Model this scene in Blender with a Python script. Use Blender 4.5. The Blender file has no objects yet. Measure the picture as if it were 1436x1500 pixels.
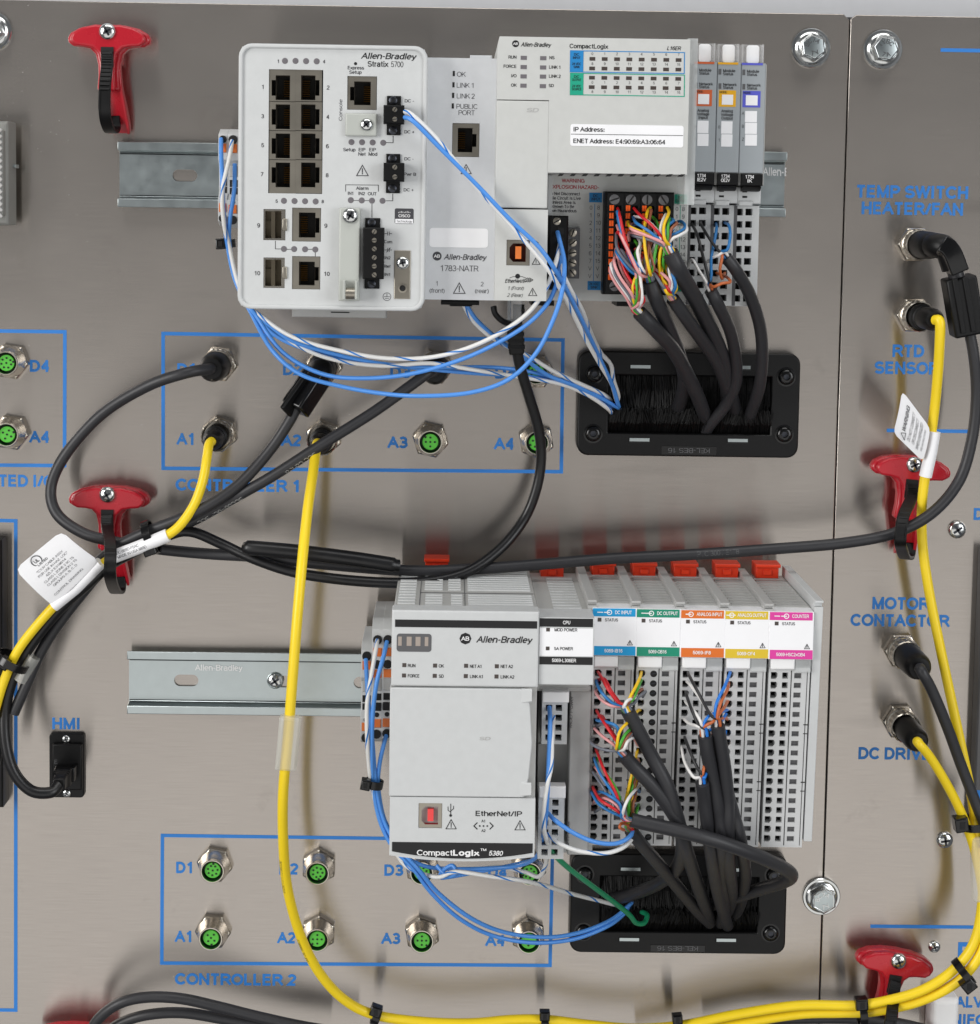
import bpy, bmesh, math, random, zlib, base64, struct
from mathutils import Vector, Matrix
random.seed(7)
SC = bpy.context.scene
COL = SC.collection
S = 0.001                                   # everything below is written in millimetres
R3 = math.radians

# ------------------------------------------------------------------ camera
DIST = 985.0                                # lens to panel, mm
FPX, PPX, PPY = 2700.0, 693.31, 524.80      # focal length and optical centre in photo pixels
YAW, TILT, ROLL = -0.0124, 0.0785, 0.0154
cy_, sy_, ct_, st_, cr_, sr_ = (math.cos(YAW), math.sin(YAW), math.cos(TILT), math.sin(TILT), math.cos(ROLL), math.sin(ROLL))
CAMR = (Matrix(((cr_, -sr_, 0), (sr_, cr_, 0), (0, 0, 1))) @ Matrix(((1, 0, 0), (0, ct_, -st_), (0, st_, ct_)))
        @ Matrix(((1, 0, 0), (0, 0, -1), (0, 1, 0))) @ Matrix(((cy_, sy_, 0), (-sy_, cy_, 0), (0, 0, 1))))
cam = bpy.data.cameras.new('camera')
cam.sensor_fit = 'HORIZONTAL'; cam.sensor_width = 36.0
cam.lens = FPX * 36.0 / 1436.0
cam.shift_x = (718 - PPX) / 1436.0
cam.shift_y = (PPY - 750) / 1436.0
cam.clip_start = 0.02; cam.clip_end = 50
camo = bpy.data.objects.new('camera', cam); COL.objects.link(camo)
rx, dn, fw = CAMR[0], CAMR[1], CAMR[2]
camo.matrix_world = Matrix(((rx[0], -dn[0], -fw[0], 0), (rx[1], -dn[1], -fw[1], -DIST * S), (rx[2], -dn[2], -fw[2], 0), (0, 0, 0, 1)))
SC.camera = camo

# ------------------------------------------------------------------ studio light
world = bpy.data.worlds.new('World'); SC.world = world; world.use_nodes = True
world.node_tree.nodes['Background'].inputs[0].default_value = (0.80, 0.83, 0.88, 1)
world.node_tree.nodes['Background'].inputs[1].default_value = 0.13
def softbox(name, loc, aim, sx, sy, watts, col):
    l = bpy.data.lights.new(name, 'AREA'); l.shape = 'RECTANGLE'; l.size = sx; l.size_y = sy; l.energy = watts; l.color = col
    o = bpy.data.objects.new(name, l); COL.objects.link(o); o.location = loc
    o.rotation_euler = (Vector(aim) - Vector(loc)).to_track_quat('-Z', 'Y').to_euler()
    return o
softbox('key_softbox', (-1.75, -1.5, 0.30), (0, 0, -0.15), 1.0, 1.4, 37, (1.0, 0.985, 0.965))
softbox('fill_softbox', (1.65, -1.6, 0.25), (0, 0, -0.15), 1.0, 1.4, 19, (0.97, 0.985, 1.0))
softbox('added_low_fill', (0.0, -1.75, -0.95), (0, 0, -0.2), 2.6, 1.4, 9.6, (1.0, 0.975, 0.94))  # added low lamp that brightens what the lower panel reflects
softbox('top_softbox', (0.1, -0.75, 1.5), (0, -0.05, -0.1), 1.8, 0.6, 13, (1.0, 0.99, 0.97))
SC.render.engine = 'CYCLES'
SC.cycles.use_denoising = True
SC.cycles.max_bounces = 8; SC.cycles.glossy_bounces = 4; SC.cycles.transparent_max_bounces = 8
SC.cycles.sample_clamp_indirect = 6
SC.view_settings.view_transform = 'Standard'; SC.view_settings.look = 'None'
SC.view_settings.exposure = 0.0; SC.view_settings.gamma = 1.0; SC.view_settings.use_curve_mapping = False

# ------------------------------------------------------------------ a plain sans alphabet drawn as pen strokes
# per letter: advance, then strokes of points (x, y) with cap height 10; an arc is (cx, cy, rx, ry, from, to) in degrees
FONT = {
 'A': (8.0, [[(0.4, 0), (4, 10)], [(4, 10), (7.6, 0)], [(1.7, 3.5), (6.3, 3.5)]]),
 'B': (7.6, [[(1, 0), (1, 10), (4.2, 10), (4.2, 7.65, 2.3, 2.35, 90, -90), (1, 5.3)], [(1, 0), (4.2, 0), (4.2, 2.65, 2.7, 2.65, -90, 90)]]),
 'C': (8.2, [[(4.4, 5, 3.8, 5, 38, 322)]]),
 'D': (8.0, [[(1, 0), (1, 10), (3.6, 10), (3.6, 5, 3.7, 5, 90, -90), (1, 0)]]),
 'E': (7.0, [[(6.4, 10), (1, 10), (1, 0), (6.5, 0)], [(1, 5.3), (6.0, 5.3)]]),
 'F': (6.6, [[(6.3, 10), (1, 10), (1, 0)], [(1, 5.2), (5.7, 5.2)]]),
 'G': (8.6, [[(4.4, 5, 3.8, 5, 38, 360), (8.2, 4.7), (4.8, 4.7)], [(8.2, 4.7), (8.2, 0.4)]]),
 'H': (8.0, [[(1, 0), (1, 10)], [(7, 0), (7, 10)], [(1, 5.2), (7, 5.2)]]),
 'I': (3.0, [[(1.5, 0), (1.5, 10)]]),
 'J': (5.8, [[(4.9, 10), (4.9, 2.6), (2.6, 2.6, 2.3, 2.6, 0, -165)]]),
 'K': (7.6, [[(1, 0), (1, 10)], [(7.0, 10), (1.3, 3.9)], [(3.3, 6.0), (7.3, 0)]]),
 'L': (6.4, [[(1, 10), (1, 0), (6.0, 0)]]),
 'M': (9.4, [[(1, 0), (1, 10)], [(1.2, 10), (4.7, 0)], [(4.7, 0), (8.2, 10)], [(8.4, 10), (8.4, 0)]]),
 'N': (8.2, [[(1, 0), (1, 10)], [(1.2, 10), (7.0, 0)], [(7.2, 0), (7.2, 10)]]),
 'O': (8.8, [[(4.4, 5, 3.9, 5, 90, 450)]]),
 'P': (7.4, [[(1, 0), (1, 10), (4.2, 10), (4.2, 7.2, 2.6, 2.8, 90, -90), (1, 4.4)]]),
 'Q': (8.8, [[(4.4, 5, 3.9, 5, 90, 450)], [(5.0, 2.4), (8.2, -0.6)]]),
 'R': (8.0, [[(1, 0), (1, 10), (4.4, 10), (4.4, 7.4, 2.6, 2.6, 90, -90), (1, 4.8)], [(4.6, 4.8), (7.4, 0)]]),
 'S': (7.4, [[(3.7, 7.45, 2.9, 2.55, 25, 255), (4.1, 5.1), (3.7, 2.6, 3.1, 2.6, 75, -160)]]),
 'T': (7.0, [[(0.3, 10), (6.7, 10)], [(3.5, 10), (3.5, 0)]]),
 'U': (8.0, [[(1, 10), (1, 3.2), (4, 3.2, 3, 3.2, 180, 360), (7, 10)]]),
 'V': (7.6, [[(0.4, 10), (3.8, 0)], [(3.8, 0), (7.2, 10)]]),
 'W': (10.8, [[(0.4, 10), (2.9, 0)], [(2.9, 0), (5.4, 10)], [(5.4, 10), (7.9, 0)], [(7.9, 0), (10.4, 10)]]),
 'X': (7.6, [[(0.5, 10), (7.1, 0)], [(7.1, 10), (0.5, 0)]]),
 'Y': (7.6, [[(0.4, 10), (3.8, 4.2)], [(3.8, 4.2), (7.2, 10)], [(3.8, 4.8), (3.8, 0)]]),
 'Z': (7.0, [[(0.7, 10), (6.3, 10), (0.5, 0), (6.5, 0)]]),
 '0': (6.6, [[(3.3, 5, 2.6, 5, 90, 450)]]),
 '1': (6.6, [[(1.2, 7.6), (3.9, 9.6)], [(3.9, 10), (3.9, 0)]]),
 '2': (6.6, [[(3.2, 7.4, 2.5, 2.6, 165, -30), (0.7, 0), (6.0, 0)]]),
 '3': (6.6, [[(3.1, 7.5, 2.3, 2.5, 155, -90)], [(3.1, 5.1), (3.1, 2.6, 2.7, 2.6, 90, -155)]]),
 '4': (6.6, [[(4.7, 0), (4.7, 10)], [(4.5, 10), (0.6, 3.0)], [(0.3, 2.8), (6.3, 2.8)]]),
 '5': (6.6, [[(5.6, 10), (1.6, 10), (1.0, 4.9), (3.2, 3.1, 2.6, 3.1, 130, -155)]]),
 '6': (6.6, [[(3.3, 3.1, 2.6, 3.1, 90, 450)], [(5.4, 8.6), (3.6, 6.3, 2.9, 3.7, 60, 180), (0.7, 3.1)]]),
 '7': (6.6, [[(0.7, 10), (6.0, 10), (2.4, 0)]]),
 '8': (6.6, [[(3.3, 7.6, 2.2, 2.4, 90, 450)], [(3.3, 2.65, 2.6, 2.65, 90, 450)]]),
 '9': (6.6, [[(3.3, 6.9, 2.6, 3.1, 90, 450)], [(1.2, 1.4), (3.0, 3.7, 2.9, 3.7, 240, 360), (5.9, 6.9)]]),
 'a': (6.4, [[(0.8, 5.6), (3.0, 5.2, 2.2, 2.0, 150, 0), (5.2, 0)], [(5.2, 4.2), (2.7, 4.0), (2.6, 2.0, 2.0, 2.0, 90, 300), (5.2, 1.8)]]),
 'b': (6.6, [[(0.9, 0), (0.9, 10)], [(3.4, 3.6, 2.5, 3.6, 90, 450)]]),
 'c': (5.9, [[(3.2, 3.6, 2.6, 3.6, 45, 315)]]),
 'd': (6.6, [[(5.7, 0), (5.7, 10)], [(3.2, 3.6, 2.5, 3.6, 90, 450)]]),
 'e': (6.4, [[(0.6, 3.8), (5.7, 3.8), (3.2, 3.6, 2.6, 3.6, 3, 315)]]),
 'f': (3.8, [[(3.6, 10), (3.2, 8.4, 1.4, 1.6, 90, 180), (1.8, 0)], [(0.3, 7.2), (3.5, 7.2)]]),
 'g': (6.6, [[(3.2, 3.7, 2.5, 3.5, 90, 450)], [(5.7, 7.2), (5.7, -0.6), (3.2, -0.6, 2.5, 2.3, 0, -155)]]),
 'h': (6.5, [[(0.9, 0), (0.9, 10)], [(0.9, 4.6), (3.3, 4.6, 2.4, 2.6, 180, 0), (5.7, 0)]]),
 'i': (2.6, [[(1.3, 0), (1.3, 6.8)], [(1.3, 9.6), (1.3, 10.2)]]),
 'j': (2.6, [[(1.3, 7.2), (1.3, -1.4), (0.2, -2.6)], [(1.3, 9.2), (1.3, 10.2)]]),
 'k': (6.0, [[(0.9, 0), (0.9, 10)], [(5.3, 7.2), (1.0, 2.8)], [(2.6, 4.4), (5.6, 0)]]),
 'l': (2.6, [[(1.3, 0), (1.3, 10)]]),
 'm': (9.8, [[(0.9, 0), (0.9, 7.2)], [(0.9, 5.2), (2.9, 5.2, 2.0, 2.0, 180, 0), (4.9, 0)], [(4.9, 5.2), (6.9, 5.2, 2.0, 2.0, 180, 0), (8.9, 0)]]),
 'n': (6.5, [[(0.9, 0), (0.9, 7.2)], [(0.9, 4.6), (3.3, 4.6, 2.4, 2.6, 180, 0), (5.7, 0)]]),
 'o': (6.5, [[(3.25, 3.6, 2.65, 3.6, 90, 450)]]),
 'p': (6.6, [[(0.9, -2.8), (0.9, 7.2)], [(3.4, 3.6, 2.5, 3.6, 90, 450)]]),
 'q': (6.6, [[(5.7, -2.8), (5.7, 7.2)], [(3.2, 3.6, 2.5, 3.6, 90, 450)]]),
 'r': (4.1, [[(0.9, 0), (0.9, 7.2)], [(0.9, 4.8), (3.0, 4.8, 2.1, 2.3, 180, 75)]]),
 's': (5.9, [[(2.95, 5.4, 2.1, 1.8, 30, 250), (3.2, 3.7), (2.95, 1.9, 2.3, 1.9, 75, -160)]]),
 't': (3.8, [[(1.8, 9.4), (1.8, 1.6), (3.3, 1.6, 1.5, 1.6, 180, 270)], [(0.3, 7.2), (3.4, 7.2)]]),
 'u': (6.5, [[(0.9, 7.2), (0.9, 2.6), (3.2, 2.6, 2.3, 2.6, 180, 360)], [(5.6, 7.2), (5.6, 0)]]),
 'v': (6.0, [[(0.4, 7.2), (3.0, 0)], [(3.0, 0), (5.6, 7.2)]]),
 'w': (8.6, [[(0.4, 7.2), (2.3, 0)], [(2.3, 0), (4.3, 7.2)], [(4.3, 7.2), (6.3, 0)], [(6.3, 0), (8.2, 7.2)]]),
 'x': (6.0, [[(0.5, 7.2), (5.5, 0)], [(5.5, 7.2), (0.5, 0)]]),
 'y': (6.0, [[(0.4, 7.2), (3.1, 0.2)], [(5.6, 7.2), (2.4, -2.2), (0.8, -2.6)]]),
 'z': (5.8, [[(0.7, 7.2), (5.1, 7.2), (0.6, 0), (5.3, 0)]]),
 '-': (4.2, [[(0.6, 3.9), (3.6, 3.9)]]), '+': (6.8, [[(0.8, 4.4), (6.0, 4.4)], [(3.4, 1.8), (3.4, 7.0)]]),
 '/': (4.0, [[(0.2, -0.5), (3.8, 10.3)]]), ':': (2.8, [[(1.4, 0), (1.4, 1.1)], [(1.4, 5.6), (1.4, 6.7)]]), '.': (2.8, [[(1.4, 0), (1.4, 1.1)]]),
 ',': (2.8, [[(1.4, 1.0), (0.9, -1.6)]]), '(': (3.6, [[(6.0, 3.8, 4.8, 6.8, 125, 235)]]), ')': (3.6, [[(-2.4, 3.8, 4.8, 6.8, 55, -55)]]), '"': (4.0, [[(1, 10), (1, 7)], [(2.8, 10), (2.8, 7)]]),
}
def _stroke(st):
    out = []
    for p in st:
        if len(p) == 2: out.append(p)
        else:
            mid_x, mid_y, rad_x, rad_y, start, end = p
            span = abs(end - start)
            steps = round(span / 17.5)
            steps = max(steps, 4)
            for k in range(steps + 1):
                turn = math.radians(start + (end - start) * k / steps)
                out.append((mid_x + rad_x * math.cos(turn), mid_y + rad_y * math.sin(turn)))
    o2 = [out[0]]
    for p in out[1:]:
        if math.hypot(p[0] - o2[-1][0], p[1] - o2[-1][1]) > .05: o2.append(p)
    return o2
_GC = {}
def glyph(ch, bold):
    """letter as flat strips: advance, vertices (x, y, layer), faces; cap height 1"""
    if (ch, bold) in _GC: return _GC[(ch, bold)]
    adv, strokes = FONT[ch]; tw = (1.0, 1.6, 2.2)[bold]; h = tw / 2; vs, fs = [], []
    low_y, high_y = 99.0, -99.0
    for li, st in enumerate(strokes):
        P = [(x, h + y * (10 - tw) / 10) for x, y in _stroke(st)]; n = len(P)
        closed = n > 3 and math.hypot(P[0][0] - P[-1][0], P[0][1] - P[-1][1]) < .05; b = len(vs)
        for i in range(n):
            a = P[i - 1] if i else (P[-2] if closed else None); c = P[i + 1] if i < n - 1 else (P[1] if closed else None); q = P[i]
            d1 = (q[0] - a[0], q[1] - a[1]) if a else None; d2 = (c[0] - q[0], c[1] - q[1]) if c else None
            d1 = d1 or d2; d2 = d2 or d1
            l1, l2 = math.hypot(*d1), math.hypot(*d2); n1 = (-d1[1] / l1, d1[0] / l1); n2 = (-d2[1] / l2, d2[0] / l2)
            mx, my = n1[0] + n2[0], n1[1] + n2[1]; ml = math.hypot(mx, my) or 1; mx, my = mx / ml, my / ml
            k = h / max(.42, mx * n1[0] + my * n1[1])
            lay = li + .9 * i / n
            vs += [(q[0] + mx * k, q[1] + my * k, lay), (q[0] - mx * k, q[1] - my * k, lay)]
        low_y = min([low_y] + [q[1] - h for q in P]); high_y = max([high_y] + [q[1] + h for q in P])
        # stroke ends that lie on the cap or base line reach the line
        for i in range(n - 1): fs.append((b + 2 * i, b + 2 * i + 1, b + 2 * i + 3, b + 2 * i + 2))
        if not closed:
            for e, o in ((0, 1), (n - 1, n - 2)):
                dx, dy = P[e][0] - P[o][0], P[e][1] - P[o][1]; l = math.hypot(dx, dy)
                if abs(dy) / l > .5 and (abs(P[e][1] - h) < .02 or abs(P[e][1] - (10 - h)) < .02 or abs(dx) < .01):
                    for s in (0, 1):
                        v = vs[b + 2 * e + s]; vs[b + 2 * e + s] = (v[0] + dx / l * h, v[1] + dy / l * h, v[2])
    vs = [(x / 10, min(max(y, low_y), high_y) / 10, l) for x, y, l in vs]
    _GC[(ch, bold)] = (adv / 10 + (.0, .05, .12)[bold], vs, fs); return _GC[(ch, bold)]

# ------------------------------------------------------------------ geometry helpers
def I(px, py, d=0.0):
    """photo pixel at a distance d (mm) in front of the panel -> panel x, z in mm"""
    a, b = (px - PPX) / FPX, (py - PPY) / FPX
    r = [CAMR[0][k] * a + CAMR[1][k] * b + CAMR[2][k] for k in range(3)]
    t = (DIST - d) / r[1]
    return (t * r[0], t * r[2])
def W(px, py, d):
    x, z = I(px, py, d); return Vector((x, d, z))
def K(d): return (DIST - d) / FPX * 1.004        # mm per photo pixel at depth d
def B(x0, y0, x1, y1, d):
    a = I(x0, y0, d); b = I(x1, y1, d)
    return (min(a[0], b[0]), max(a[0], b[0]), min(a[1], b[1]), max(a[1], b[1]))

class MB:
    def __init__(s): s.v = []; s.f = []; s.m = []; s.uv = {}; s.runs = []
    def add(s, vs, fs, mi=0):
        b = len(s.v); s.v += [tuple(v) for v in vs]
        for f in fs: s.f.append(tuple(b + i for i in f)); s.m.append(mi)
        return b
    def box(s, x0, x1, z0, z1, d0, d1, mi=0, ch=0.0, back=True):
        c = min(ch, (x1 - x0) * .45, (z1 - z0) * .45, (d1 - d0) * .9)
        if c <= 0:
            s.add([(x0, d0, z0), (x1, d0, z0), (x1, d0, z1), (x0, d0, z1), (x0, d1, z0), (x1, d1, z0), (x1, d1, z1), (x0, d1, z1)],
                  ([(3, 2, 1, 0)] if back else []) + [(4, 5, 6, 7), (0, 1, 5, 4), (1, 2, 6, 5), (2, 3, 7, 6), (3, 0, 4, 7)], mi)
        else:
            e = d1 - c
            s.add([(x0, d0, z0), (x1, d0, z0), (x1, d0, z1), (x0, d0, z1), (x0, e, z0), (x1, e, z0), (x1, e, z1), (x0, e, z1),
                   (x0 + c, d1, z0 + c), (x1 - c, d1, z0 + c), (x1 - c, d1, z1 - c), (x0 + c, d1, z1 - c)],
                  [(3, 2, 1, 0), (8, 9, 10, 11), (0, 1, 5, 4), (1, 2, 6, 5), (2, 3, 7, 6), (3, 0, 4, 7), (4, 5, 9, 8), (5, 6, 10, 9), (6, 7, 11, 10), (7, 4, 8, 11)], mi)
        return s
    def pbox(s, x0, y0, x1, y1, d0, d1, mi=0, ch=0.0):
        return s.box(*B(x0, y0, x1, y1, d1), d0, d1, mi, ch)
    def rect(s, x0, x1, z0, z1, d, mi=0):
        s.add([(x0, d, z0), (x1, d, z0), (x1, d, z1), (x0, d, z1)], [(0, 1, 2, 3)], mi); return s
    def prect(s, x0, y0, x1, y1, d, mi=0): return s.rect(*B(x0, y0, x1, y1, d), d, mi)
    def prism(s, pts, d0, d1, mi=0):
        n = len(pts)
        s.add([(p[0], d0, p[1]) for p in pts] + [(p[0], d1, p[1]) for p in pts],
              [tuple(range(n))[::-1], tuple(range(n, 2 * n))] + [(i, (i + 1) % n, n + (i + 1) % n, n + i) for i in range(n)], mi); return s
    def xprism(s, pts, x0, x1, mi=0):            # outline given as (d, z), swept along x
        n = len(pts)
        s.add([(x0, p[0], p[1]) for p in pts] + [(x1, p[0], p[1]) for p in pts],
              [tuple(range(n)), tuple(range(n, 2 * n))[::-1]] + [(i, (i + 1) % n, n + (i + 1) % n, n + i) for i in range(n)], mi); return s
    def ring(s, outer, inner, d0, d1, mi=0):     # frame between two outlines of equal length
        n = len(outer)
        vs = [(p[0], d0, p[1]) for p in outer] + [(p[0], d0, p[1]) for p in inner] + [(p[0], d1, p[1]) for p in outer] + [(p[0], d1, p[1]) for p in inner]
        fs = []
        for i in range(n):
            j = (i + 1) % n
            fs += [(2 * n + i, 2 * n + j, 3 * n + j, 3 * n + i), (i, n + i, n + j, j), (i, j, 2 * n + j, 2 * n + i), (n + i, 3 * n + i, 3 * n + j, n + j)]
        s.add(vs, fs, mi); return s
    def plate(s, x0, x1, z0, z1, d, holes, mi=0, d0=None):
        """front face at depth d with rectangular wells; holes = (x0,x1,z0,z1,depth,wall material,floor material)"""
        xs = sorted(set([round(x0, 4), round(x1, 4)] + [round(min(max(h[k], x0), x1), 4) for h in holes for k in (0, 1)]))
        zs = sorted(set([round(z0, 4), round(z1, 4)] + [round(min(max(h[k], z0), z1), 4) for h in holes for k in (2, 3)]))
        idx = {}
        def V(i, j):
            if (i, j) not in idx: idx[(i, j)] = len(s.v); s.v.append((xs[i], d, zs[j]))
            return idx[(i, j)]
        for i in range(len(xs) - 1):
            for j in range(len(zs) - 1):
                cx, cz = (xs[i] + xs[i + 1]) / 2, (zs[j] + zs[j + 1]) / 2
                if any(h[0] < cx < h[1] and h[2] < cz < h[3] for h in holes): continue
                s.f.append((V(i, j), V(i + 1, j), V(i + 1, j + 1), V(i, j + 1))); s.m.append(mi)
        for h in holes:
            a, b, c, e, dep, wm, fm = h; q = d - dep
            s.add([(a, d, c), (b, d, c), (b, d, e), (a, d, e), (a, q, c), (b, q, c), (b, q, e), (a, q, e)],
                  [(0, 1, 5, 4), (1, 2, 6, 5), (2, 3, 7, 6), (3, 0, 4, 7)], wm)
            s.add([(a, q, c), (b, q, c), (b, q, e), (a, q, e)], [(0, 1, 2, 3)], fm)
        if d0 is not None:
            s.add([(x0, d0, z0), (x1, d0, z0), (x1, d0, z1), (x0, d0, z1), (x0, d, z0), (x1, d, z0), (x1, d, z1), (x0, d, z1)],
                  [(0, 1, 5, 4), (1, 2, 6, 5), (2, 3, 7, 6), (3, 0, 4, 7)], mi)
        return s
    def lathe(s, c, prof, n=20, mi=0, axis=(0, 1, 0), a0=0.0, mis=None, cap=True):
        """prof = (radius, height along axis); c = (x, d, z)"""
        ax = Vector(axis).normalized(); c = Vector(c)
        u = Vector((1, 0, 0)) if abs(ax.x) < .9 else Vector((0, 0, 1))
        u = (u - ax * u.dot(ax)).normalized(); w = ax.cross(u)
        b = len(s.v)
        for r, h in prof:
            for k in range(n):
                t = a0 + 2 * math.pi * k / n
                s.v.append(tuple(c + ax * h + u * (r * math.cos(t)) + w * (r * math.sin(t))))
        for i in range(len(prof) - 1):
            for k in range(n):
                j = (k + 1) % n
                s.f.append((b + i * n + k, b + i * n + j, b + (i + 1) * n + j, b + (i + 1) * n + k)); s.m.append(mis[i] if mis else mi)
        if cap:
            s.f.append(tuple(b + (len(prof) - 1) * n + k for k in range(n))); s.m.append(mis[-1] if mis else mi)
        return s
    def disc(s, x, z, d, r, n=14, mi=0, sx=1.0):
        s.add([(x + sx * r * math.cos(2 * math.pi * k / n), d, z + r * math.sin(2 * math.pi * k / n)) for k in range(n)], [tuple(range(n))], mi); return s
    def tube(s, pts, r, n=10, mi=0, caps=True):
        """swept round section with uv (angle, length mm); r may be a list"""
        pts = [Vector(p) for p in pts]; m = len(pts)
        t = [(pts[min(i + 1, m - 1)] - pts[max(i - 1, 0)]).normalized() for i in range(m)]
        u = Vector((0.13, 0.9, 0.41)); u = (u - t[0] * u.dot(t[0])).normalized()
        b = len(s.v); L = 0; ls = []
        for i in range(m):
            u = (u - t[i] * u.dot(t[i])).normalized(); w = t[i].cross(u)
            rr = r[i] if isinstance(r, (list, tuple)) else r
            if i: L += (pts[i] - pts[i - 1]).length
            ls.append(L)
            for k in range(n):
                a = 2 * math.pi * k / n
                s.v.append(tuple(pts[i] + u * (rr * math.cos(a)) + w * (rr * math.sin(a))))
        for i in range(m - 1):
            for k in range(n):
                j = (k + 1) % n
                s.uv[len(s.f)] = ((k / n, ls[i]), ((k + 1) / n, ls[i]), ((k + 1) / n, ls[i + 1]), (k / n, ls[i + 1]))
                s.f.append((b + i * n + k, b + i * n + j, b + (i + 1) * n + j, b + (i + 1) * n + k)); s.m.append(mi)
        if caps:
            s.f.append(tuple(b + k for k in range(n))[::-1]); s.m.append(mi)
            s.f.append(tuple(b + (m - 1) * n + k for k in range(n))); s.m.append(mi)
        return s
    def ribbon(s, pts, w, th, mi=0, side=(1, 0, 0)):
        pts = [Vector(p) for p in pts]; m = len(pts); sd = Vector(side).normalized(); b = len(s.v)
        for i in range(m):
            t = (pts[min(i + 1, m - 1)] - pts[max(i - 1, 0)]).normalized()
            sv = (sd - t * sd.dot(t)).normalized(); nn = t.cross(sv)
            for a, c in ((-1, -1), (1, -1), (1, 1), (-1, 1)): s.v.append(tuple(pts[i] + sv * (a * w / 2) + nn * (c * th / 2)))
        for i in range(m - 1):
            for k in range(4):
                j = (k + 1) % 4; s.f.append((b + 4 * i + k, b + 4 * i + j, b + 4 * i + 4 + j, b + 4 * i + 4 + k)); s.m.append(mi)
        s.f += [(b, b + 1, b + 2, b + 3), (b + 4 * m - 4, b + 4 * m - 3, b + 4 * m - 2, b + 4 * m - 1)]; s.m += [mi, mi]
        return s
    def xf(s, fn, start=0):
        s.v[start:] = [tuple(fn(Vector(v))) for v in s.v[start:]]; return s

def smooth(pts, n=6):
    """Catmull-Rom through the points"""
    P = [Vector(p) for p in pts]; out = []
    for i in range(len(P) - 1):
        p0 = P[i - 1] if i else P[0] * 2 - P[1]; p1, p2 = P[i], P[i + 1]
        p3 = P[i + 2] if i + 2 < len(P) else P[-1] * 2 - P[-2]
        for k in range(n):
            t = k / n
            out.append(0.5 * ((2 * p1) + (p2 - p0) * t + (2 * p0 - 5 * p1 + 4 * p2 - p3) * t * t + (3 * p1 - p0 - 3 * p2 + p3) * t ** 3))
    out.append(P[-1]); return out
def path(pp, n=6): return smooth([W(*p) for p in pp], n)
def rrect(x0, x1, z0, z1, r, n=5):
    out = []
    for cx, cz, a in ((x1 - r, z1 - r, 0), (x0 + r, z1 - r, 90), (x0 + r, z0 + r, 180), (x1 - r, z0 + r, 270)):
        for k in range(n + 1):
            t = R3(a + 90 * k / n); out.append((cx + r * math.cos(t), cz + r * math.sin(t)))
    return out

def mesh_of(mb, mats, origin=(0, 0, 0), sharp=38, flip=False):
    me = bpy.data.meshes.new('mesh')
    ox, od, oz = origin
    me.from_pydata([((v[0] - ox) * S, -(v[1] - od) * S, (v[2] - oz) * S) for v in mb.v], [], mb.f)
    for m in mats: me.materials.append(m)
    if len(mats) > 1: me.polygons.foreach_set('material_index', mb.m)
    if mb.uv:
        ul = me.uv_layers.new(name='UVMap')
        for fi, uvs in mb.uv.items():
            p = me.polygons[fi]
            for k, li in enumerate(p.loop_indices): ul.data[li].uv = uvs[k]
    if sharp:
        bm = bmesh.new(); bm.from_mesh(me); bmesh.ops.recalc_face_normals(bm, faces=bm.faces[:]); bm.to_mesh(me); bm.free()
        me.polygons.foreach_set('use_smooth', [True] * len(me.polygons)); me.set_sharp_from_angle(angle=R3(sharp))
    return me
def obj(name, mb, mats, parent=None, sharp=38, bevel=0.0, kind=None, label=None, segs=2):
    if not isinstance(mats, (list, tuple)): mats = [mats]
    org = parent_origin(parent)
    me = mesh_of(mb, mats, org, sharp); me.name = name
    o = bpy.data.objects.new(name, me); COL.objects.link(o)
    if parent: o.parent = parent
    if bevel:
        b = o.modifiers.new('bevel', 'BEVEL'); b.width = bevel * S; b.segments = segs; b.limit_method = 'ANGLE'; b.angle_limit = R3(40); b.use_clamp_overlap = True
    if kind: o['kind'] = kind
    if label: o['label'] = label
    return o
ORIG = {}
def parent_origin(p):
    while p:
        if p.name in ORIG: return ORIG[p.name]
        p = p.parent
    return (0, 0, 0)
def thing(name, label, cat, at, group=None):
    o = bpy.data.objects.new(name, None); COL.objects.link(o); o.empty_display_size = .01
    o.location = (at[0] * S, -at[1] * S, at[2] * S); ORIG[o.name] = tuple(at)
    o['label'] = label; o['category'] = cat
    if group: o['group'] = group
    return o
def single(name, mb, mats, label, cat, group=None, **k):
    """a thing that is one mesh, its origin moved to its first point"""
    o = obj(name, mb, mats, None, **k)
    a = o.data.vertices[0].co.copy(); o.data.transform(Matrix.Translation(-a)); o.location = a
    o['label'] = label; o['category'] = cat
    if group: o['group'] = group
    return o

# ------------------------------------------------------------------ lettering
def glyph_run(text, bold):
    x = 0; vs = []; ts = []
    for ch in text:
        if ch == ' ': x += .33; continue
        adv, v, t = glyph(ch, bold); b = len(vs)
        vs += [(x + p[0], p[1], p[2]) for p in v]; ts += [tuple(b + i for i in q) for q in t]; x += adv
    return vs, ts, x
def T(mb, text, px, py, d, h, w=None, bold=0, al='c', it=0.0, mi=0, rot=0.0):
    """lettering on a plane at depth d; px,py = middle (c), left (l) or right (r) of the line at half cap height"""
    vs, ts, L = glyph_run(text, bold); k = K(d); sh = h * k; sx = sh if w is None else w * k / L
    x, z = I(px, py, d)
    off = {'c': -L / 2, 'l': 0, 'r': -L}[al]; ca, sa = math.cos(R3(rot)), math.sin(R3(rot))
    out = []
    for a, c, l in vs:
        u = (a + off) * sx + it * (c - .5) * sh; q = (c - .5) * sh
        out.append((x + u * ca - q * sa, d + .03 * l, z + u * sa + q * ca))
    mb.runs.append((len(mb.v), len(mb.f), h)); mb.add(out, ts, mi); return mb
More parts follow.
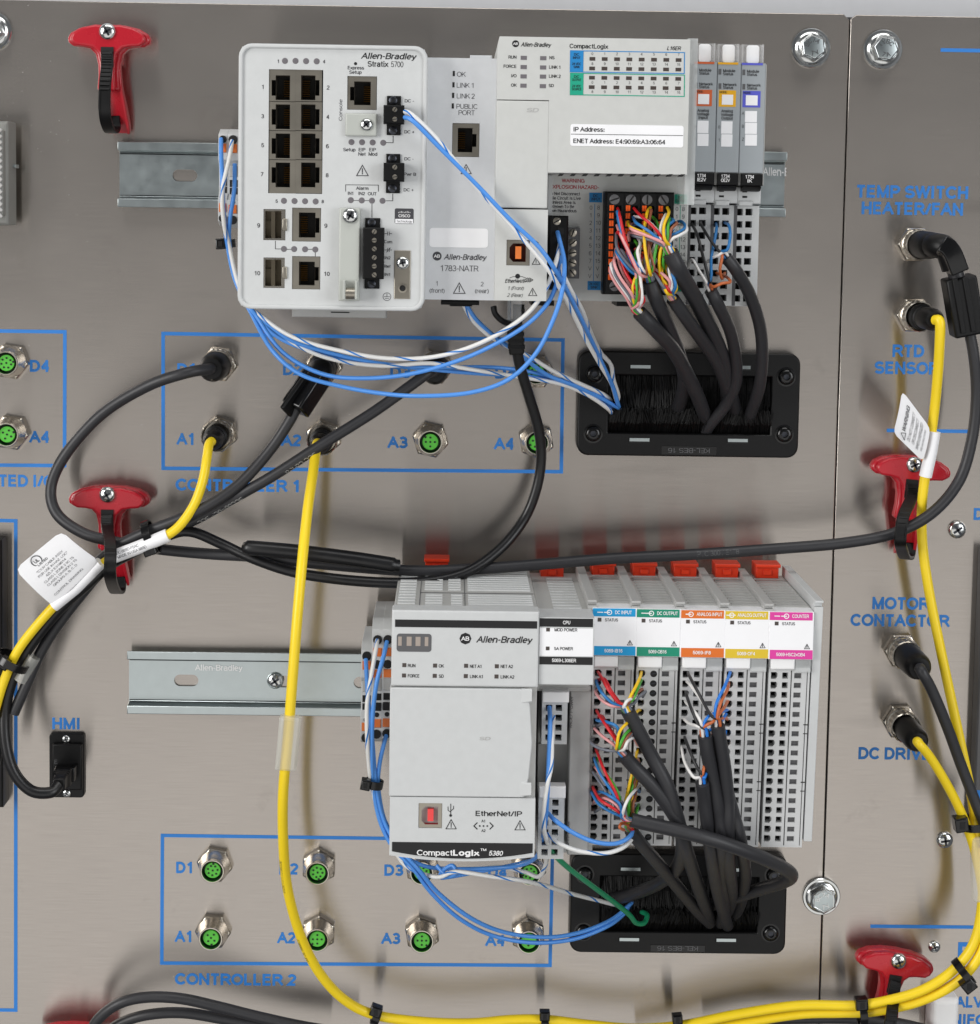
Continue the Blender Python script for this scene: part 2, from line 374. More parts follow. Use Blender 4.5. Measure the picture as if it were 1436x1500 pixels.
def line(mb, pts, wpx, d, mi=0):
    """flat printed line through pixel points"""
    for step, ((a, b), (c, e)) in enumerate(zip(pts[:-1], pts[1:])):
        p, q = Vector(I(a, b, d)), Vector(I(c, e, d)); t = (q - p).normalized(); n = Vector((-t.y, t.x)) * (wpx * K(d) / 2); t = t * (wpx * K(d) / 2)
        mb.add([(v.x, d + .025 * step, v.y) for v in (p - t + n, p - t - n, q + t - n, q + t + n)], [(0, 1, 2, 3)], mi)
    return mb
def warn_sign(mb, px, py, d, w, mi=0):
    h = w * .9; line(mb, [(px, py - h / 2), (px + w / 2, py + h / 2), (px - w / 2, py + h / 2), (px, py - h / 2)], max(.9, w * .07), d, mi)
    line(mb, [(px, py - h * .16), (px, py + h * .16)], max(1, w * .09), d, mi); line(mb, [(px, py + h * .29), (px, py + h * .32)], max(1, w * .09), d, mi)

# ------------------------------------------------------------------ materials
def lin(c): return tuple(((v / 255) / 12.92 if v <= 10.3 else ((v / 255 + .055) / 1.055) ** 2.4) for v in c)
def mat(name, rgb, rough=.45, metal=0.0, var=.05, bump=0.0, scale=350.0, spec=.5, trans=0.0, alpha=1.0, sss=0.0, coat=0.0):
    m = bpy.data.materials.new(name); m.use_nodes = True; nt = m.node_tree; N = nt.nodes; L = nt.links
    p = N['Principled BSDF']; c = lin(rgb)
    tc = N.new('ShaderNodeTexCoord'); ns = N.new('ShaderNodeTexNoise'); ns.inputs['Scale'].default_value = scale * .25; ns.inputs['Detail'].default_value = 4
    L.new(tc.outputs['Object'], ns.inputs['Vector'])
    mx = N.new('ShaderNodeMix'); mx.data_type = 'RGBA'; L.new(ns.outputs['Fac'], mx.inputs['Factor'])
    mx.inputs[6].default_value = tuple(max(0, v * (1 - var)) for v in c) + (1,); mx.inputs[7].default_value = tuple(min(1, v * (1 + var)) for v in c) + (1,)
    L.new(mx.outputs[2], p.inputs['Base Color'])
    mr = N.new('ShaderNodeMapRange'); mr.inputs['To Min'].default_value = max(.02, rough - .06); mr.inputs['To Max'].default_value = min(1, rough + .06)
    L.new(ns.outputs['Fac'], mr.inputs['Value']); L.new(mr.outputs['Result'], p.inputs['Roughness'])
    p.inputs['Metallic'].default_value = metal; p.inputs['Specular IOR Level'].default_value = spec
    p.inputs['Transmission Weight'].default_value = trans; p.inputs['Alpha'].default_value = alpha; p.inputs['Coat Weight'].default_value = coat
    if sss: p.inputs['Subsurface Weight'].default_value = sss; p.inputs['Subsurface Radius'].default_value = (.002, .002, .002); p.inputs['Subsurface Scale'].default_value = 1
    if bump:
        n2 = N.new('ShaderNodeTexNoise'); n2.inputs['Scale'].default_value = scale * 4; n2.inputs['Detail'].default_value = 2; L.new(tc.outputs['Object'], n2.inputs['Vector'])
        bp = N.new('ShaderNodeBump'); bp.inputs['Strength'].default_value = bump; bp.inputs['Distance'].default_value = .0002
        L.new(n2.outputs['Fac'], bp.inputs['Height']); L.new(bp.outputs['Normal'], p.inputs['Normal'])
    return m
def striped(name, base, stripe, pitch, width, rough=.4):
    m = mat(name, base, rough); nt = m.node_tree; N = nt.nodes; L = nt.links; p = N['Principled BSDF']
    uv = N.new('ShaderNodeUVMap'); uv.uv_map = 'UVMap'; sp = N.new('ShaderNodeSeparateXYZ'); L.new(uv.outputs[0], sp.inputs[0])
    dv = N.new('ShaderNodeMath'); dv.operation = 'DIVIDE'; dv.inputs[1].default_value = pitch; L.new(sp.outputs['Y'], dv.inputs[0])
    ad = N.new('ShaderNodeMath'); L.new(dv.outputs[0], ad.inputs[0]); L.new(sp.outputs['X'], ad.inputs[1])
    fr = N.new('ShaderNodeMath'); fr.operation = 'FRACT'; L.new(ad.outputs[0], fr.inputs[0])
    lt = N.new('ShaderNodeMath'); lt.operation = 'LESS_THAN'; lt.inputs[1].default_value = width; L.new(fr.outputs[0], lt.inputs[0])
    mx = N.new('ShaderNodeMix'); mx.data_type = 'RGBA'; L.new(lt.outputs[0], mx.inputs['Factor'])
    mx.inputs[6].default_value = lin(base) + (1,); mx.inputs[7].default_value = lin(stripe) + (1,); L.new(mx.outputs[2], p.inputs['Base Color'])
    return m
def brushed(name, rgb, rough, aniso):
    """rolled stainless sheet: grain runs along x, so reflections smear up and down"""
    m = bpy.data.materials.new(name); m.use_nodes = True; nt = m.node_tree; N = nt.nodes; L = nt.links
    out = N['Material Output']; p = N['Principled BSDF']
    tc = N.new('ShaderNodeTexCoord')
    def noise(sc, scale, det, rgh=.5):
        mp = N.new('ShaderNodeMapping'); mp.inputs['Scale'].default_value = sc; L.new(tc.outputs['Object'], mp.inputs['Vector'])
        n = N.new('ShaderNodeTexNoise'); n.inputs['Scale'].default_value = scale; n.inputs['Detail'].default_value = det; n.inputs['Roughness'].default_value = rgh; L.new(mp.outputs[0], n.inputs['Vector']); return n
    grain = noise((1, 1, 70), 45, 3, .6); blot = noise((1, 1, 1.6), 9, 5, .6); smear = noise((.35, 1, 2.2), 16, 3, .5)
    def ramp(n, a, b, lo, hi):
        r = N.new('ShaderNodeMapRange'); r.inputs['From Min'].default_value = a; r.inputs['From Max'].default_value = b; r.inputs['To Min'].default_value = lo; r.inputs['To Max'].default_value = hi
        L.new(n.outputs['Fac'], r.inputs['Value']); return r
    c = lin(rgb)
    g1 = ramp(grain, .3, .7, .94, 1.05); g2 = ramp(smear, .64, .78, 1.0, .86); g3 = ramp(blot, .3, .7, .98, 1.02)
    m1 = N.new('ShaderNodeMath'); m1.operation = 'MULTIPLY'; L.new(g1.outputs[0], m1.inputs[0]); L.new(g2.outputs[0], m1.inputs[1])
    m2 = N.new('ShaderNodeMath'); m2.operation = 'MULTIPLY'; L.new(m1.outputs[0], m2.inputs[0]); L.new(g3.outputs[0], m2.inputs[1])
    vm = N.new('ShaderNodeVectorMath'); vm.operation = 'SCALE'; vm.inputs[0].default_value = c; L.new(m2.outputs[0], vm.inputs['Scale'])
    tg = N.new('ShaderNodeCombineXYZ'); tg.inputs[2].default_value = 1.0
    rr = ramp(blot, .3, .7, rough - .01, rough + .015)
    q = N.new('ShaderNodeBsdfPrincipled')
    for sh, r_, an in ((p, rr, aniso), (q, None, .6)):
        L.new(vm.outputs[0], sh.inputs['Base Color']); sh.inputs['Metallic'].default_value = 1; sh.inputs['Anisotropic'].default_value = an; L.new(tg.outputs[0], sh.inputs['Tangent'])
        if r_: L.new(r_.outputs[0], sh.inputs['Roughness'])
        else: sh.inputs['Roughness'].default_value = .52
    ms = N.new('ShaderNodeMixShader'); ms.inputs[0].default_value = .13; L.new(p.outputs[0], ms.inputs[1]); L.new(q.outputs[0], ms.inputs[2])
    # dust specks and dull finger marks lying on the sheet
    speck = noise((1, 1, 1.4), 620, 1, .4); patch = noise((1, 1, 1), 12, 3, .6); sk = ramp(speck, .74, .80, 0, .55); pk = ramp(patch, .5, .66, 0, 1)
    hand = noise((1, 1, .8), 21, 6, .72); hk = ramp(hand, .60, .74, 0, .20)
    mu = N.new('ShaderNodeMath'); mu.operation = 'MULTIPLY'; L.new(sk.outputs[0], mu.inputs[0]); L.new(pk.outputs[0], mu.inputs[1])
    df = N.new('ShaderNodeBsdfDiffuse'); df.inputs['Color'].default_value = (.62, .60, .57, 1); m3 = N.new('ShaderNodeMixShader'); L.new(mu.outputs[0], m3.inputs[0]); L.new(ms.outputs[0], m3.inputs[1]); L.new(df.outputs[0], m3.inputs[2])
    dg = N.new('ShaderNodeBsdfDiffuse'); dg.inputs['Color'].default_value = (.20, .17, .14, 1); m4 = N.new('ShaderNodeMixShader'); L.new(hk.outputs[0], m4.inputs[0]); L.new(m3.outputs[0], m4.inputs[1]); L.new(dg.outputs[0], m4.inputs[2])
    L.new(m4.outputs[0], out.inputs['Surface'])
    return m
M = {}
M['steel'] = brushed('brushed_steel', (194, 187, 180), .205, 1.0)
M['wall'] = mat('backdrop_paint', (200, 201, 204), .8, bump=.1)
M['zinc'] = mat('galvanised_zinc', (188, 197, 198), .30, 1.0, .10, .15, 500)
M['chrome'] = mat('bright_zinc', (215, 217, 216), .2, 1.0, .05)
M['nickel'] = mat('nickel', (205, 198, 186), .26, 1.0, .06)
M['cover'] = mat('satin_cover', (184, 187, 181), .4, 0.0, .04, .1)
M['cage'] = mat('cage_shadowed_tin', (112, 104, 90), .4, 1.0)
M['iron'] = mat('dull_grey_metal', (138, 138, 134), .5, .3, .15, .2)
M['slot'] = mat('screw_recess', (70, 72, 78), .35, 1.0)
M['tin'] = mat('jack_shield', (170, 164, 152), .38, 1.0, .08)
M['gold'] = mat('gold_contact', (92, 66, 30), .4, 1.0)
M['lgrey'] = mat('light_grey_plastic', (203, 205, 205), .5, bump=.25, scale=900)
M['warm'] = mat('warm_grey_plastic', (200, 201, 198), .5, bump=.25, scale=900)
M['ngrey'] = mat('cool_grey_plastic', (209, 211, 214), .5, bump=.25, scale=900)
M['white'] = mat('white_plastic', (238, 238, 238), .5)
M['label'] = mat('label_paper', (246, 246, 248), .45)
M['mgrey'] = mat('mid_grey_plastic', (178, 178, 176), .5, bump=.2, scale=900)
M['dgrey'] = mat('dark_grey_plastic', (92, 92, 94), .5)
M['well'] = mat('dark_recess', (14, 14, 15), .7)
M['black'] = mat('black_plastic', (10, 10, 11), .42, bump=.15, spec=.32)
M['blackg'] = mat('black_gloss', (12, 12, 13), .22)
M['rubber'] = mat('black_cable_sheath', (44, 44, 47), .44, bump=.12, scale=600)
M['rubber2'] = mat('black_shiny_sheath', (20, 20, 22), .34)
M['bristle'] = mat('black_bristle', (9, 9, 10), .5, spec=.3)
M['red'] = mat('red_plastic', (182, 26, 42), .28, coat=.2)
M['redor'] = mat('orange_red_plastic', (226, 58, 22), .35)
M['orange'] = mat('orange_plastic', (226, 118, 48), .42)
M['orange2'] = mat('orange_tab', (240, 95, 20), .4)
M['green'] = mat('green_insert', (86, 188, 62), .42)
M['dgreen'] = mat('dark_green_ring', (20, 62, 30), .4)
M['yellow'] = mat('yellow_sheath', (250, 217, 34), .38, var=.03)
M['blue'] = mat('blue_wire', (82, 150, 232), .35)
M['wblue'] = striped('white_wire_blue_stripe', (232, 232, 230), (20, 120, 205), 26.0, .13)
M['gwire'] = mat('green_wire', (25, 140, 95), .4)
M['print'] = mat('blue_print', (42, 124, 206), .5)
M['ink'] = mat('black_ink', (20, 20, 22), .5)
M['gink'] = mat('grey_ink', (64, 64, 68), .5)
M['rink'] = mat('red_ink', (170, 50, 60), .5)
M['wink'] = mat('white_ink', (240, 240, 240), .5)
M['led'] = mat('unlit_lamp', (112, 108, 112), .35)
M['ledd'] = mat('unlit_dark_lamp', (72, 64, 60), .35)
M['clear'] = mat('clear_plastic', (240, 240, 240), .15, trans=.0, alpha=.22)
M['frost'] = mat('frosted_plastic', (225, 228, 228), .3, alpha=.45)
M['sleeve'] = mat('clear_sleeve', (225, 225, 218), .2, alpha=.35)
# ================================================================== the panel and the wall behind it
wb = MB(); wb.rect(-1500, 1500, -1500, 1500, -70)
wall = obj('wall', wb, M['wall'], sharp=0, kind='structure')
SEAM = 209.1
pb = MB(); pb.prism([(-520, -560), (SEAM - .3, -560), (SEAM - .3, 105.2), (SEAM - 3.4, 108.3), (-520, 108.3)], -4, 0)
panel = obj('steel_panel', pb, M['steel'], kind='structure', bevel=.4)
pb = MB(); pb.prism([(SEAM + .3, -560), (520, -560), (520, 108.0), (SEAM + 3.2, 108.0), (SEAM + .3, 105.6)], -4, 0)
panel2 = obj('steel_panel', pb, M['steel'], kind='structure', bevel=.4)
pb = MB(); pb.box(SEAM - 14, SEAM + 14, -560, 107.2, -12, -5)
obj('joint_strip', pb, M['dgrey'], panel)
PD = .12
def word(s, px, py, h, w, pan, al='c', bold=2):
    m = MB(); T(m, s, px, py, PD, h, w, bold, al); obj('lettering', m, M['print'], pan, sharp=0)
for s, px, py, w in (('D1', 275, 541, 30), ('D2', 430, 541, 30), ('D3', 588, 545, 32), ('D4', 742, 546, 33), ('A1', 274, 643, 28), ('A2', 428, 645, 30), ('A3', 584, 648, 30), ('A4', 740, 650, 30),
                     ('D1', 272, 1271, 28), ('D2', 424, 1273, 30), ('D3', 578, 1275, 30), ('D4', 730, 1278, 30), ('A1', 271, 1372, 28), ('A2', 421, 1374, 28), ('A3', 574, 1375, 29), ('A4', 727, 1378, 30),
                     ('D4', 59, 536, 30), ('A4', 59, 640, 30)):
    word(s, px, py, 17.5, w, panel)
word('CONTROLLER 1', 350.5, 711, 18, 185, panel); word('CONTROLLER 2', 346.5, 1435, 18, 183, panel)
word('TED I/O', 82, 705, 18, 84, panel, 'r'); word('HMI', 98, 1060, 17.5, 43, panel)
for s, px, py, w in (('TEMP SWITCH', 1338, 281, 165), ('HEATER/FAN', 1338, 305.5, 150), ('RTD', 1332, 514, 48), ('SENSOR', 1330, 539, 96), ('MOTOR', 1321, 884, 86), ('CONTACTOR', 1320, 909, 148), ('DC DRIVE', 1312, 1104, 110)):
    word(s, px, py, 18.5, w, panel2)
word('P', 1404, 1395, 31, 25, panel2, 'l'); word('ALV', 1401, 1468, 17.5, 42, panel2, 'l'); word('NIFO', 1395, 1494, 17.5, 54, panel2, 'l'); word('D', 1427, 753, 18, 17, panel2, 'l')
def frame(pts, w, pan):
    upright = abs(pts[0][0] - pts[1][0]) < abs(pts[0][1] - pts[1][1])
    m = MB(); line(m, pts, w, PD + (.03 if upright else 0)); obj('printed_line', m, M['print'], pan, sharp=0)
for p in ([(239, 488.5), (825, 498)], [(825, 498), (822.5, 691)], [(822.5, 691), (239, 686)], [(239, 686), (239, 488.5)],
          [(238, 1224), (810, 1231.5)], [(810, 1231.5), (806, 1414.5)], [(806, 1414.5), (237, 1411)], [(237, 1411), (238, 1224)],
          [(-60, 484), (95, 486)], [(95, 486), (94.5, 682)], [(94.5, 682), (-60, 681)],
          [(-60, 761), (23, 763)], [(23, 763), (23, 1480)], [(23, 1480), (-60, 1479)]):
    frame(p, 5.2, panel)
for p in ([(1381, 73), (1500, 75)], [(1302, 630.5), (1424, 632)], [(1278, 1357), (1500, 1359)]): frame(p, 5.2, panel2)

# ================================================================== small hardware
def cross_screw(mb_head, mb_slot, x, z, d, r, rot=20, dome=.45):
    mb_head.lathe((x, d, z), [(r, 0), (r, r * .14), (r * .93, r * .3), (r * .72, r * dome), (r * .42, r * (dome + .09)), (r * .1, r * (dome + .11))], 20)
    for a in (rot, rot + 90):
        ca, sa = math.cos(R3(a)), math.sin(R3(a)); l, w = r * .55, r * .13; h = d + r * (dome + .13)
        mb_slot.add([(x + u * ca - v * sa, q, z + u * sa + v * ca) for q in (d + r * .3, h) for u, v in ((-l, -w), (l, -w), (l, w), (-l, w))],
                    [(4, 5, 6, 7), (0, 1, 5, 4), (1, 2, 6, 5), (2, 3, 7, 6), (3, 0, 4, 7)])
def screw_part(parent, x, z, d, r, rot=20, name='screw', m='chrome'):
    a, b = MB(), MB(); cross_screw(a, b, x, z, d, r, rot)
    o = obj(name, a, M[m], parent); obj('recess', b, M['slot'], o); return o
def panel_screw(px, py, rpx, label, rot):
    x, z = I(px, py, 3); t = thing('panel_screw', label, 'screw', (x, 0, z), 'pan head screws on the right steel panel')
    screw_part(t, x, z, .05, rpx * K(0), rot, 'head')
panel_screw(1404, 777, 13.5, 'small cross head screw beside the red clamp under the warning tag', 35)
panel_screw(1386, 1233, 12.5, 'small cross head screw left of the yellow cable tie bundle', 10)
panel_screw(1371, 1390, 9, 'smallest cross head screw above the tilted red clamp', 25)

def hex_bolt(px, py, rot, label, s1='BC7A', s2='TY'):
    x, z = I(px, py, 6); t = thing('hex_bolt', label, 'bolt', (x, 0, z), 'hex flange bolts holding the panels')
    k = K(0) / .3648
    a = MB(); a.lathe((x, 0, z), [(10.4, .05), (10.4, 1.6), (10.0, 2.0), (8.9, 2.05), (7.9, 3.0), (6.5, 3.4)], 36); obj('washer', a, M['chrome'], t)
    a = MB(); a.lathe((x, 3.1, z), [(7.6, 0), (7.6, 4.6), (6.4, 5.4), (6.0, 5.4), (5.7, 5.15)], 6, a0=R3(rot)); h = obj('head', a, M['chrome'], t, sharp=25, bevel=.35)
    a = MB(); a.lathe((x, 8.2, z), [(6.1, -.4), (6.1, .12), (5.8, .2)], 28); obj('head_face', a, M['zinc'], h)
    a = MB()
    def arc(s, r, c0, step, up):
        for i, ch in enumerate(s):
            an = R3(c0 + (i - (len(s) - 1) / 2) * step); vs, ts, L = glyph_run(ch, 1); sz = 2.5
            bx, bz = x + r * math.cos(an), z + r * math.sin(an); ra = an - math.pi / 2 if up else an + math.pi / 2
            a.add([(bx + ((u - L / 2) * math.cos(ra) - (v - .5) * math.sin(ra)) * sz, 8.62 + .03 * l, bz + ((u - L / 2) * math.sin(ra) + (v - .5) * math.cos(ra)) * sz) for u, v, l in vs], ts)
    arc(s1, 3.7, 95 + rot - 10, -36, True); arc(s2, 3.4, 272 + rot - 10, 40, False)
    obj('raised_lettering', a, M['chrome'], h, sharp=0)
hex_bolt(-15, 44, 12, 'hex bolt at the left edge beside the upper left red clamp')
hex_bolt(1191, 69, 22, 'hex bolt left of the panel joint at the top')
hex_bolt(1297, 71, 8, 'hex bolt right of the panel joint at the top', 'TYBC', '7A')
hex_bolt(1206, 1318, 28, 'hex bolt across the panel joint near the lower brush plate')

def clamp(px, py, rot, label, strap=150, lean=-3.0, bulge=12.0):
    """red T handled cable clamp with a black ratchet strap; px,py = its screw"""
    d1 = 20.0; x, z = I(px, py, d1); k = K(d1)
    t = thing('cable_clamp', label, 'cable clamp', (x, 0, z), 'red cable clamps on the panels')
    ca, sa = math.cos(R3(rot)), math.sin(R3(rot))
    def loc(u, v): u, v = u * k, -v * k; return (x + u * ca - v * sa, z + u * sa + v * ca)
    def outline(g):
        half = [(0, -11 - g * .5), (22, -10.5), (42, -6), (54, 1), (59, 9), (57, 15), (50, 20), (36, 21), (26, 23), (18, 31), (14.5, 46), (14, 62), (16, 84)]
        half = [(u + (g if u > 3 else 0), v) for u, v in half]
        return [loc(u, v) for u, v in half] + [loc(-u, v) for u, v in half[::-1][:-1]]
    a = MB(); a.prism(outline(1.5), 8, 15.5); obj('handle', a, M['red'], t, bevel=1.6, segs=3)
    a = MB(); a.prism(outline(-4.5), 15, d1 - .6); obj('raised_rib', a, M['red'], t, bevel=1.3, segs=3)
    a = MB()                                                        # stem that bends back to the panel
    st = [W_(loc(0, 40), 10), W_(loc(3, 75), 11), W_(loc(8, 105), 9), W_(loc(11, 130), 5), W_(loc(11, strap - 8), 3)]
    a.ribbon(smooth(st, 5), 29 * k, 3.0, side=(ca, 0, sa))
    for sgn in (-1, 1):
        a.ribbon(smooth([W_((p[0] + sgn * 13 * k * ca, p[2] + sgn * 13 * k * sa), p[1] + 1.5) for p in st], 5), 1.6, 5.5, side=(ca, 0, sa))
    a.box(x - 5, x + 5, z - 16, z - 2, 0, 9); obj('stem', a, M['red'], t, bevel=.5)
    a = MB(); q0 = loc(0, 26); q1 = loc(0, 38); a.prism([loc(-9, 22), loc(9, 22), loc(9, 50), loc(-9, 50)], d1 - 1.5, d1 + .2); obj('strap_slot', a, M['well'], t)
    def hang(u, v, dd): return W(px + u * ca + v * sa, py + v * ca - u * sa, dd)      # strap points, each at its own distance
    sp = smooth([hang(0, 30, d1 + 1), hang(0, 48, d1 + 3 + bulge * .1), hang(lean, 78, d1 + bulge * .82), hang(lean - 1, 112, d1 + bulge), hang(lean + 2, strap - 16, d1 + bulge * .62), hang(lean + 8, strap - 4, d1 - 1),
                 hang(lean + 14, strap - 8, d1 - 10), hang(lean + 13, strap - 26, d1 - 12)], 5)
    a = MB(); a.ribbon(sp, 17 * k, 2.0, side=(ca, 0, sa)); s_ = obj('strap', a, M['black'], t, bevel=.4)
    a = MB()
    for i in range(11):
        p = sp[1 + i]; a.ribbon([p + Vector((0, .9, .42)), p + Vector((0, 1.5, -.42))], 14 * k, .8, side=(ca, 0, sa))
    for sgn in (-1, 1): a.ribbon([p + Vector((sgn * 6.6 * k, 1.0, 0)) for p in sp[11:28]], 1.0, .7, side=(ca, 0, sa))
    obj('ratchet_teeth', a, M['black'], s_)
    screw_part(t, x, z, d1 - .8, 12 * k, 30 + rot)
def W_(xz, d): return Vector((xz[0], d, xz[1]))
clamp(157, 46, 0, 'red cable clamp with an empty black strap, top left of the panel')
clamp(157, 725, 0, 'red cable clamp whose strap holds the bundle with the large white flag', 146, 5, 44)
clamp(1340, 681, -5, 'red cable clamp behind the small warning tag and yellow cable', 140, -10, 30)
clamp(1317, 1409, -9, 'red cable clamp tilted over the yellow cable at the bottom right', 150, 2, 26)
clamp(102, 1519, 0, 'red cable clamp at the bottom edge, only its top showing')

def din_rail(name, label, x0p, y0p, x1p, y1p, yb, slots, group, text=None):
    ax, az = I(x0p, y0p, 7.5); bx, bz = I(x1p, y1p, 7.5); cz = I(x0p, yb, 7.5)[1]; zc = (az + cz) / 2; h = (az - cz) / 2
    t = thing(name, label, 'rail', (ax, 0, zc), group)
    w = h - 4.6
    prof = [(7.4, h), (7.4, w), (1.2, w - .9), (1.2, w - 2.2), (0.15, w - 2.2), (0.15, w), (6.3, w + .9), (6.3, h)]
    a = MB(); a.xprism(prof, ax, bx); obj('flange', a, M['zinc'], t, bevel=.35)
    a = MB(); a.xprism([(p[0], -p[1]) for p in prof], ax, bx); obj('flange', a, M['zinc'], t, bevel=.35)
    z1 = w - 1.0; a = MB(); cuts = sorted(I(sx, sy, 1)[0] for sx, sy in slots); px_ = ax
    cells = []
    for c in cuts:
        cells.append((px_, c - 12, None)); cells.append((c - 12, c + 12, c)); px_ = c + 12
    cells.append((px_, bx, None))
    for u0, u1, c in cells:
        if c is None: a.box(u0, u1, -z1, z1, .2, 1.2); continue
        hl, hr = 6.6, 3.2
        angs = sorted(set([2 * math.pi * i / 40 for i in range(40)] + [math.atan2(s1 * z1, s2 * 12) % (2 * math.pi) for s1 in (-1, 1) for s2 in (-1, 1)]))
        inn, outr = [], []
        for an in angs:
            ca, sa = math.cos(an), math.sin(an); r = min(12 / max(abs(ca), 1e-6), z1 / max(abs(sa), 1e-6)); outr.append((c + r * ca, r * sa))
            lo, hi = 0, 12.
            for _ in range(30):
                m = (lo + hi) / 2; X, Z = abs(m * ca), abs(m * sa); dd = math.hypot(max(X - (hl - hr), 0), Z) - hr
                if dd > 0: hi = m
                else: lo = m
            inn.append((c + lo * ca, lo * sa))
        a.ring(outr, inn, .2, 1.2)
    obj('web', a, M['zinc'], t)
    return t, zc
def place_rail(*args, **k):
    """the rail is drawn about its own centre line: shift its parts there"""
    t, zc = din_rail(*args, **k)
    for o in t.children: o.data.transform(Matrix.Translation((0, 0, zc * S)))
    return t, zc
rail1, rz1 = place_rail('din_rail', 'galvanised steel rail behind the upper row of modules', 172, 207, 1154, 225, 303, [(271, 258), (420, 260), (570, 262)], 'galvanised mounting rails')
rail2, rz2 = place_rail('din_rail', 'galvanised steel rail behind the lower row, crossed by the yellow cable', 186, 954, 1150, 972, 1046, [(273, 998), (410, 998), (536, 1001)], 'galvanised mounting rails')
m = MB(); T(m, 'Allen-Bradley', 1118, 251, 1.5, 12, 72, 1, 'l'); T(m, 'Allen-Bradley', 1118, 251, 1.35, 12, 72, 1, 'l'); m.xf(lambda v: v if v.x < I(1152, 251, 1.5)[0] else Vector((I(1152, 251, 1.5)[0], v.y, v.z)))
obj('embossed_lettering', m, M['white'], rail1, sharp=0)  # white colour stands in for the glint on the embossed metal letters
m = MB(); T(m, 'Allen-Bradley', 321, 978, 1.5, 9, 70, 1); obj('embossed_lettering', m, M['white'], rail2, sharp=0)  # glint painted white here too
x, z = I(403, 998, 3); t = thing('rail_screw', 'cross head screw fixing the lower rail beside the yellow cable', 'screw', (x, 0, z)); screw_part(t, x, z, 1.25, 12.5 * K(3), 35, 'head')

# ---- round sockets
def socket_base(t, x, z, rot, d=0.0):
    a = MB(); a.lathe((x, d + .05, z), [(10.0, 0), (10.0, 3.6), (9.2, 4.6), (8.4, 4.8)], 6, a0=R3(rot)); n = obj('nut', a, M['nickel'], t, sharp=25, bevel=.4)
    return n
def socket(px, py, label, pins, rot, key, group):
    d1 = 13.5; x, z = I(px, py, d1)
    t = thing('round_socket', label, 'socket', (x, 0, z), group)
    socket_base(t, x, z, rot)
    a = MB(); a.lathe((x, 0, z), [(8.5, 4.4), (8.3, 5.2), (7.3, 9.2), (6.75, 11.2), (6.55, d1 - .4), (6.25, d1), (5.75, d1), (5.55, d1 - .8), (5.5, d1 - 5.2)], 36, cap=False); obj('barrel', a, M['nickel'], t)
    a = MB(); a.lathe((x, 0, z), [(5.48, d1 - 1.2), (5.4, d1 - 5.0), (4.0, d1 - 5.0)], 28, cap=False); obj('seal_ring', a, M['dgreen'], t)
    a = MB(); a.lathe((x, 0, z), [(4.35, d1 - 5.2), (4.35, d1 - 2.1), (4.1, d1 - 1.8), (3.5, d1 - 1.8), (3.4, d1 - 1.95), (0.4, d1 - 1.95)], 28); ins = obj('insert', a, M['green'], t)
    a = MB(); n = pins - 1
    pts = [(0, 0)] + [((2.75 if pins > 5 else 2.5) * math.cos(R3(key + 180 / n + 360 * i / n)), (2.75 if pins > 5 else 2.5) * math.sin(R3(key + 180 / n + 360 * i / n))) for i in range(n)]
    for u, v in pts: a.disc(x + u * .95, z + v * .95, d1 - 1.7, .56, 10)
    ca, sa = math.cos(R3(key)), math.sin(R3(key))
    a.add([(x + u * ca - v * sa, d1 - 1.68, z + u * sa + v * ca) for u, v in ((3.2, -.55), (4.45, -.55), (4.45, .55), (3.2, .55))], [(0, 1, 2, 3)])
    obj('contact_holes', a, M['well'], ins, sharp=0)
G1 = 'round sockets in the upper controller box'; G2 = 'round sockets in the lower controller box'; G3 = 'round sockets in the box at the left edge'
socket(8, 532, 'green round socket marked D4 in the box at the left edge', 8, 8, 10, G3)
socket(9, 637, 'green round socket marked A4 in the box at the left edge', 5, 8, 20, G3)
socket(630.5, 648, 'empty green round socket marked A3 under the black cables, CONTROLLER 1 box', 5, 12, 135, G1)
socket(786, 546, 'green round socket marked D4 behind the blue wires, CONTROLLER 1 box', 8, 0, 70, G1)
socket(787, 649, 'green round socket marked A4 behind the black patch cable, CONTROLLER 1 box', 5, 20, 200, G1)
for px, py, s, n, r, kk in ((311, 1277, 'D1', 8, 10, 85), (465, 1280, 'D2', 8, 30, 280), (618, 1280, 'D3', 8, 22, 250), (776, 1281, 'D4', 8, 15, 200),
                          (308.5, 1376, 'A1', 5, 2, 275), (464.5, 1378, 'A2', 5, 32, 225), (618, 1380, 'A3', 5, 20, 315), (775, 1381, 'A4', 5, 26, 40)):
    socket(px, py, 'green round socket marked %s in the CONTROLLER 2 box' % s, n, r, kk, G2)
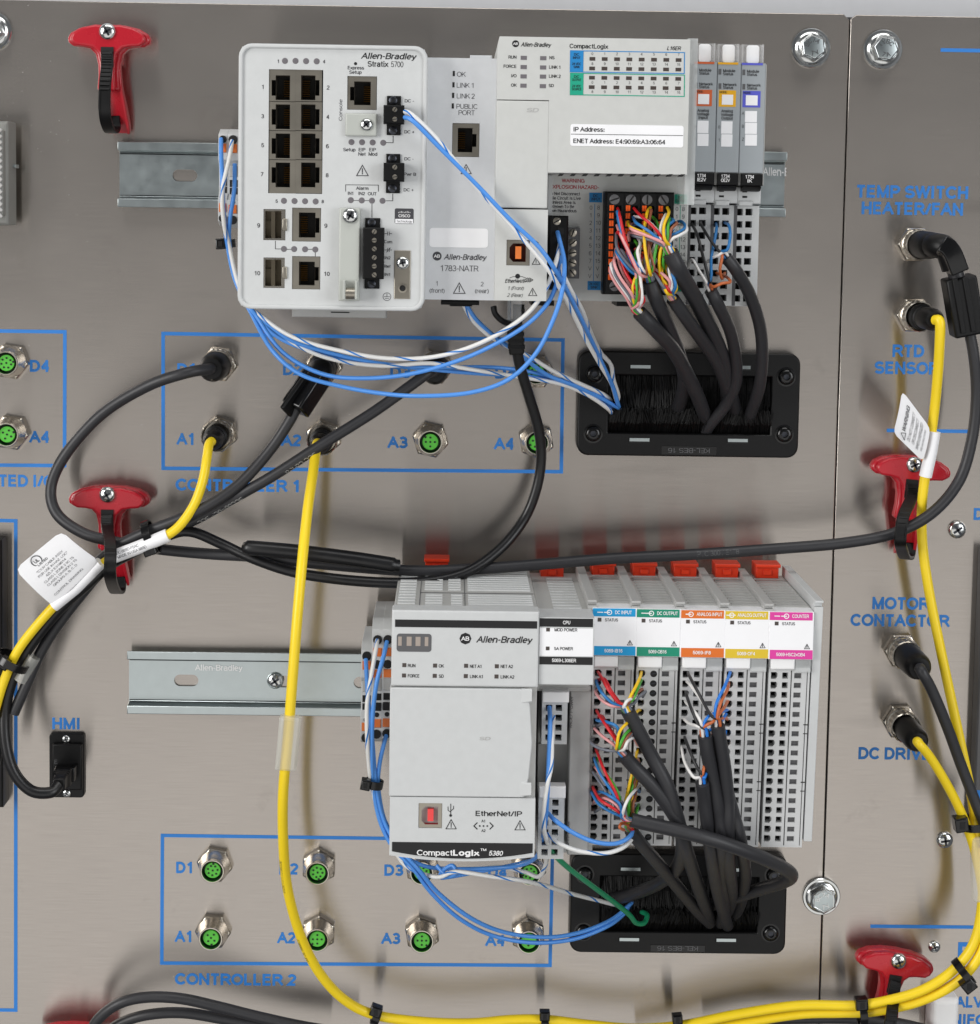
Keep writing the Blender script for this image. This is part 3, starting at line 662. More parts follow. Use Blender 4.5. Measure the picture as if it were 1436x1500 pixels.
def plug_socket(px, py, label, rot, group, boot=(7.4, 36), ring=True, ribs=False):
    """socket with a plug screwed in; returns the point where the cable leaves"""
    x, z = I(px, py, 4); t = thing('plugged_socket', label, 'socket', (x, 0, z), group); socket_base(t, x, z, rot)
    a = MB(); a.lathe((x, 0, z), [(8.4, 4.6), (8.0, 6.5), (7.2, 7), (7.2, 9.5)], 30); obj('barrel', a, M['nickel'], t)
    a = MB(); n = 40; b = len(a.v)
    prof = [(7.0, 9), (8.3, 9.3), (8.3, 15.5), (7.6, 16)]
    for r, h in prof:
        for k in range(n):
            q = r - (.35 if k % 2 and r > 8 else 0); a.v.append((x + q * math.cos(2 * math.pi * k / n), h, z + q * math.sin(2 * math.pi * k / n)))
    for i in range(3):
        for k in range(n): a.f.append((i * n + k, i * n + (k + 1) % n, (i + 1) * n + (k + 1) % n, (i + 1) * n + k)); a.m.append(0)
    obj('knurled_ring', a, M['nickel'], t, sharp=20)
    r, e = boot; a = MB()
    if ribs: pr = [(r, 14), (r, 20), (r - 1, 20.4), (r - .8, 24), (r - 1.6, 24.4), (r - 1.6, 27), (r - 1.0, 27.4), (r - 1.0, e - 3), (r - 2.6, e), (r - 3.4, e)]
    else: pr = [(r, 14), (r + .1, 22), (r - .2, e - 5), (r - .9, e - 2), (r - 2.0, e - .3), (r - 3.6, e)]
    a.lathe((x, 0, z), pr, 28); obj('plug_boot', a, M['black'], t, sharp=30)
    return (x, e, z)
E1 = plug_socket(321, 533, 'black plug in the socket marked D1, CONTROLLER 1 box', 8, G1)
E2 = plug_socket(475, 536, 'black plug in the socket marked D2, CONTROLLER 1 box', 8, G1, (7.2, 30))
E3 = plug_socket(638, 537, 'black plug in the socket marked D3, CONTROLLER 1 box', 8, G1)
E4 = plug_socket(321, 636, 'black plug with a yellow cable in the socket marked A1', 20, G1, (6.3, 34), ribs=True)
E5 = plug_socket(474, 641, 'black plug with a yellow cable in the socket marked A2', 20, G1, (6.3, 34), ribs=True)
G4 = 'plugged sockets down the right steel panel'
E6 = plug_socket(1342, 358, 'black right angled plug in the socket under TEMP SWITCH HEATER/FAN', 0, G4, (7.2, 40))
E7 = plug_socket(1340, 462, 'ribbed black plug with a yellow cable above RTD SENSOR', 0, G4, (6.8, 45), ribs=True)
E8 = plug_socket(1322, 954, 'black plug in the socket under MOTOR CONTACTOR', 0, G4, (7.4, 42))
E9 = plug_socket(1320, 1058, 'black plug with a yellow cable above DC DRIVE', 0, G4, (6.6, 42))

# ---- brush plates
def brush_plate(label, c, win, scr, slots, tag, text):
    d = 8.0; P = [I(px, py, d) for px, py in c]
    x0, x1 = (P[0][0] + P[3][0]) / 2, (P[1][0] + P[2][0]) / 2; z1, z0 = (P[0][1] + P[1][1]) / 2, (P[2][1] + P[3][1]) / 2
    a0, b0 = I(win[0], win[1], d); a1, b1 = I(win[2], win[3], d)
    t = thing('brush_plate', label, 'cable entry', ((x0 + x1) / 2, 0, z0), 'black brush cable entries')
    a = MB(); outer = rrect(x0, x1, z0, z1, 6); n = len(outer)
    inner = rrect(a0, a1, b1, b0, .3)
    a.ring(outer, inner, .1, d); obj('frame', a, M['black'], t, bevel=.9)
    a = MB(); a.rect(a0 - 1, a1 + 1, b1 - 1, b0 + 1, .35); obj('backing', a, M['well'], t, sharp=0)
    for px, py in scr:
        x, z = I(px, py, d); a = MB(); a.lathe((x, d, z), [(5.2, -.5), (5.2, .1), (4.3, .2), (4.2, 1.2), (3.6, 2.1), (2.4, 2.5), (1.7, 2.5), (1.6, .9), (.2, .8)], 26); s_ = obj('screw', a, M['blackg'], t)
        a = MB(); a.lathe((x, d, z), [(1.65, 1.2), (.1, 1.1)], 6); obj('recess', a, M['slot'], s_)
    for px, py in slots:
        x, z = I(px, py, d); a = MB(); a.box(x - 5.7, x + 5.7, z - 1.5, z + 1.5, d - .2, d + .35, 1); a.box(x - 5.3, x + 5.3, z - .5, z + 1.2, d + .3, d + .5, 0); obj('clip', a, [M['zinc'], M['well']], t)
    a = MB(); a.box(*B(*tag, d), d - .1, d + .25, 0, .1); pl = obj('name_plate', a, M['blackg'], t)
    if text: a = MB(); T(a, text, (tag[0] + tag[2]) / 2, (tag[1] + tag[3]) / 2, d + .3, 7, 62, rot=180); obj('raised_lettering', a, M['dgrey'], pl, sharp=0)
    # bristles: uneven tufts leaning from both long edges
    a = MB(); rnd = random.Random(len(label)); zm = (b0 + b1) / 2 - 3
    for i in range(2600):
        up = i % 2; u = rnd.random(); X = a0 + u * (a1 - a0)
        wob = 3.5 * math.sin(u * 19) + 2.0 * math.sin(u * 43 + 1)
        zs = b0 if up else b1; ln = ((b0 - zm) if up else (zm - b1)) * rnd.uniform(.8, 1.12)
        de = rnd.uniform(1.5, 6.0); lean = wob * .55 + rnd.uniform(-1.6, 1.6); bul = (2.5 if not up else .5) + rnd.uniform(0, 2.5)
        pts = [(X, de - 1, zs), (X + lean * .3, de + bul, zs + (-1 if up else 1) * ln * .5), (X + lean, de + bul * 1.3, zs + (-1 if up else 1) * ln)]
        w = .1 + .1 * rnd.random(); b = len(a.v)
        for p in pts: a.v += [(p[0] - w, p[1], p[2]), (p[0] + w, p[1] + .12, p[2])]
        a.f += [(b, b + 1, b + 3, b + 2), (b + 2, b + 3, b + 5, b + 4)]; a.m += [0, 0]
    obj('bristles', a, M['bristle'], t, sharp=0, kind='stuff')
brush_plate('black brush cable entry under the upper row of modules', [(848, 514), (1173, 518), (1170, 671), (845, 667)], (893, 549, 1128, 637), [(871, 548), (1152, 552), (869, 635), (1149, 636)],
            [(938.5, 538), (1085, 539), (937, 645), (1081, 646)], (969, 653, 1050, 667), 'KEL-BES 16')
brush_plate('black brush cable entry under the lower row of modules', [(838, 1251), (1155, 1253), (1150, 1398), (834, 1396)], (881, 1284, 1109, 1367), [(857, 1281), (1134, 1282), (855, 1365), (1129, 1367)],
            [(924, 1274), (1075, 1275), (922, 1377), (1064, 1378)], (953, 1384, 1033, 1395), 'KEL-BES 16')

# ---- socket plate marked HMI
d = 3.0; x0, x1, z0, z1 = B(72, 1074, 123, 1169, d); t = thing('data_socket', 'black data socket plate marked HMI with a plug pushed in', 'socket', ((x0 + x1) / 2, 0, z0))
a = MB(); a.prism(rrect(x0, x1, z0, z1, 2), .1, d); obj('plate', a, M['black'], t, bevel=.6)
a = MB(); a.pbox(76, 1090, 120, 1158, d, d + 3); obj('raised_bezel', a, M['black'], t, bevel=.8)
x, z = I(97, 1083, d); screw_part(t, x, z, d, 6.5 * K(d), 20); x, z = I(98, 1162, d); screw_part(t, x, z, d, 6.5 * K(d), 60)
a = MB(); T(a, 'E', 82, 1116, d + 3.1, 6, 5); obj('raised_lettering', a, M['dgrey'], t, sharp=0)
t2 = thing('data_plug', 'black ribbed plug pushed into the HMI socket', 'plug', W(92, 1140, 6))
a = MB(); q = W(95, 1132, 5); p = W(86, 1150, 38); ax = (p - q)
a.lathe(q, [(6.6, 0), (6.6, 14), (6.0, 15), (6.2, 17), (5.5, 18), (5.7, 20), (5.0, 21), (5.2, 23), (4.6, 24), (4.6, ax.length)], 4, axis=ax, a0=R3(45)); obj('housing', a, M['black'], t2, sharp=25, bevel=.7)
a = MB(); q2 = W(107, 1135, 8); a.pbox(104, 1126, 109, 1146, 6, 16); obj('latch', a, M['blackg'], t2, bevel=.4)
HMI_END = tuple(p)
# ================================================================== upper row of modules
def flat_print(parent, ink, fn, name='printed_lettering', bold=None):
    """each readable line of print is a part; the tiniest print stays joined"""
    m = MB(); fn(m); marks = m.runs; rest = MB(); taken = set()
    for k, (v0, f0, h) in enumerate(marks):
        if h < 5.6: continue
        nf = len([1 for f in m.f[f0:(marks[k + 1][1] if k + 1 < len(marks) else len(m.f))] if True])
        v1 = max(max(f) for f in m.f[f0:f0 + nf]) + 1 if nf else v0
        if k + 1 < len(marks): v1 = min(v1, marks[k + 1][0])
        one = MB(); one.add(m.v[v0:v1], [tuple(i - v0 for i in f) for f in m.f[f0:f0 + nf] if max(f) < v1]); taken.update(range(f0, f0 + nf))
        obj(name, one, M[ink], parent, sharp=0)
    left = [f for i, f in enumerate(m.f) if i not in taken]
    if left:
        rest.add(m.v, left); rest_used = sorted({i for f in left for i in f}); new = {i: k for k, i in enumerate(rest_used)}
        fine = MB(); fine.add([m.v[i] for i in rest_used], [tuple(new[i] for i in f) for f in left]); obj('fine_print' if name == 'printed_lettering' else name, fine, M[ink], parent, sharp=0, kind='stuff' if name == 'printed_lettering' else None)
def dots(parent, pts, d, r, m='led', name='status_lamp', rect=None):
    for px, py in pts:
        a = MB(); x, z = I(px, py, d)
        if rect: a.box(x - rect[0] * K(d) / 2, x + rect[0] * K(d) / 2, z - rect[1] * K(d) / 2, z + rect[1] * K(d) / 2, d - .6, d + .12)
        else: a.lathe((x, d, z), [(r * K(d), -.5), (r * K(d), .1), (r * K(d) * .8, .18)], 16)
        obj(name, a, M[m], parent)
def jack(parent, fr, op, notch, d, depth=9.0, name='port', pins=True):
    """shielded network jack: metal rim with a stepped opening; px rectangles"""
    f = B(*fr, d); o = B(*op, d); n = B(*notch, d)
    a = MB(); a.plate(*f, d, [(o[0], o[1], o[2], o[3], depth, 0, 1), (n[0], n[1], n[2], n[3], depth - 2, 0, 1)], 0)
    a.add([(f[0], d - 3, f[2]), (f[1], d - 3, f[2]), (f[1], d - 3, f[3]), (f[0], d - 3, f[3]), (f[0], d, f[2]), (f[1], d, f[2]), (f[1], d, f[3]), (f[0], d, f[3])], [(0, 1, 5, 4), (1, 2, 6, 5), (2, 3, 7, 6), (3, 0, 4, 7)])
    p = obj(name, a, [M['tin'], M['well']], parent, sharp=20)
    if pins:
        a = MB(); zc, h = (o[2] + o[3]) / 2, (o[3] - o[2]) * .62; side = o[1] if (n[0] + n[1]) < (o[0] + o[1]) else o[0]; sg = -1 if side == o[1] else 1
        for i in range(8):
            z = zc - h / 2 + h * i / 7; a.box(min(side + sg * .3, side + sg * 3.6), max(side + sg * .3, side + sg * 3.6), z - .16, z + .16, d - depth + .5, d - depth + 2.2 - .2 * sg)
        obj('contact', a, M['gold'], p)
    return p
def block(name, parent, px, d0, d1, m, ch=.6, bev=0.0):
    a = MB(); a.pbox(*px, d0, d1, 0, ch); return obj(name, a, M[m], parent, bevel=bev)
def slot_screw(parent, px, py, d, r, rot, m='slot', name='terminal_screw'):
    x, z = I(px, py, d); a = MB(); a.lathe((x, d, z), [(r, -.3), (r, .15), (r * .85, .35)], 14); o = obj(name, a, M[m], parent)
    a = MB(); ca, sa = math.cos(R3(rot)), math.sin(R3(rot)); a.add([(x + u * ca - v * sa, d + .4, z + u * sa + v * ca) for u, v in ((-r * .9, -r * .16), (r * .9, -r * .16), (r * .9, r * .16), (-r * .9, r * .16))], [(0, 1, 2, 3)]); obj('recess', a, M['well'], o, sharp=0)
def warn(parent, px, py, d, w, ink='ink'): flat_print(parent, ink, lambda m: warn_sign(m, px, py, d, w), 'warning_sign')
def round_logo(parent, px, py, d, r, ink='ink', letters='AB', wink='wink', n=20):
    a = MB(); x, z = I(px, py, d); a.disc(x, z, d, r * K(d), n); o = obj('round_emblem', a, M[ink], parent, sharp=0)
    a = MB(); T(a, letters, px, py, d + .06, r * .72, r * 1.35, 1); obj('emblem_letters', a, M[wink], o, sharp=0)

# ---------------------------------------------------------------- network switch
D = 105.0
x0, x1, z0, z1 = B(350, 63, 622, 456, D); sw = thing('network_switch', 'large light grey network switch with ten numbered ports', 'network switch', ((x0 + x1) / 2, 0, z0))
a = MB(); a.box(x0 + 2, x1 - 2, z0 + 2, z1 - 2, 12, D - 14, 0, 1); obj('housing', a, M['mgrey'], sw)
a = MB(); a.ring(rrect(x0, x1, z0, z1, 6.2), rrect(x0 + 2.1, x1 - 2.1, z0 + 2.1, z1 - 2.1, 4.6), D - 18, D + .9); obj('rim', a, M['lgrey'], sw, bevel=.7)
a = MB(); h = []
for r_ in ((394, 101, 472, 284), (509, 111, 552, 161), (428, 304, 470, 354), (428, 375, 469, 424), (386, 306, 418, 352), (386, 377, 417, 422), (567, 140, 587, 198), (566, 225, 586, 283), (535, 319, 556, 423)):
    b = B(*r_, D); h.append((b[0], b[1], b[2], b[3], 12, 0, 1))
a.plate(x0 + 1.5, x1 - 1.5, z0 + 1.5, z1 - 1.5, D - .3, h, 0, D - 15); obj('face_plate', a, [M['lgrey'], M['well']], sw, sharp=20)
D -= .3
rows_y = (101.5, 148.8, 191.4, 234.0, 283.5)
for i in range(4):
    y = 110 + 42.6 * i
    jack(sw, (394.5, rows_y[i], 432.9, rows_y[i + 1] - .25), (404, y, 424.8, y + 36.5), (398, y + 7, 404, y + 30), D - .5, 10)
    jack(sw, (433.1, rows_y[i], 471.5, rows_y[i + 1] - .25), (441.2, y, 462, y + 36.5), (462, y + 7, 468, y + 30), D - .5, 10)
jack(sw, (509.5, 111.5, 551.5, 160.5), (519, 119, 543, 154), (513, 127, 519, 147), D - .5)
jack(sw, (428.5, 304.5, 469.5, 353.5), (438, 311, 462, 348), (462, 319, 468, 341), D - .5)
jack(sw, (428.5, 375.5, 468.5, 423.5), (438, 383, 461, 418), (461, 391, 467, 411), D - .5)
for y0, y1 in ((306.5, 351.5), (377.5, 421.5)):
    f = B(386.5, y0, 417.5, y1, D); a = MB(); q0 = B(388.5, y0 + 2.5, 399, y1 - 2.5, D); q1 = B(401.5, y0 + 2.5, 412, y1 - 2.5, D); a.plate(*f, D - .5, [(*q0, 7, 0, 1), (*q1, 7, 0, 1)], 0)
    p = obj('module_slot', a, [M['nickel'], M['cage']], sw, sharp=20)
    a = MB(); ym = (y0 + y1) / 2; a.pbox(397.5, y0 + 3, 403, y1 - 3, D - 4, D - .3); a.pbox(388, ym - 6, 398, ym + 6, D - 7, D - 5.5); obj('divider', a, M['cage'], p)
    a = MB(); a.pbox(413.5, ym - 9, 420.5, ym + 9, D - 4, D + 1.0); obj('latch', a, M['tin'], p, bevel=.4)
block('console_cover', sw, (506, 165.5, 552, 199.5), D, D + 2.6, 'cover', .5, .4); x, z = I(537, 182.5, D + 2.6); screw_part(sw, x, z, D + 2.5, 9.3 * K(D), 40)
def power_plug(px, y0, y1, p0, p1, n, wide=(562, 592)):
    block('terminal_block', sw, (px, y0 + .5, px + 19.5, y1 - .5), D - 10, D + 1.2, 'black', .3)
    t_ = block('terminal_plug', sw, (wide[0], p0, wide[1], p1), D + 1.4, D + 8, 'black', .6)
    slot_screw(sw, px + 9, y0 + 7, D + 1.3, 2.0, 40); slot_screw(sw, px + 9, y1 - 7, D + 1.3, 2.0, -30)
    for k in range(n): slot_screw(sw, wide[0] + .55 * (wide[1] - wide[0]), p0 + (p1 - p0) * (k + .5) / n, D + 8, 1.2, 60 - 50 * (k % 3), 'tin')
power_plug(567, 140, 198, 153.5, 181.5, 2); power_plug(566, 225, 283, 238, 266, 2); power_plug(535.5, 319, 423, 333, 409, 6, (532, 562))
cv = block('card_cover', sw, (497, 304, 526.5, 441), D, D + 5.2, 'cover', .5, .5); x, z = I(513, 316, D + 6); screw_part(sw, x, z, D + 5.1, 11.5 * K(D), 60)
a = MB(); a.pbox(502, 411, 506, 439, D + 5, D + 10, 0, .4); a.pbox(520, 411, 524, 439, D + 5, D + 10, 0, .4); obj('cover_lug', a, M['cover'], cv)
x, z = I(513, 430, D + 7); a = MB(); a.lathe((x - 2.4, D + 7, z), [(2.7, 0), (2.7, 4.8)], 14, axis=(1, 0, 0)); obj('cover_pin', a, M['tin'], cv)
block('ground_plate', sw, (578, 366.5, 601, 438), D - .1, D + .5, 'tin', .2, 1.2); x, z = I(590, 385, D); screw_part(sw, x, z, D + .5, 9.6 * K(D), 15)
x, z = I(590, 422, D); a = MB(); a.lathe((x, D + .5, z), [(2.3, 0), (2.3, .5), (1.5, .6), (1.3, .1), (.1, 0)], 18, mis=[0, 0, 0, 1, 1]); obj('threaded_hole', a, [M['tin'], M['well']], sw)
dots(sw, [(417.5, 89), (433, 89), (448.5, 89.3), (464, 89.6), (416, 294), (431.5, 294.3), (447, 294.6), (462.5, 295), (416, 364.5), (431, 364.7), (447, 365), (462, 365.3), (515, 208), (530.5, 208.2), (546, 208.5), (561.5, 209), (514, 293), (530, 293.4), (545, 293.8), (560.5, 294)], D, 4.4)
def sw_text(m):
    T(m, 'Allen-Bradley', 570.5, 82, D + .1, 8.8, 79, 1, it=.25); T(m, 'Stratix', 554, 93.5, D + .1, 8.2, 30, 1); T(m, '5700', 582, 94, D + .1, 8.2, 18, 0)
    line(m, [(561, 208.5), (576, 209), (576, 199)], .9, D + .1); line(m, [(566, 294), (575.5, 294), (575.5, 284)], .9, D + .1); line(m, [(545, 299), (545, 318)], .9, D + .1)
    line(m, [(403.5, 353), (403.5, 364.5), (412, 364.5)], .8, D + .1); line(m, [(462, 370), (462, 375)], .8, D + .1)
    for u, v, y in ((420, 427, 365), (451, 458, 365), (518, 526, 293.5), (534, 541, 293.7)): line(m, [(u, y), (v, y)], .8, D + .1)
    line(m, [(506.5, 280), (506.5, 270.5), (554.5, 271), (554.5, 280)], .8, D + .1)
    x, z = I(521, 88, D); m_ = m; m.disc(*I(521, 93, D), D + .1, .75, 12)
flat_print(sw, 'ink', sw_text)
def sw_text2(m):
    for s_, px, py, h, w in [('1', 408, 89.5, 5, None), ('4', 475, 90, 5, None), ('5', 405.5, 294.5, 5, None), ('8', 473, 295, 5, None), ('1', 385.5, 127, 6, None), ('2', 481, 128, 6, None), ('3', 385, 170, 6, None), ('4', 480.5, 171, 6, None),
                             ('5', 385, 212.5, 6, None), ('6', 480, 214, 6, None), ('7', 384, 255, 6, None), ('8', 479.5, 256.5, 6, None), ('9', 379, 330, 6.2, None), ('9', 477.5, 330.5, 6.2, None), ('10', 377, 400, 6.2, None), ('10', 479, 401, 6.2, None),
                             ('Express', 521.5, 99, 5, 24), ('Setup', 521, 105.5, 5, 18), ('Setup', 512, 219, 5, 18), ('EIP', 530.5, 219, 5, 10), ('Net', 530.5, 225.5, 5, 11), ('EIP', 546, 219, 5, 10), ('Mod', 546.5, 225.5, 5, 13),
                             ('DC -', 600, 147.5, 4.6, 14), ('A', 609, 170.5, 4.6, None), ('DC +', 600, 193, 4.6, 15), ('DC -', 599.5, 232.5, 4.6, 14), ('Pwr B', 601, 255, 4.6, 18), ('DC +', 599, 278, 4.6, 15),
                             ('Alarm', 531, 275.5, 4.8, 18), ('IN1', 514, 283, 4.8, 9), ('IN2', 530, 283.3, 4.8, 10), ('OUT', 545.5, 283.6, 4.8, 13), ('C' + 'om', 569, 354, 4.4, 12), ('IN2', 568, 377.5, 4.2, 9), ('R' + 'ef', 568, 390, 4.2, 9), ('IN1', 568, 402, 4.2, 9.2) ]:
        T(m, s_, px, py, D + .1, h, w, 1)
    T(m, 'Console', 499, 161, D + .1, 4.8, 31, 0, rot=90)
    for y in (342, 366): line(m, [(564, y), (567.5, y)], .8, D + .1); line(m, [(568, y - 2.5), (568, y + 2.5)], .8, D + .1); line(m, [(570.5, y - 2.5), (570.5, y + 2.5)], .8, D + .1); line(m, [(571, y), (574, y)], .8, D + .1)
    line(m, [(566.5, 369), (572, 363)], .8, D + .15)
    cx, cz = I(567, 434.5, D); m.ring([(cx + 2.0 * math.cos(R3(k * 18)), cz + 2.0 * math.sin(R3(k * 18))) for k in range(20)], [(cx + 1.75 * math.cos(R3(k * 18)), cz + 1.75 * math.sin(R3(k * 18))) for k in range(20)], D + .02, D + .1)
    line(m, [(567, 430), (567, 434)], .8, D + .12); line(m, [(563, 434.5), (571, 434.5)], .8, D + .12); line(m, [(564.5, 437), (569.5, 437)], .8, D + .12)
flat_print(sw, 'gink', sw_text2); warn(sw, 531, 249.5, D + .1, 17, 'gink')
a = MB(); bx_ = B(578.5, 305, 606, 328, D); a.prism(rrect(*bx_, .8), D - .2, D + .08, 0); bd = obj('badge', a, M['gink'], sw)
a = MB(); a.rect(*B(579.3, 320.5, 605.2, 327.3, D), D + .14); obj('badge_panel', a, M['label'], bd, sharp=0)
a = MB(); T(a, 'CISCO', 592.5, 316, D + .16, 4.2, 17, 1)
for i, hh in enumerate((2, 4, 6, 4, 2, 4, 6, 4, 2)): line(a, [(584 + i * 2.1, 311.5 - hh * .35), (584 + i * 2.1, 311.5)], .7, D + .16)
obj('badge_letters', a, M['wink'], bd, sharp=0); a = MB(); T(a, 'Technology', 592.3, 324, D + .2, 3.6, 23); obj('badge_letters', a, M['gink'], bd, sharp=0)
a = MB(); a.pbox(428, 440, 566, 466, 52, 62, 0, .4); a.pbox(485, 456.5, 512, 458.5, 62, 62.3, 1); obj('mounting_bracket', a, [M['mgrey'], M['well']], sw)

# ---------------------------------------------------------------- narrow translator module
D = 92.0
x0, x1, z0, z1 = B(626, 84, 726.5, 440, D); nt = thing('network_module', 'slim grey module with one public port and a blank white label', 'module', ((x0 + x1) / 2, 0, z0))
b = B(663, 180, 702, 230, D); a = MB(); a.plate(x0, x1, z0, z1, D, [(*b, 10, 0, 1)], 0, 14); a.add([(x0, 14, z0), (x1, 14, z0), (x1, 14, z1), (x0, 14, z1)], [(0, 1, 2, 3)]); obj('housing', a, [M['ngrey'], M['well']], nt, bevel=.8)
block('top_latch', nt, (689, 80.5, 721, 90), 40, D - 2, 'ngrey', .5)
jack(nt, (663.5, 180.5, 701.5, 229.5), (671, 187, 692, 223), (692, 196, 698, 215), D - .4, 9)
dots(nt, [(665, 107.5), (664.5, 124), (664, 139.5), (663.5, 155)], D, 0, 'well', 'status_lamp', (3.2, 7.5))
flat_print(nt, 'gink', lambda m: [T(m, s_, px, py, D + .1, 7, w, 0, 'l') for s_, px, py, w in (('OK', 669.5, 108.5, 12.5), ('LINK 1', 669, 124.5, 26), ('LINK 2', 669, 140.3, 26.5), ('PUBLIC', 668.5, 155.5, 31), ('PORT', 671.5, 164.7, 24))]
           + [T(m, '1783-NATR', 673, 393, D + .1, 8.5, 56), T(m, '1', 640.5, 415, D + .1, 6.5), T(m, '2', 706.5, 416, D + .1, 6.5), T(m, '(front)', 640.5, 425.5, D + .1, 6.5, 23), T(m, '(rear)', 706, 426, D + .1, 6.5, 21)])
flat_print(nt, 'gink', lambda m: T(m, 'Allen-Bradley', 682.5, 376.5, D + .1, 8.3, 61, 1, it=.25)); round_logo(nt, 640.5, 375, D + .1, 6.6, 'gink')
warn(nt, 683, 247.5, D + .1, 15, 'gink'); warn(nt, 673, 422, D + .1, 17, 'gink')
a = MB(); a.prism(rrect(*B(629.5, 333.5, 715, 363, D), 1.6), D, D + .12); obj('blank_label', a, M['label'], nt)
a = MB(); a.pbox(646, 440, 702, 447, 70, 84, 0, .5); a.pbox(659, 444, 692, 449, 70, 80, 0, .5); obj('terminal_plug', a, M['black'], nt)

# ---------------------------------------------------------------- compact controller
D = 108.0; DR = 74.0
xa, za = I(732, 53, D); xb, zb = I(1007, 256, D); xl, zd = I(728, 145.5, D); xm = I(803.5, 200, D)[0]; zbot = I(760, 441, D)[1]
pc = thing('programmable_controller', 'wide grey controller whose cover carries the address label', 'controller', ((xa + xb) / 2, 0, zbot))
a = MB(); bx0, bz0 = I(804, 440, DR); bx1 = I(1009, 300, DR)[0]; a.box(xl + .5, bx1, bz0, za - 1.5, 14, DR, 0, .4); obj('housing', a, M['warm'], pc, bevel=.5)
a = MB(); a.prism([(xa, za), (xb, za), (xb, zb), (xm, zb), (xm, zd), (xl, zd), (xl, za - 4), (xa, za - .2)], DR + .2, D); obj('cover', a, M['warm'], pc, bevel=.8)
a = MB(); a.pbox(727.5, 146.5, 802, 305, DR + .2, D, 0, .4); obj('card_door', a, M['warm'], pc, bevel=.3)
a = MB(); b0 = B(726.5, 306, 800.5, 441, D); u = B(742.5, 351, 776, 389, D); a.plate(*b0, D, [(*u, 10, 0, 0)], 0, DR + .2); a.rect(*b0, 60); obj('lower_front', a, M['warm'], pc, bevel=.5)
a = MB(); a.pbox(1008.5, 56, 1017, 300, DR - 8, D - 4); obj('side_guard', a, M['frost'], pc)
for i in range(11):
    a = MB(); cx = 821.5 + 17.65 * i; p = [I(cx - 4, 257.6 + i * .1, D - 2), I(cx + 2, 257.6 + i * .1, D - 2), I(cx + 5, 254.2 + i * .1, D - 2), I(cx - 1, 254.2 + i * .1, D - 2)]; a.prism(p, D - 6, D - .2 + .35); obj('vent_slot', a, M['well'], pc, sharp=0)
dots(pc, [(767.5, 84.5), (767.3, 98), (767.2, 111.7), (767, 125.3), (796, 85), (795.8, 98.6), (795.6, 112), (795.4, 126)], D, 0, 'led', 'status_lamp', (9, 5.8))
def pc_text(m):
    T(m, 'Allen-Bradley', 786, 65.2, D + .1, 6.2, 43, 1, it=.25); T(m, 'CompactLogix', 863, 67.5, D + .1, 6.5, 56, 1); T(m, 'L16ER', 988, 70.5, D + .1, 5.6, 20, 1, it=.25)
    for s_, px, py, al in (('RUN', 757, 83.5, 'r'), ('FORCE', 757, 97, 'r'), ('I/O', 757, 110.8, 'r'), ('OK', 757, 124.5, 'r'), ('NS', 805, 84.2, 'l'), ('LINK 1', 804.5, 98, 'l'), ('LINK 2', 804.3, 111.3, 'l'), ('SD', 804, 125, 'l')): T(m, s_, px, py, D + .1, 4.6, None, 1, al)
    for i in range(8):
        px = 868 + 18.05 * i
        drop = i * .18; low, high = '%d' % i, '%d' % (i + 8)
        for s_, py in [(low, 78.4), (high, 93.0), (low, 120.5), (high, 134.0) ]: T(m, s_, px, py + drop, D + .1, 3.8)
    T(m, 'IP Address:', 840, 189, D + .25, 6.6, 46, 1, 'l'); T(m, 'ENET Address: E4:90:69:A3:06:64', 840, 206, D + .25, 6.6, 134, 1, 'l'); line(m, [(837, 196.2), (1000.5, 198.4)], .8, D + .25)
    T(m, 'EtherNet/IP', 756, 411.5, D + .1, 5.6, 31, 1, it=.25); T(m, '1 (Front)', 756, 422, D + .1, 5.2, 24, 0, it=.25); T(m, '2 (Rear)', 755, 432.3, D + .1, 5.2, 23, 0, it=.25)
    for k in range(3): line(m, [(770 + 3 * k, 407), (775 + 3 * k, 410), (770 + 3 * k, 413)], .9, D + .1)
    m.disc(*I(758.5, 404.5, D), D + .1, 3.6 * K(D)); line(m, [(747, 407), (752, 405), (765, 405), (772, 408)], .7, D + .1)
    for k in range(3): m.disc(*I(785.5 + 2.2 * (k % 2), 354 + 1.7 * k, D), D + .1, .5)
flat_print(pc, 'ink', pc_text); round_logo(pc, 755.5, 63.8, D + .1, 5)
for px, py, w in ((785.5, 382, 11.5), (780.5, 427.5, 12)): warn(pc, px, py, D + .1, w)
flat_print(pc, 'mgrey', lambda m: T(m, 'SD', 781, 161, D + .1, 6, 18, 1, it=.3), 'embossed_mark')
for y0, y1, mt, col in ((74, 106, 'blue', (30, 130, 195)), (107, 139.5, 'gwire', (20, 160, 130))):
    M['box' + mt] = M.get('box' + mt) or mat('print_box_' + mt, col, .5)
    a = MB(); line(a, [(836, y0), (1003, y0 + 2.8), (1002.6, y1 + 1.6), (835.6, y1 - 1), (836, y0)], 1.3, D + .08); obj('printed_frame', a, M['box' + mt], pc, sharp=0)
    a = MB(); a.prect(836, y0, 854.5, y1 - .8, D + .2); obj('printed_tag', a, M['box' + mt], pc, sharp=0)
flat_print(pc, 'ink', lambda m: [T(m, s_, 845, py, D + .28, 3.6, w, 1) for s_, py, w in (('DC', 79.5, 8), ('INPUT', 84.3, 11), ('24 VDC', 93.2, 13), ('SINK', 97.8, 9), ('DC', 112, 8), ('OUTPUT', 116.6, 13), ('24 VDC', 125.8, 13), ('SOURCE', 130.3, 14))], 'tag_lettering')
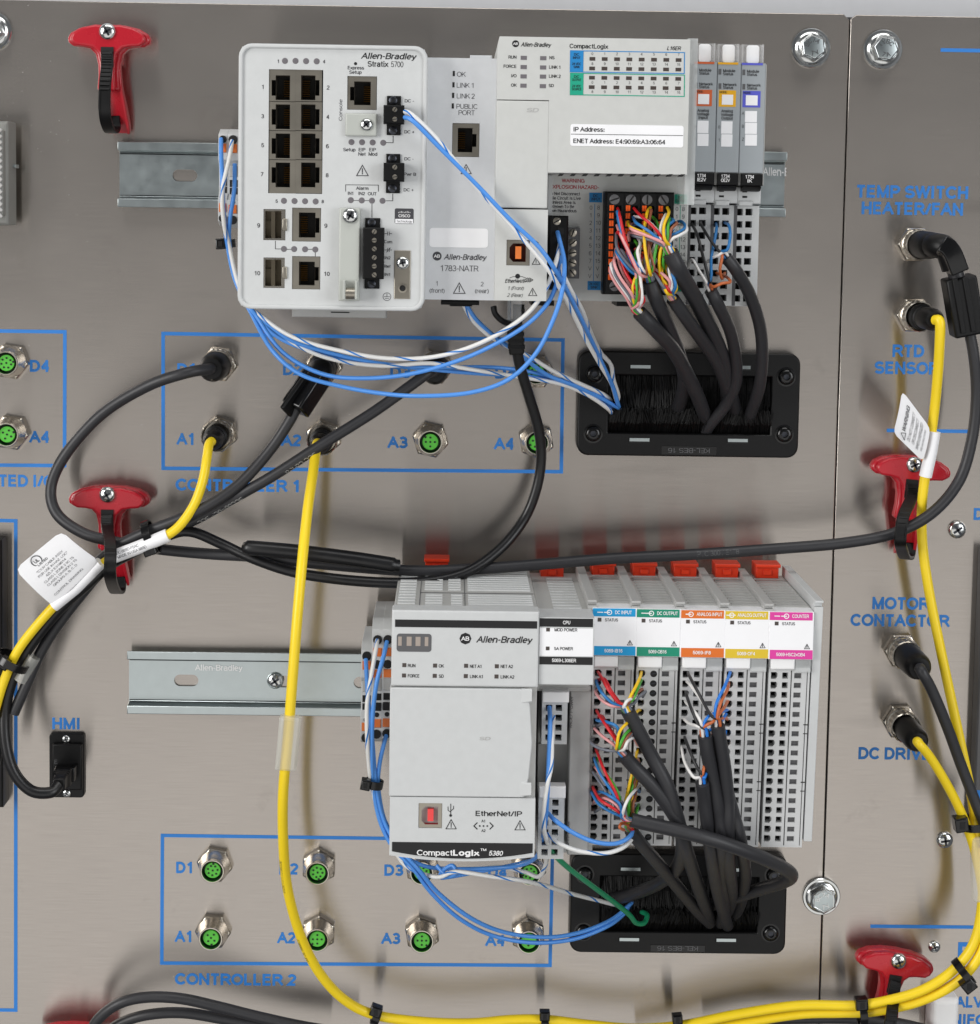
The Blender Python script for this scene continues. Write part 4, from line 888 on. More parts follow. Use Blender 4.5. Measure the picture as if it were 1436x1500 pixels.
for i in range(8): dots(pc, [(868 + 18.05 * i, 86 + .25 * i), (867.6 + 18.05 * i, 100 + .25 * i), (867.4 + 18.05 * i, 113.6 + .25 * i), (867 + 18.05 * i, 127.4 + .25 * i)], D, 0, 'ledd', 'channel_lamp', (8.2, 5.2))
a = MB(); a.prism(rrect(*B(836, 181.5, 1001, 216, D), 1.1), D, D + .14); obj('address_label', a, M['label'], pc)
def usb(parent, px, d, core):
    o = jackless = MB(); b = B(*px, d); w = b[1] - b[0]; hh = b[3] - b[2]
    i0 = (b[0] + .12 * w, b[1] - .16 * w, b[2] + .13 * hh, b[3] - .13 * hh)
    o.plate(*b, d - .4, [(*i0, 6, 1, 1)], 0); p = obj('data_port', o, [M['tin'], core[0]], parent, sharp=20)
    a = MB(); a.box(i0[0] + .26 * w, i0[1] - .2 * w, i0[2] + .12 * hh, i0[3] - .12 * hh, d - 5, d - .9); obj('contact_tongue', a, core[1], p)
    a = MB(); a.add([(i0[0] - .02, d - .38, i0[3] + .02), (i0[0] + .16 * w, d - .38, i0[3] + .02), (i0[0] - .02, d - .38, i0[3] - .16 * hh)], [(0, 1, 2)]); a.add([(i0[0] - .02, d - .38, i0[2] - .02), (i0[0] + .16 * w, d - .38, i0[2] - .02), (i0[0] - .02, d - .38, i0[2] + .16 * hh)], [(0, 1, 2)]); obj('corner', a, M['tin'], p, sharp=0)
M['usbo'] = mat('port_orange', (240, 130, 60), .4); M['usbod'] = mat('port_brown', (110, 45, 22), .5); M['usbr'] = mat('port_red', (235, 70, 70), .35); M['usbrd'] = mat('port_dark_red', (140, 22, 26), .5)
usb(pc, (743, 351.5, 775.5, 388.5), D, (M['usbod'], M['usbo']))
# recess with print and terminals
flat_print(pc, 'rink', lambda m: [T(m, 'WARNING', 840, 264.5, DR + .1, 5.6, 33, 1), T(m, 'EXPLOSION HAZARD-', 842, 273.8, DR + .1, 5.6, 72, 1)])
flat_print(pc, 'gink', lambda m: [T(m, s_, px, py, DR + .1, 4.8, w, 1) for s_, px, py, w in (('Do Not Disconnect', 827, 283.5, 46), ('While Circuit Is Live', 826, 290, 50), ('Unless Area Is', 825.5, 296.2, 36), ('Known To Be', 825, 302.3, 33), ('Non-Hazardous', 825, 308.4, 40))]
           )
def channel_numbers(m):
    for i in range(10):
        low = '%d' % i if i < 8 else 'V'; high = '%d' % (i + 8) if i < 8 else 'V'; y = 304 + 11.15 * i
        T(m, low, 866 - i * .2, y, DR + .1, 6); T(m, high, 877 - i * .2, y, DR + .1, 6)
        low = '%d' % i if i < 8 else 'C'; high = '%d' % (i + 8) if i < 8 else 'C'
        T(m, low, 992 - i * .25, y + 2, DR + .1, 6); T(m, high, 1001.5 - i * .25, y + 2, DR + .1, 6)
flat_print(pc, 'gink', channel_numbers)
a = MB(); line(a, [(871.5, 299), (869.5, 411)], .9, DR + .08); a.prect(863.5, 282, 882, 296.5, DR + .1); a.prect(861, 411.5, 880, 425, DR + .1); obj('printed_tag', a, M['boxblue'], pc, sharp=0)
a = MB(); line(a, [(997, 300), (994.5, 412)], .9, DR + .08); a.prect(988.5, 284.5, 1006.5, 298.5, DR + .1); a.prect(985, 413, 1003.5, 427, DR + .1); obj('printed_tag', a, M['boxgwire'], pc, sharp=0)
flat_print(pc, 'ink', lambda m: [T(m, s_, px, py, DR + .2, 4, w, 1) for s_, px, py, w in (('DC', 873, 286.7, 8), ('INPUT', 873, 291.7, 13), ('24 VDC', 870.5, 415.7, 14), ('SINK', 870.5, 420.8, 10), ('DC', 997.5, 289.2, 8), ('OUTPUT', 997.5, 294.2, 15), ('24 VDC', 994.5, 417.6, 14), ('SOURCE', 994.5, 422.8, 15))], 'tag_lettering')
DT = 88.0
tb = block('terminal_block', pc, (886, 280, 984.5, 432.5), DR, DT - 4, 'black', .5)
for c in range(4):
    cx = 901.5 + 24 * c; sl = -.02
    a = MB(); hs = []
    f = B(cx - 11, 283 + c * .5, cx + 10.5, 430, DT)
    for r_ in range(10):
        y = 304.5 + c * .4 + 11.25 * r_; q = B(cx + .5 - r_ * .22, y - 4, cx + 9 - r_ * .22, y + 4, DT); hs.append((*q, 5, 0, 1))
    a.plate(*f, DT, hs, 0, DT - 4); obj('wire_entry', a, [M['black'], M['well']], tb, sharp=20)
    for r_ in range(10):
        y = 304.5 + c * .4 + 11.25 * r_; a = MB()
        for dx in (-8.2, -4.8): a.pbox(cx + dx - r_ * .22, y - 4.2, cx + dx + 2.8 - r_ * .22, y + 4.2, DT - 1, DT + .7, 0, .15)
        obj('release_tab', a, M['orange2'], tb)
    for y in (292 + c * .3, 419): slot_screw(tb, cx - 1, y, DT, 2.5, 20 + 35 * c, 'dgrey', 'terminal_screw')
block('power_plug', pc, (804.5, 315.5, 831, 425), DR, 92, 'black', .8); block('power_screw_block', pc, (832, 333, 848.5, 408), DR, 80, 'dgrey', .4)
for i in range(5): slot_screw(pc, 839.5 - i * .2, 341 + 14.6 * i, 80, 2.0, 70 - 30 * i, 'tin')
slot_screw(pc, 816, 324, 92, 1.9, 30, 'tin')
for q in ((817, 333, 826, 344), (817, 348, 826, 359), (816, 370, 825, 381)): block('wire_entry', pc, q, 91.5, 92.3, 'well', .1)
for q in ((779, 436, 812, 448), (904, 436, 936, 449)): block('rail_foot', pc, q, 30, 60, 'black', .8)
block('side_latch', pc, (803, 256, 809, 316), DR, DR + 2, 'lgrey', .3)

# ---------------------------------------------------------------- three slim input output modules
D = 78.0; DB = 62.0
face_m = mat('slate_face', (158, 164, 168), .5); ink2 = M['ink']
cols = [mat('band_orange', (205, 95, 45), .5), mat('band_amber', (235, 175, 20), .5), mat('band_violet', (88, 92, 200), .5)]
for i, (px0, px1, l1, l2, l3, rows, nm) in enumerate(((1017, 1047, 'Analog', 'Voltage', 'Input', ('0', '1'), 'IE2V'), (1052, 1082, 'Analog', 'Voltage', 'Output', ('0', '1'), 'OE2V'), (1087, 1118, None, None, None, ('A', 'B', 'Z'), 'IK'))):
    dy = i * .9
    t = thing('slim_module', ('orange banded slim module marked 1734 IE2V beside the address cover', 'amber banded slim module marked 1734 OE2V, middle of three', 'violet banded slim module marked 1734 IK nearest the panel joint')[i], 'module', (*[I((px0 + px1) / 2, 440, 0)[0]], 0, I(px0, 440, 0)[1]), 'slim modules with coloured bands')
    block('housing', t, (px0 - 1, 92 + dy, px1 + 1, 270 + dy), 14, D - 2, 'mgrey', .4)
    a = MB(); a.pbox(px0, 90.5 + dy, px1, 252 + dy, D - 3, D, 0, .3); obj('face', a, face_m, t)
    a = MB(); a.pbox(px0 - .5, 252.5 + dy, px1 - .5, 270.5 + dy, D - 3, D + .3, 0, .3); obj('black_base', a, M['black'], t)
    a = MB(); a.pbox(px0 + .2, 90 + dy, px1 - .2, 93.6 + dy, D - 1, D + .2); obj('colour_band', a, cols[i], t)
    a = MB(); w_ = px1 - px0; a.prism(rrect(*B(px0 + w_ * .24, 64 + dy, px1 - w_ * .17, 91 + dy, D - 2), 1.4), D - 4, D - 2.6); obj('label_tab', a, M['white'], t, bevel=.3)
    a = MB(); a.pbox(px0 + .5, 63 + dy, px1 + 1, 90 + dy, 40, D - 5, 0, .4); a.pbox(px0 + .5, 63 + dy, px0 + 1.8, 90 + dy, D - 6, D); a.pbox(px1 - .8, 63 + dy, px1 + .8, 90 + dy, D - 6, D); obj('clear_top', a, M['clear'], t)
    a = MB(); a.pbox(px0 + 1.5, 131 + dy, px1 - 4, 155.5 + dy, D - .2, D + .08); nb = obj('node_box', a, cols[i], t)
    a = MB(); a.pbox(px0 + 6, 137.5 + dy, px1 - 8, 152.5 + dy, D, D + .25, 0, .05); obj('node_label', a, M['label'], nb)
    for k in range(len(rows)):
        a = MB(); y = (176.5 if len(rows) == 2 else 160.5) + (19 if len(rows) == 2 else 17.2) * k + dy; a.pbox(px0 + 5, y, px1 - 9, y + (18.4 if len(rows) == 2 else 16.7), D - .1, D + .2, 0, .05)
        obj('marker_label', a, M['label'], t)
    dots(t, [(px0 + 3, 104 + dy), (px0 + 3, 125 + dy)], D, 0, 'dgrey', 'status_lamp', (4, 8))
    def tx(m):
        for s_, y in (('Module', 102.3), ('Status', 107), ('Network', 122.6), ('Status', 127)): T(m, s_, px0 + 7.5, y + dy, D + .1, 4.2, {'Module': 18, 'Network': 20}.get(s_, 15), 1, 'l')
        T(m, 'NODE:', px0 + 2.5, 133.8 + dy, D + .2, 3, 11, 1, 'l')
        if l1:
            for s_, y, w2 in ((l1, 161.5, 17), (l2, 166.8, 18), (l3, 172, 14 if i == 0 else 17)): T(m, s_, (px0 + px1) / 2 - 1.5, y + dy, D + .1, 4.4, w2, 1)
        for k, s_ in enumerate(rows): T(m, s_, px0 + 1.8, (185 if len(rows) == 2 else 164) + 19 * k + dy, D + .1, 4.4)
    flat_print(t, 'ink', tx); flat_print(t, 'wink', lambda m: [T(m, '1734', (px0 + px1) / 2 - 4, 257 + dy, D + .45, 5, 13, 1), T(m, nm, (px0 + px1) / 2 - 4, 263 + dy, D + .45, 5, 4.0 + 3.0 * (len(nm) - 1), 1)])
    a = MB(); a.xprism([(D - 9, I(px0, 268 + dy, D)[1]), (D - .5, I(px0, 271 + dy, D)[1]), (D - 3, I(px0, 277 + dy, D - 3)[1]), (D - 9, I(px0, 279 + dy, D - 9)[1])], I(px0 + 2, 270, D)[0], I(px1 - 2, 270, D)[0]); obj('black_lip', a, M['black'], t)
    q0 = 1012.5 + 34.2 * i
    a = MB(); a.pbox(q0, 272 + dy, q0 + 34, 297 + dy, 20, D - 8, 0, .6); a.pbox(q0 + 2, 292 + dy, q0 + 22, 300 + dy, 20, D - 7, 0, .4); lt = obj('release_latch', a, M['lgrey'], t, bevel=.3)
    a = MB(); a.pbox(q0 + 7, 277 + dy, q0 + 14, 280 + dy, D - 9, D - 7.8); a.pbox(q0 + 7, 285 + dy, q0 + 14, 288 + dy, D - 9, D - 7.8); obj('latch_slot', a, M['well'], lt)
    r0 = 1008 + 33.8 * i; f = B(r0, 299 + dy, r0 + 33.2, 447 + dy, DB); hs = []
    for r_ in range(8):
        y = 308.7 + 18.1 * r_ + dy
        for cxx in (1015.5, 1029.5):
            c_ = cxx + 34 * i - r_ * .55; s2 = 5.0 if r_ in (0, 2, 4, 6) else 4.8; q = B(c_ - s2, y - s2, c_ + s2, y + s2, DB); hs.append((*q, 6, 0, 1))
    a = MB(); a.plate(*f, DB, hs, 0, 10); a.rect(*f, 10); obj('terminal_base', a, [M['lgrey'], M['well']], t, sharp=20)
    a = MB(); a.pbox(r0 + .2, 299 + dy, r0 + 1.2, 446 + dy, DB - .1, DB + .05); obj('joint', a, M['dgrey'], t, sharp=0)

# ---------------------------------------------------------------- terminal blocks on the rails
def terminal_block(label, px0, px1, ytop, ybot, d, group, rows):
    x0, x1, z0, z1 = B(px0, ytop, px1, ybot, d); t = thing('terminal_block', label, 'terminal block', ((x0 + x1) / 2, 0, z0), group)
    h = z1 - z0; a = MB(); a.xprism([(8, z0), (d - 7, z0), (d - 1, z0 + h * .05), (d, z0 + h * .28), (d - 4, z0 + h * .34), (d - 4, z0 + h * .62), (d, z0 + h * .68), (d - 1, z0 + h * .94), (d - 8, z1), (8, z1)], x0 + .1, x1 - .1); obj('body', a, M['lgrey'], t, bevel=.25)
    xc = (x0 + x1) / 2; w = (x1 - x0) * .36
    for kind, f in rows:
        z = z0 + h * f; a = MB(); dd = d - (4 if .34 < f < .62 else 0)
        if kind == 'w': a.lathe((xc, dd - 2, z), [(w * 1.1, 0), (w * 1.1, 2.12), (.1, 2.12)], 12); obj('wire_entry', a, M['well'], t)
        elif kind == 'o': a.box(xc - w, xc + w, z - 2.2, z + 2.2, dd - 3, dd + .4, 0, .3); a.box(xc - w, xc + w, z + .2, z + .5, dd + .35, dd + .5); obj('release_lever', a, M['orange'], t)
        elif kind == 'd': a.lathe((xc, dd - 2, z), [(w * .6, 0), (w * .6, 2.15), (.1, 2.15)], 10); obj('test_point', a, M['well'], t)
        elif kind == 's': a.box(xc - w, xc + w, z - 1.8, z + 1.8, dd - 3, dd + .12); obj('bridge_slot', a, M['well'], t)
        else: a.box(xc - w, xc + w, z - 3.2, z + 3.2, dd - 3, dd + .5, 0, .4); obj('marker', a, M['mgrey'], t)
rw = [('w', .89), ('o', .80), ('m', .58), ('s', .45), ('s', .37), ('d', .26), ('o', .19), ('w', .08)]
GT = 'grey rail terminals with orange levers'
terminal_block('grey rail terminal left of the network switch, outer one', 319.5, 333, 188, 331, 46, GT, rw)
terminal_block('grey rail terminal half hidden by the network switch, inner one', 333.2, 349, 188, 334, 46, GT, rw)
rw2 = [('w', .86), ('o', .76), ('w', .66), ('o', .57), ('m', .48), ('s', .38), ('s', .31), ('d', .25), ('o', .18), ('w', .09)]
terminal_block('grey rail terminal lowest at the left of the lower controller', 529, 544.5, 945, 1093, 52, GT, rw)
terminal_block('grey rail terminal middle of three beside the lower controller', 545, 560, 912, 1092, 60, GT, rw2)
terminal_block('grey rail terminal tucked against the side of the lower controller', 560.2, 575, 912, 1091, 60, GT, rw2)
# module cut off by the left edge
x0, x1, z0, z1 = B(-60, 178, 23, 330, 8); t = thing('edge_module', 'grey textured module cut off by the left edge of the picture', 'module', ((x0 + x1) / 2, 0, z0))
a = MB(); a.box(x0, x1, z0, z1, 6, 24, 0, 1.5); obj('housing', a, M['iron'], t, bevel=.5)
a = MB(); a.box(x0, x1 - 1.2, z0 + 5, z1 - 5, 24, 30, 0, .8)
obj('front', a, M['iron'], t, bevel=.4)
for i in range(13):
    zz = z0 + 8 + (z1 - z0 - 16) * i / 12
    for k, sg in enumerate((-1, 1)):
        a = MB(); a.ribbon([(x1 - 8, 30.3, zz - 3.6 * sg), (x1 - 1.8, 30.3 + .4 * k, zz + 3.6 * sg)], 1.3, 1.1, 0, (0, 0, 1)); obj('ridge', a, M['mgrey'], t)
a = MB(); a.box(x1 - .5, x1 + 1.6, z0 + 30, z1 - 22, 7, 14, 0, .6); obj('side_plate', a, M['zinc'], t)
# ================================================================== lower row: controller and its five modules
D = 132.0; DI = 110.0
zt = I(680, 895, D)[1]; xl, xr = I(573, 1000, D)[0], I(788.5, 1000, D)[0]; xp = I(869.5, 1000, D - 2)[0]; zlow = I(680, 1262, D)[1]
cp = thing('modular_controller', 'tall light grey controller with a black band at its foot', 'controller', ((xl + xr) / 2, 0, zlow))
M['digit'] = mat('unlit_digit', (166, 154, 144), .35)
TOPM = mat('vented_top_plastic', (186, 186, 183), .5, bump=.2, scale=900)
a = MB(); a.box(xl + .6, xr - .3, zlow + 1, zt - .9, 20, D - 3); obj('housing', a, TOPM, cp, bevel=.5)
# ribbed vents on the top: pale ribs standing proud between dark gaps
def ribs(x0, x1, dd0, dd1, n, nm='vent_rib'):
    for i in range(n):
        q = dd0 + (dd1 - dd0) * i / n; a = MB(); a.box(x0, x1, zt - .95, zt - .25, q, q + (dd1 - dd0) / n * .42); obj(nm, a, M['lgrey'], cp)
w = xr - xl
ribs(xl + w * .03, xl + w * .15, 38, 118, 12); ribs(xl + w * .21, xl + w * .34, 30, 84, 9); ribs(xl + w * .38, xl + w * .47, 30, 84, 9); ribs(xl + w * .22, xl + w * .34, 92, 122, 5); ribs(xl + w * .40, xl + w * .48, 92, 122, 5)
ribs(xl + w * .52, xl + w * .97, 30, 84, 10); ribs(xl + w * .52, xl + w * .97, 92, 122, 6)
a = MB(); a.box(xl + w * .495, xl + w * .50, zt - .95, zt - .7, 26, 124); a.box(xl + w * .18, xl + w * .185, zt - .95, zt - .7, 26, 124); a.box(xl + w * .18, xl + w * .99, zt - .95, zt - .7, 87, 88); obj('top_seam', a, M['dgrey'], cp)
z1 = I(680, 1006, D)[1]
a = MB(); a.box(xl, xr, z1, zt, D - 12, D, 0, .5); obj('upper_front', a, M['lgrey'], cp, bevel=.4)
z2, z3 = I(680, 1008.5, D)[1], I(680, 1167.5, D)[1]; xd = I(772, 1010, D)[0]; xd2 = I(777, 1100, D)[0]
a = MB(); a.prism([(xl - .4, z2), (xd, z2), (xd + 1.7, z2 - 8), (xd2 + .9, (z2 + z3) / 2), (xd + 1.7, z3 + 10), (xd - .5, z3), (xl - .4, z3)], D - 10, D + .3); dr = obj('card_door', a, M['lgrey'], cp, bevel=.5)
for q in ((764, 1008.5, 779, 1029), (762, 1146, 778, 1166)):
    a = MB(); b = B(*q, D); a.add([(b[0], D + .3, b[2]), (b[1], D + .3, b[2]), (b[1], D + .3, b[3]), (b[0], D + .3, b[3]), (b[1], D + 1.6, b[2] + 1), (b[1], D + 1.6, b[3] - 1)], [(0, 4, 5, 3), (0, 1, 4), (3, 5, 2), (1, 2, 5, 4)]); obj('finger_grip', a, M['lgrey'], dr)
z4 = I(680, 1168.5, D)[1]; xl2, xr2 = I(571, 1200, D)[0], I(784, 1200, D)[0]
bot = [(xr2 - (xr2 - xl2) * k / 12, zlow + 1.0 * 0 + 2.6 * abs(2 * k / 12 - 1) ** 2) for k in range(13)]
u = B(613.5, 1176.5, 647.5, 1213.5, D)
a = MB(); zz = bot[0][1] + .2; a.plate(xl2, xr2, zz, z4, D, [(*u, 10, 0, 0)], 0, D - 12); obj('lower_front', a, M['lgrey'], cp, bevel=.4)
a = MB(); a.prism([(xr2, zz - .05)] + bot + [(xl2, zz - .05)], D - 12, D - .05); obj('curved_foot', a, M['lgrey'], cp)
usb(cp, (614, 1177, 647, 1213), D, (M['usbrd'], M['usbr']))
bz1 = I(680, 1234.5, D)[1]; bxl, bxr = I(574.5, 1240, D)[0], I(780.5, 1240, D)[0]
a = MB(); n = 14; lo = [(bxr - (bxr - bxl) * k / n, zlow + 1.4 + 3.2 * abs(2 * k / n - 1) ** 2) for k in range(n + 1)]
a.prism([(bxr, bz1)] + lo + [(bxl, bz1)], D - .05, D + .25); obj('name_band', a, M['ink'], cp, sharp=0)
a = MB(); a.pbox(579, 907.5, 787, 921, D - .1, D + .15); obj('black_stripe', a, M['ink'], cp)
a = MB(); a.prism(rrect(*B(581.5, 928, 632, 955, D), 1.4), D - .1, D + .15); dp = obj('display', a, M['dgrey'], cp)
for i, px in enumerate((583.5, 596, 609, 622.5)):
    a = MB(); a.prect(px, 932.5 + i * .2, px + (7 if i in (1, 2) else 5), 946 + i * .2, D + .22); obj('display_digit', a, M['digit'], dp, sharp=0)
dots(cp, [(592.5, 974.3), (637.5, 975), (683, 975.3), (728, 976), (592, 989.5), (637, 990), (682.5, 990.4), (727.5, 991)], D, 0, 'ledd', 'status_lamp', (6, 6))
def cp_text(m):
    T(m, 'Allen-Bradley', 740, 937, D + .12, 10, 82, 1, it=.25)
    for s_, px, py, w_ in [('RUN', 597.5, 975, 11.5), ('OK', 643, 975.5, 7.5), ('NET A1', 688.5, 976, 18), ('NET A2', 733.5, 976.2, 18.5), ('FORCE', 597.5, 990, 17.5), ('SD', 643, 990.5, 7.5), ('LINK A1', 688.5, 991, 20), ('LINK A2', 733.5, 991.5, 20.5) ]: T(m, s_, px, py, D + .12, 5, w_, 1, 'l')
    T(m, 'EtherNet/IP', 731, 1192, D + .12, 8, 70, 1); T(m, 'A1', 708.5, 1202.8, D + .12, 4.2, 6, 1); T(m, 'A2', 708.5, 1217, D + .12, 4.2, 6, 1)
    for k in range(3): m.disc(*I(703 + 5.5 * k, 1210, D), D + .12, .42)
    for sg, cx in ((-1, 697), (1, 720)): line(m, [(cx - sg * 2, 1205.5), (cx + sg * 2.6, 1210), (cx - sg * 2, 1214.5)], 1.5, D + .12)
    line(m, [(660.5, 1178), (660.5, 1194)], 1.1, D + .12); line(m, [(660.5, 1190), (656.5, 1187), (656.5, 1182)], .9, D + .14); line(m, [(660.5, 1188), (664.5, 1185), (664.5, 1181)], .9, D + .16); m.disc(*I(660.3, 1194.5, D), D + .2, .65)
flat_print(cp, 'ink', cp_text); round_logo(cp, 682, 935.5, D + .12, 8.8, n=8)
warn(cp, 661, 1207.5, D + .12, 15); warn(cp, 762, 1209, D + .12, 15)
flat_print(cp, 'wink', lambda m: [T(m, 'Compact', 611, 1249, D + .35, 8.6, 54, 1, 'l'), T(m, 'Logix', 664, 1249.3, D + .35, 9, 40, 2, 'l'), T(m, 'TM', 704, 1244.8, D + .35, 3.8, 9, 1, 'l'), T(m, '5380', 727, 1250, D + .35, 7.4, 21, 1, it=.2)], 'band_lettering')
flat_print(cp, 'mgrey', lambda m: T(m, 'SD', 711, 1082, D + .4, 5, 17, 1, it=.3), 'embossed_mark')
# power half of the controller
DP = D - 2; a = MB(); pz1 = I(830, 905, DP)[1]; pz0 = I(830, 1003.5, DP)[1]; pxl, pxr = xr + .15, xp
a.box(pxl, pxr, pz0, pz1, DP - 20, DP, 0, .3); obj('power_front', a, M['lgrey'], cp, bevel=.3)
a = MB(); a.box(pxl, pxr, I(830, 1010, DI - 4)[1], pz1 - .3, 20, DP - 20.2); obj('power_housing', a, TOPM, cp, bevel=.4)
for i in range(12): q = 34 + 78 * i / 12; a = MB(); a.box(pxl + (pxr - pxl) * .30, pxl + (pxr - pxl) * .82, pz1 - .4, pz1 + .1, q, q + 2.9); obj('vent_rib', a, M['lgrey'], cp)
a = MB(); a.rect(*B(791, 920, 868.5, 961.5, DP), DP + .08); obj('power_label', a, M['label'], cp, sharp=0)
a = MB(); a.rect(*B(791, 905.5, 868.8, 918.8, DP), DP + .1); a2 = MB(); a2.rect(*B(790.5, 961.8, 868.3, 974.2, DP), DP + .1); obj('black_stripe', a, M['ink'], cp, sharp=0); obj('black_stripe', a2, M['ink'], cp, sharp=0)
dots(cp, [(803, 922.3), (802.5, 949.8)], DP + .05, 0, 'ledd', 'status_lamp', (5.5, 5.5))
flat_print(cp, 'ink', lambda m: [T(m, 'MOD POWER', 812.5, 922.5, DP + .16, 4.8, 34, 1, 'l'), T(m, 'SA POWER', 812, 950, DP + .16, 4.8, 28, 1, 'l')]); flat_print(cp, 'wink', lambda m: [T(m, 'CPU', 830.5, 912, DP + .18, 5.4, 11, 1), T(m, '5069-L306ER', 826.5, 967.5, DP + .18, 5.4, 36, 1)], 'band_lettering')
DS = 104.0
a = MB(); a.pbox(789.5, 1005, 868, 1250, 20, DS - 14, 0, .4); a.pbox(790, 1005, 866, 1012, DS - 14, DS + 6, 0, .4); a.pbox(836, 1012, 862, 1253, DS - 20, DS + 4, 0, .5); obj('power_column', a, M['mgrey'], cp, bevel=.3)
a = MB(); a.pbox(789, 1090, 830, 1152, DS - 14, DS - 12); obj('power_gap', a, M['mgrey'], cp)
flat_print(cp, 'gink', lambda m: [T(m, 'MOD Power', 836.5, 1043, DS + 4.2, 5.4, 49, 0, rot=89), T(m, 'SA Power', 832, 1222, DS + 4.2, 5.4, 42, 0, rot=89)])
for y0, n, capx, nm in ((1013, 4, (795, 1013, 834, 1030), 'power'), (1152, 6, (790, 1152, 829, 1170), 'sensor')):
    cx = (capx[0] + capx[2]) / 2
    f = B(cx - 20, y0 + 15, cx + 16, y0 + 15 + n * 14.6 + 4, DS + 8); hs = []
    for k in range(n):
        y = y0 + 24 + 14.5 * k
        for c in (-10, 4.5): q = B(cx + c - 4.6 - k * .3, y - 4.6, cx + c + 4.6 - k * .3, y + 4.6, DS + 8); hs.append((*q, 7, 0, 1))
    a = MB(); a.plate(*f, DS + 8, hs, 0, DS - 16); a.rect(*f, DS - 16); tbk = obj('power_terminal', a, [M['lgrey'], M['well']], cp, sharp=20)
    a = MB(); a.pbox(*capx, DS + 4, DS + 11, 0, .4); obj('cap', a, M['white'], tbk, bevel=.3)
def red_latch(parent, px, py, w, d0, d1):
    """orange-red rail latch seen from above: block with a lip and a grip"""
    x, z = I(px, py, d0); h = w * K(d0) / 2
    a = MB(); a.box(x - h, x + h, z - 5.5, z + 1.5, d0 - 12, d0 + 2, 0, .4); a.box(x - h - .6, x + h + .6, z + .6, z + 2.4, d0 - 8, d0 + 4.5, 0, .4); a.box(x - h * .35, x + h * .35, z - 3.6, z - .8, d0 + 1.8, d0 + 3.0, 0, .2)
    return obj('rail_latch', a, M['redor'], parent, bevel=.4)
red_latch(cp, 640, 823, 34, 22, 40)
red_latch(cp, 809, 831, 34, 28, 40)

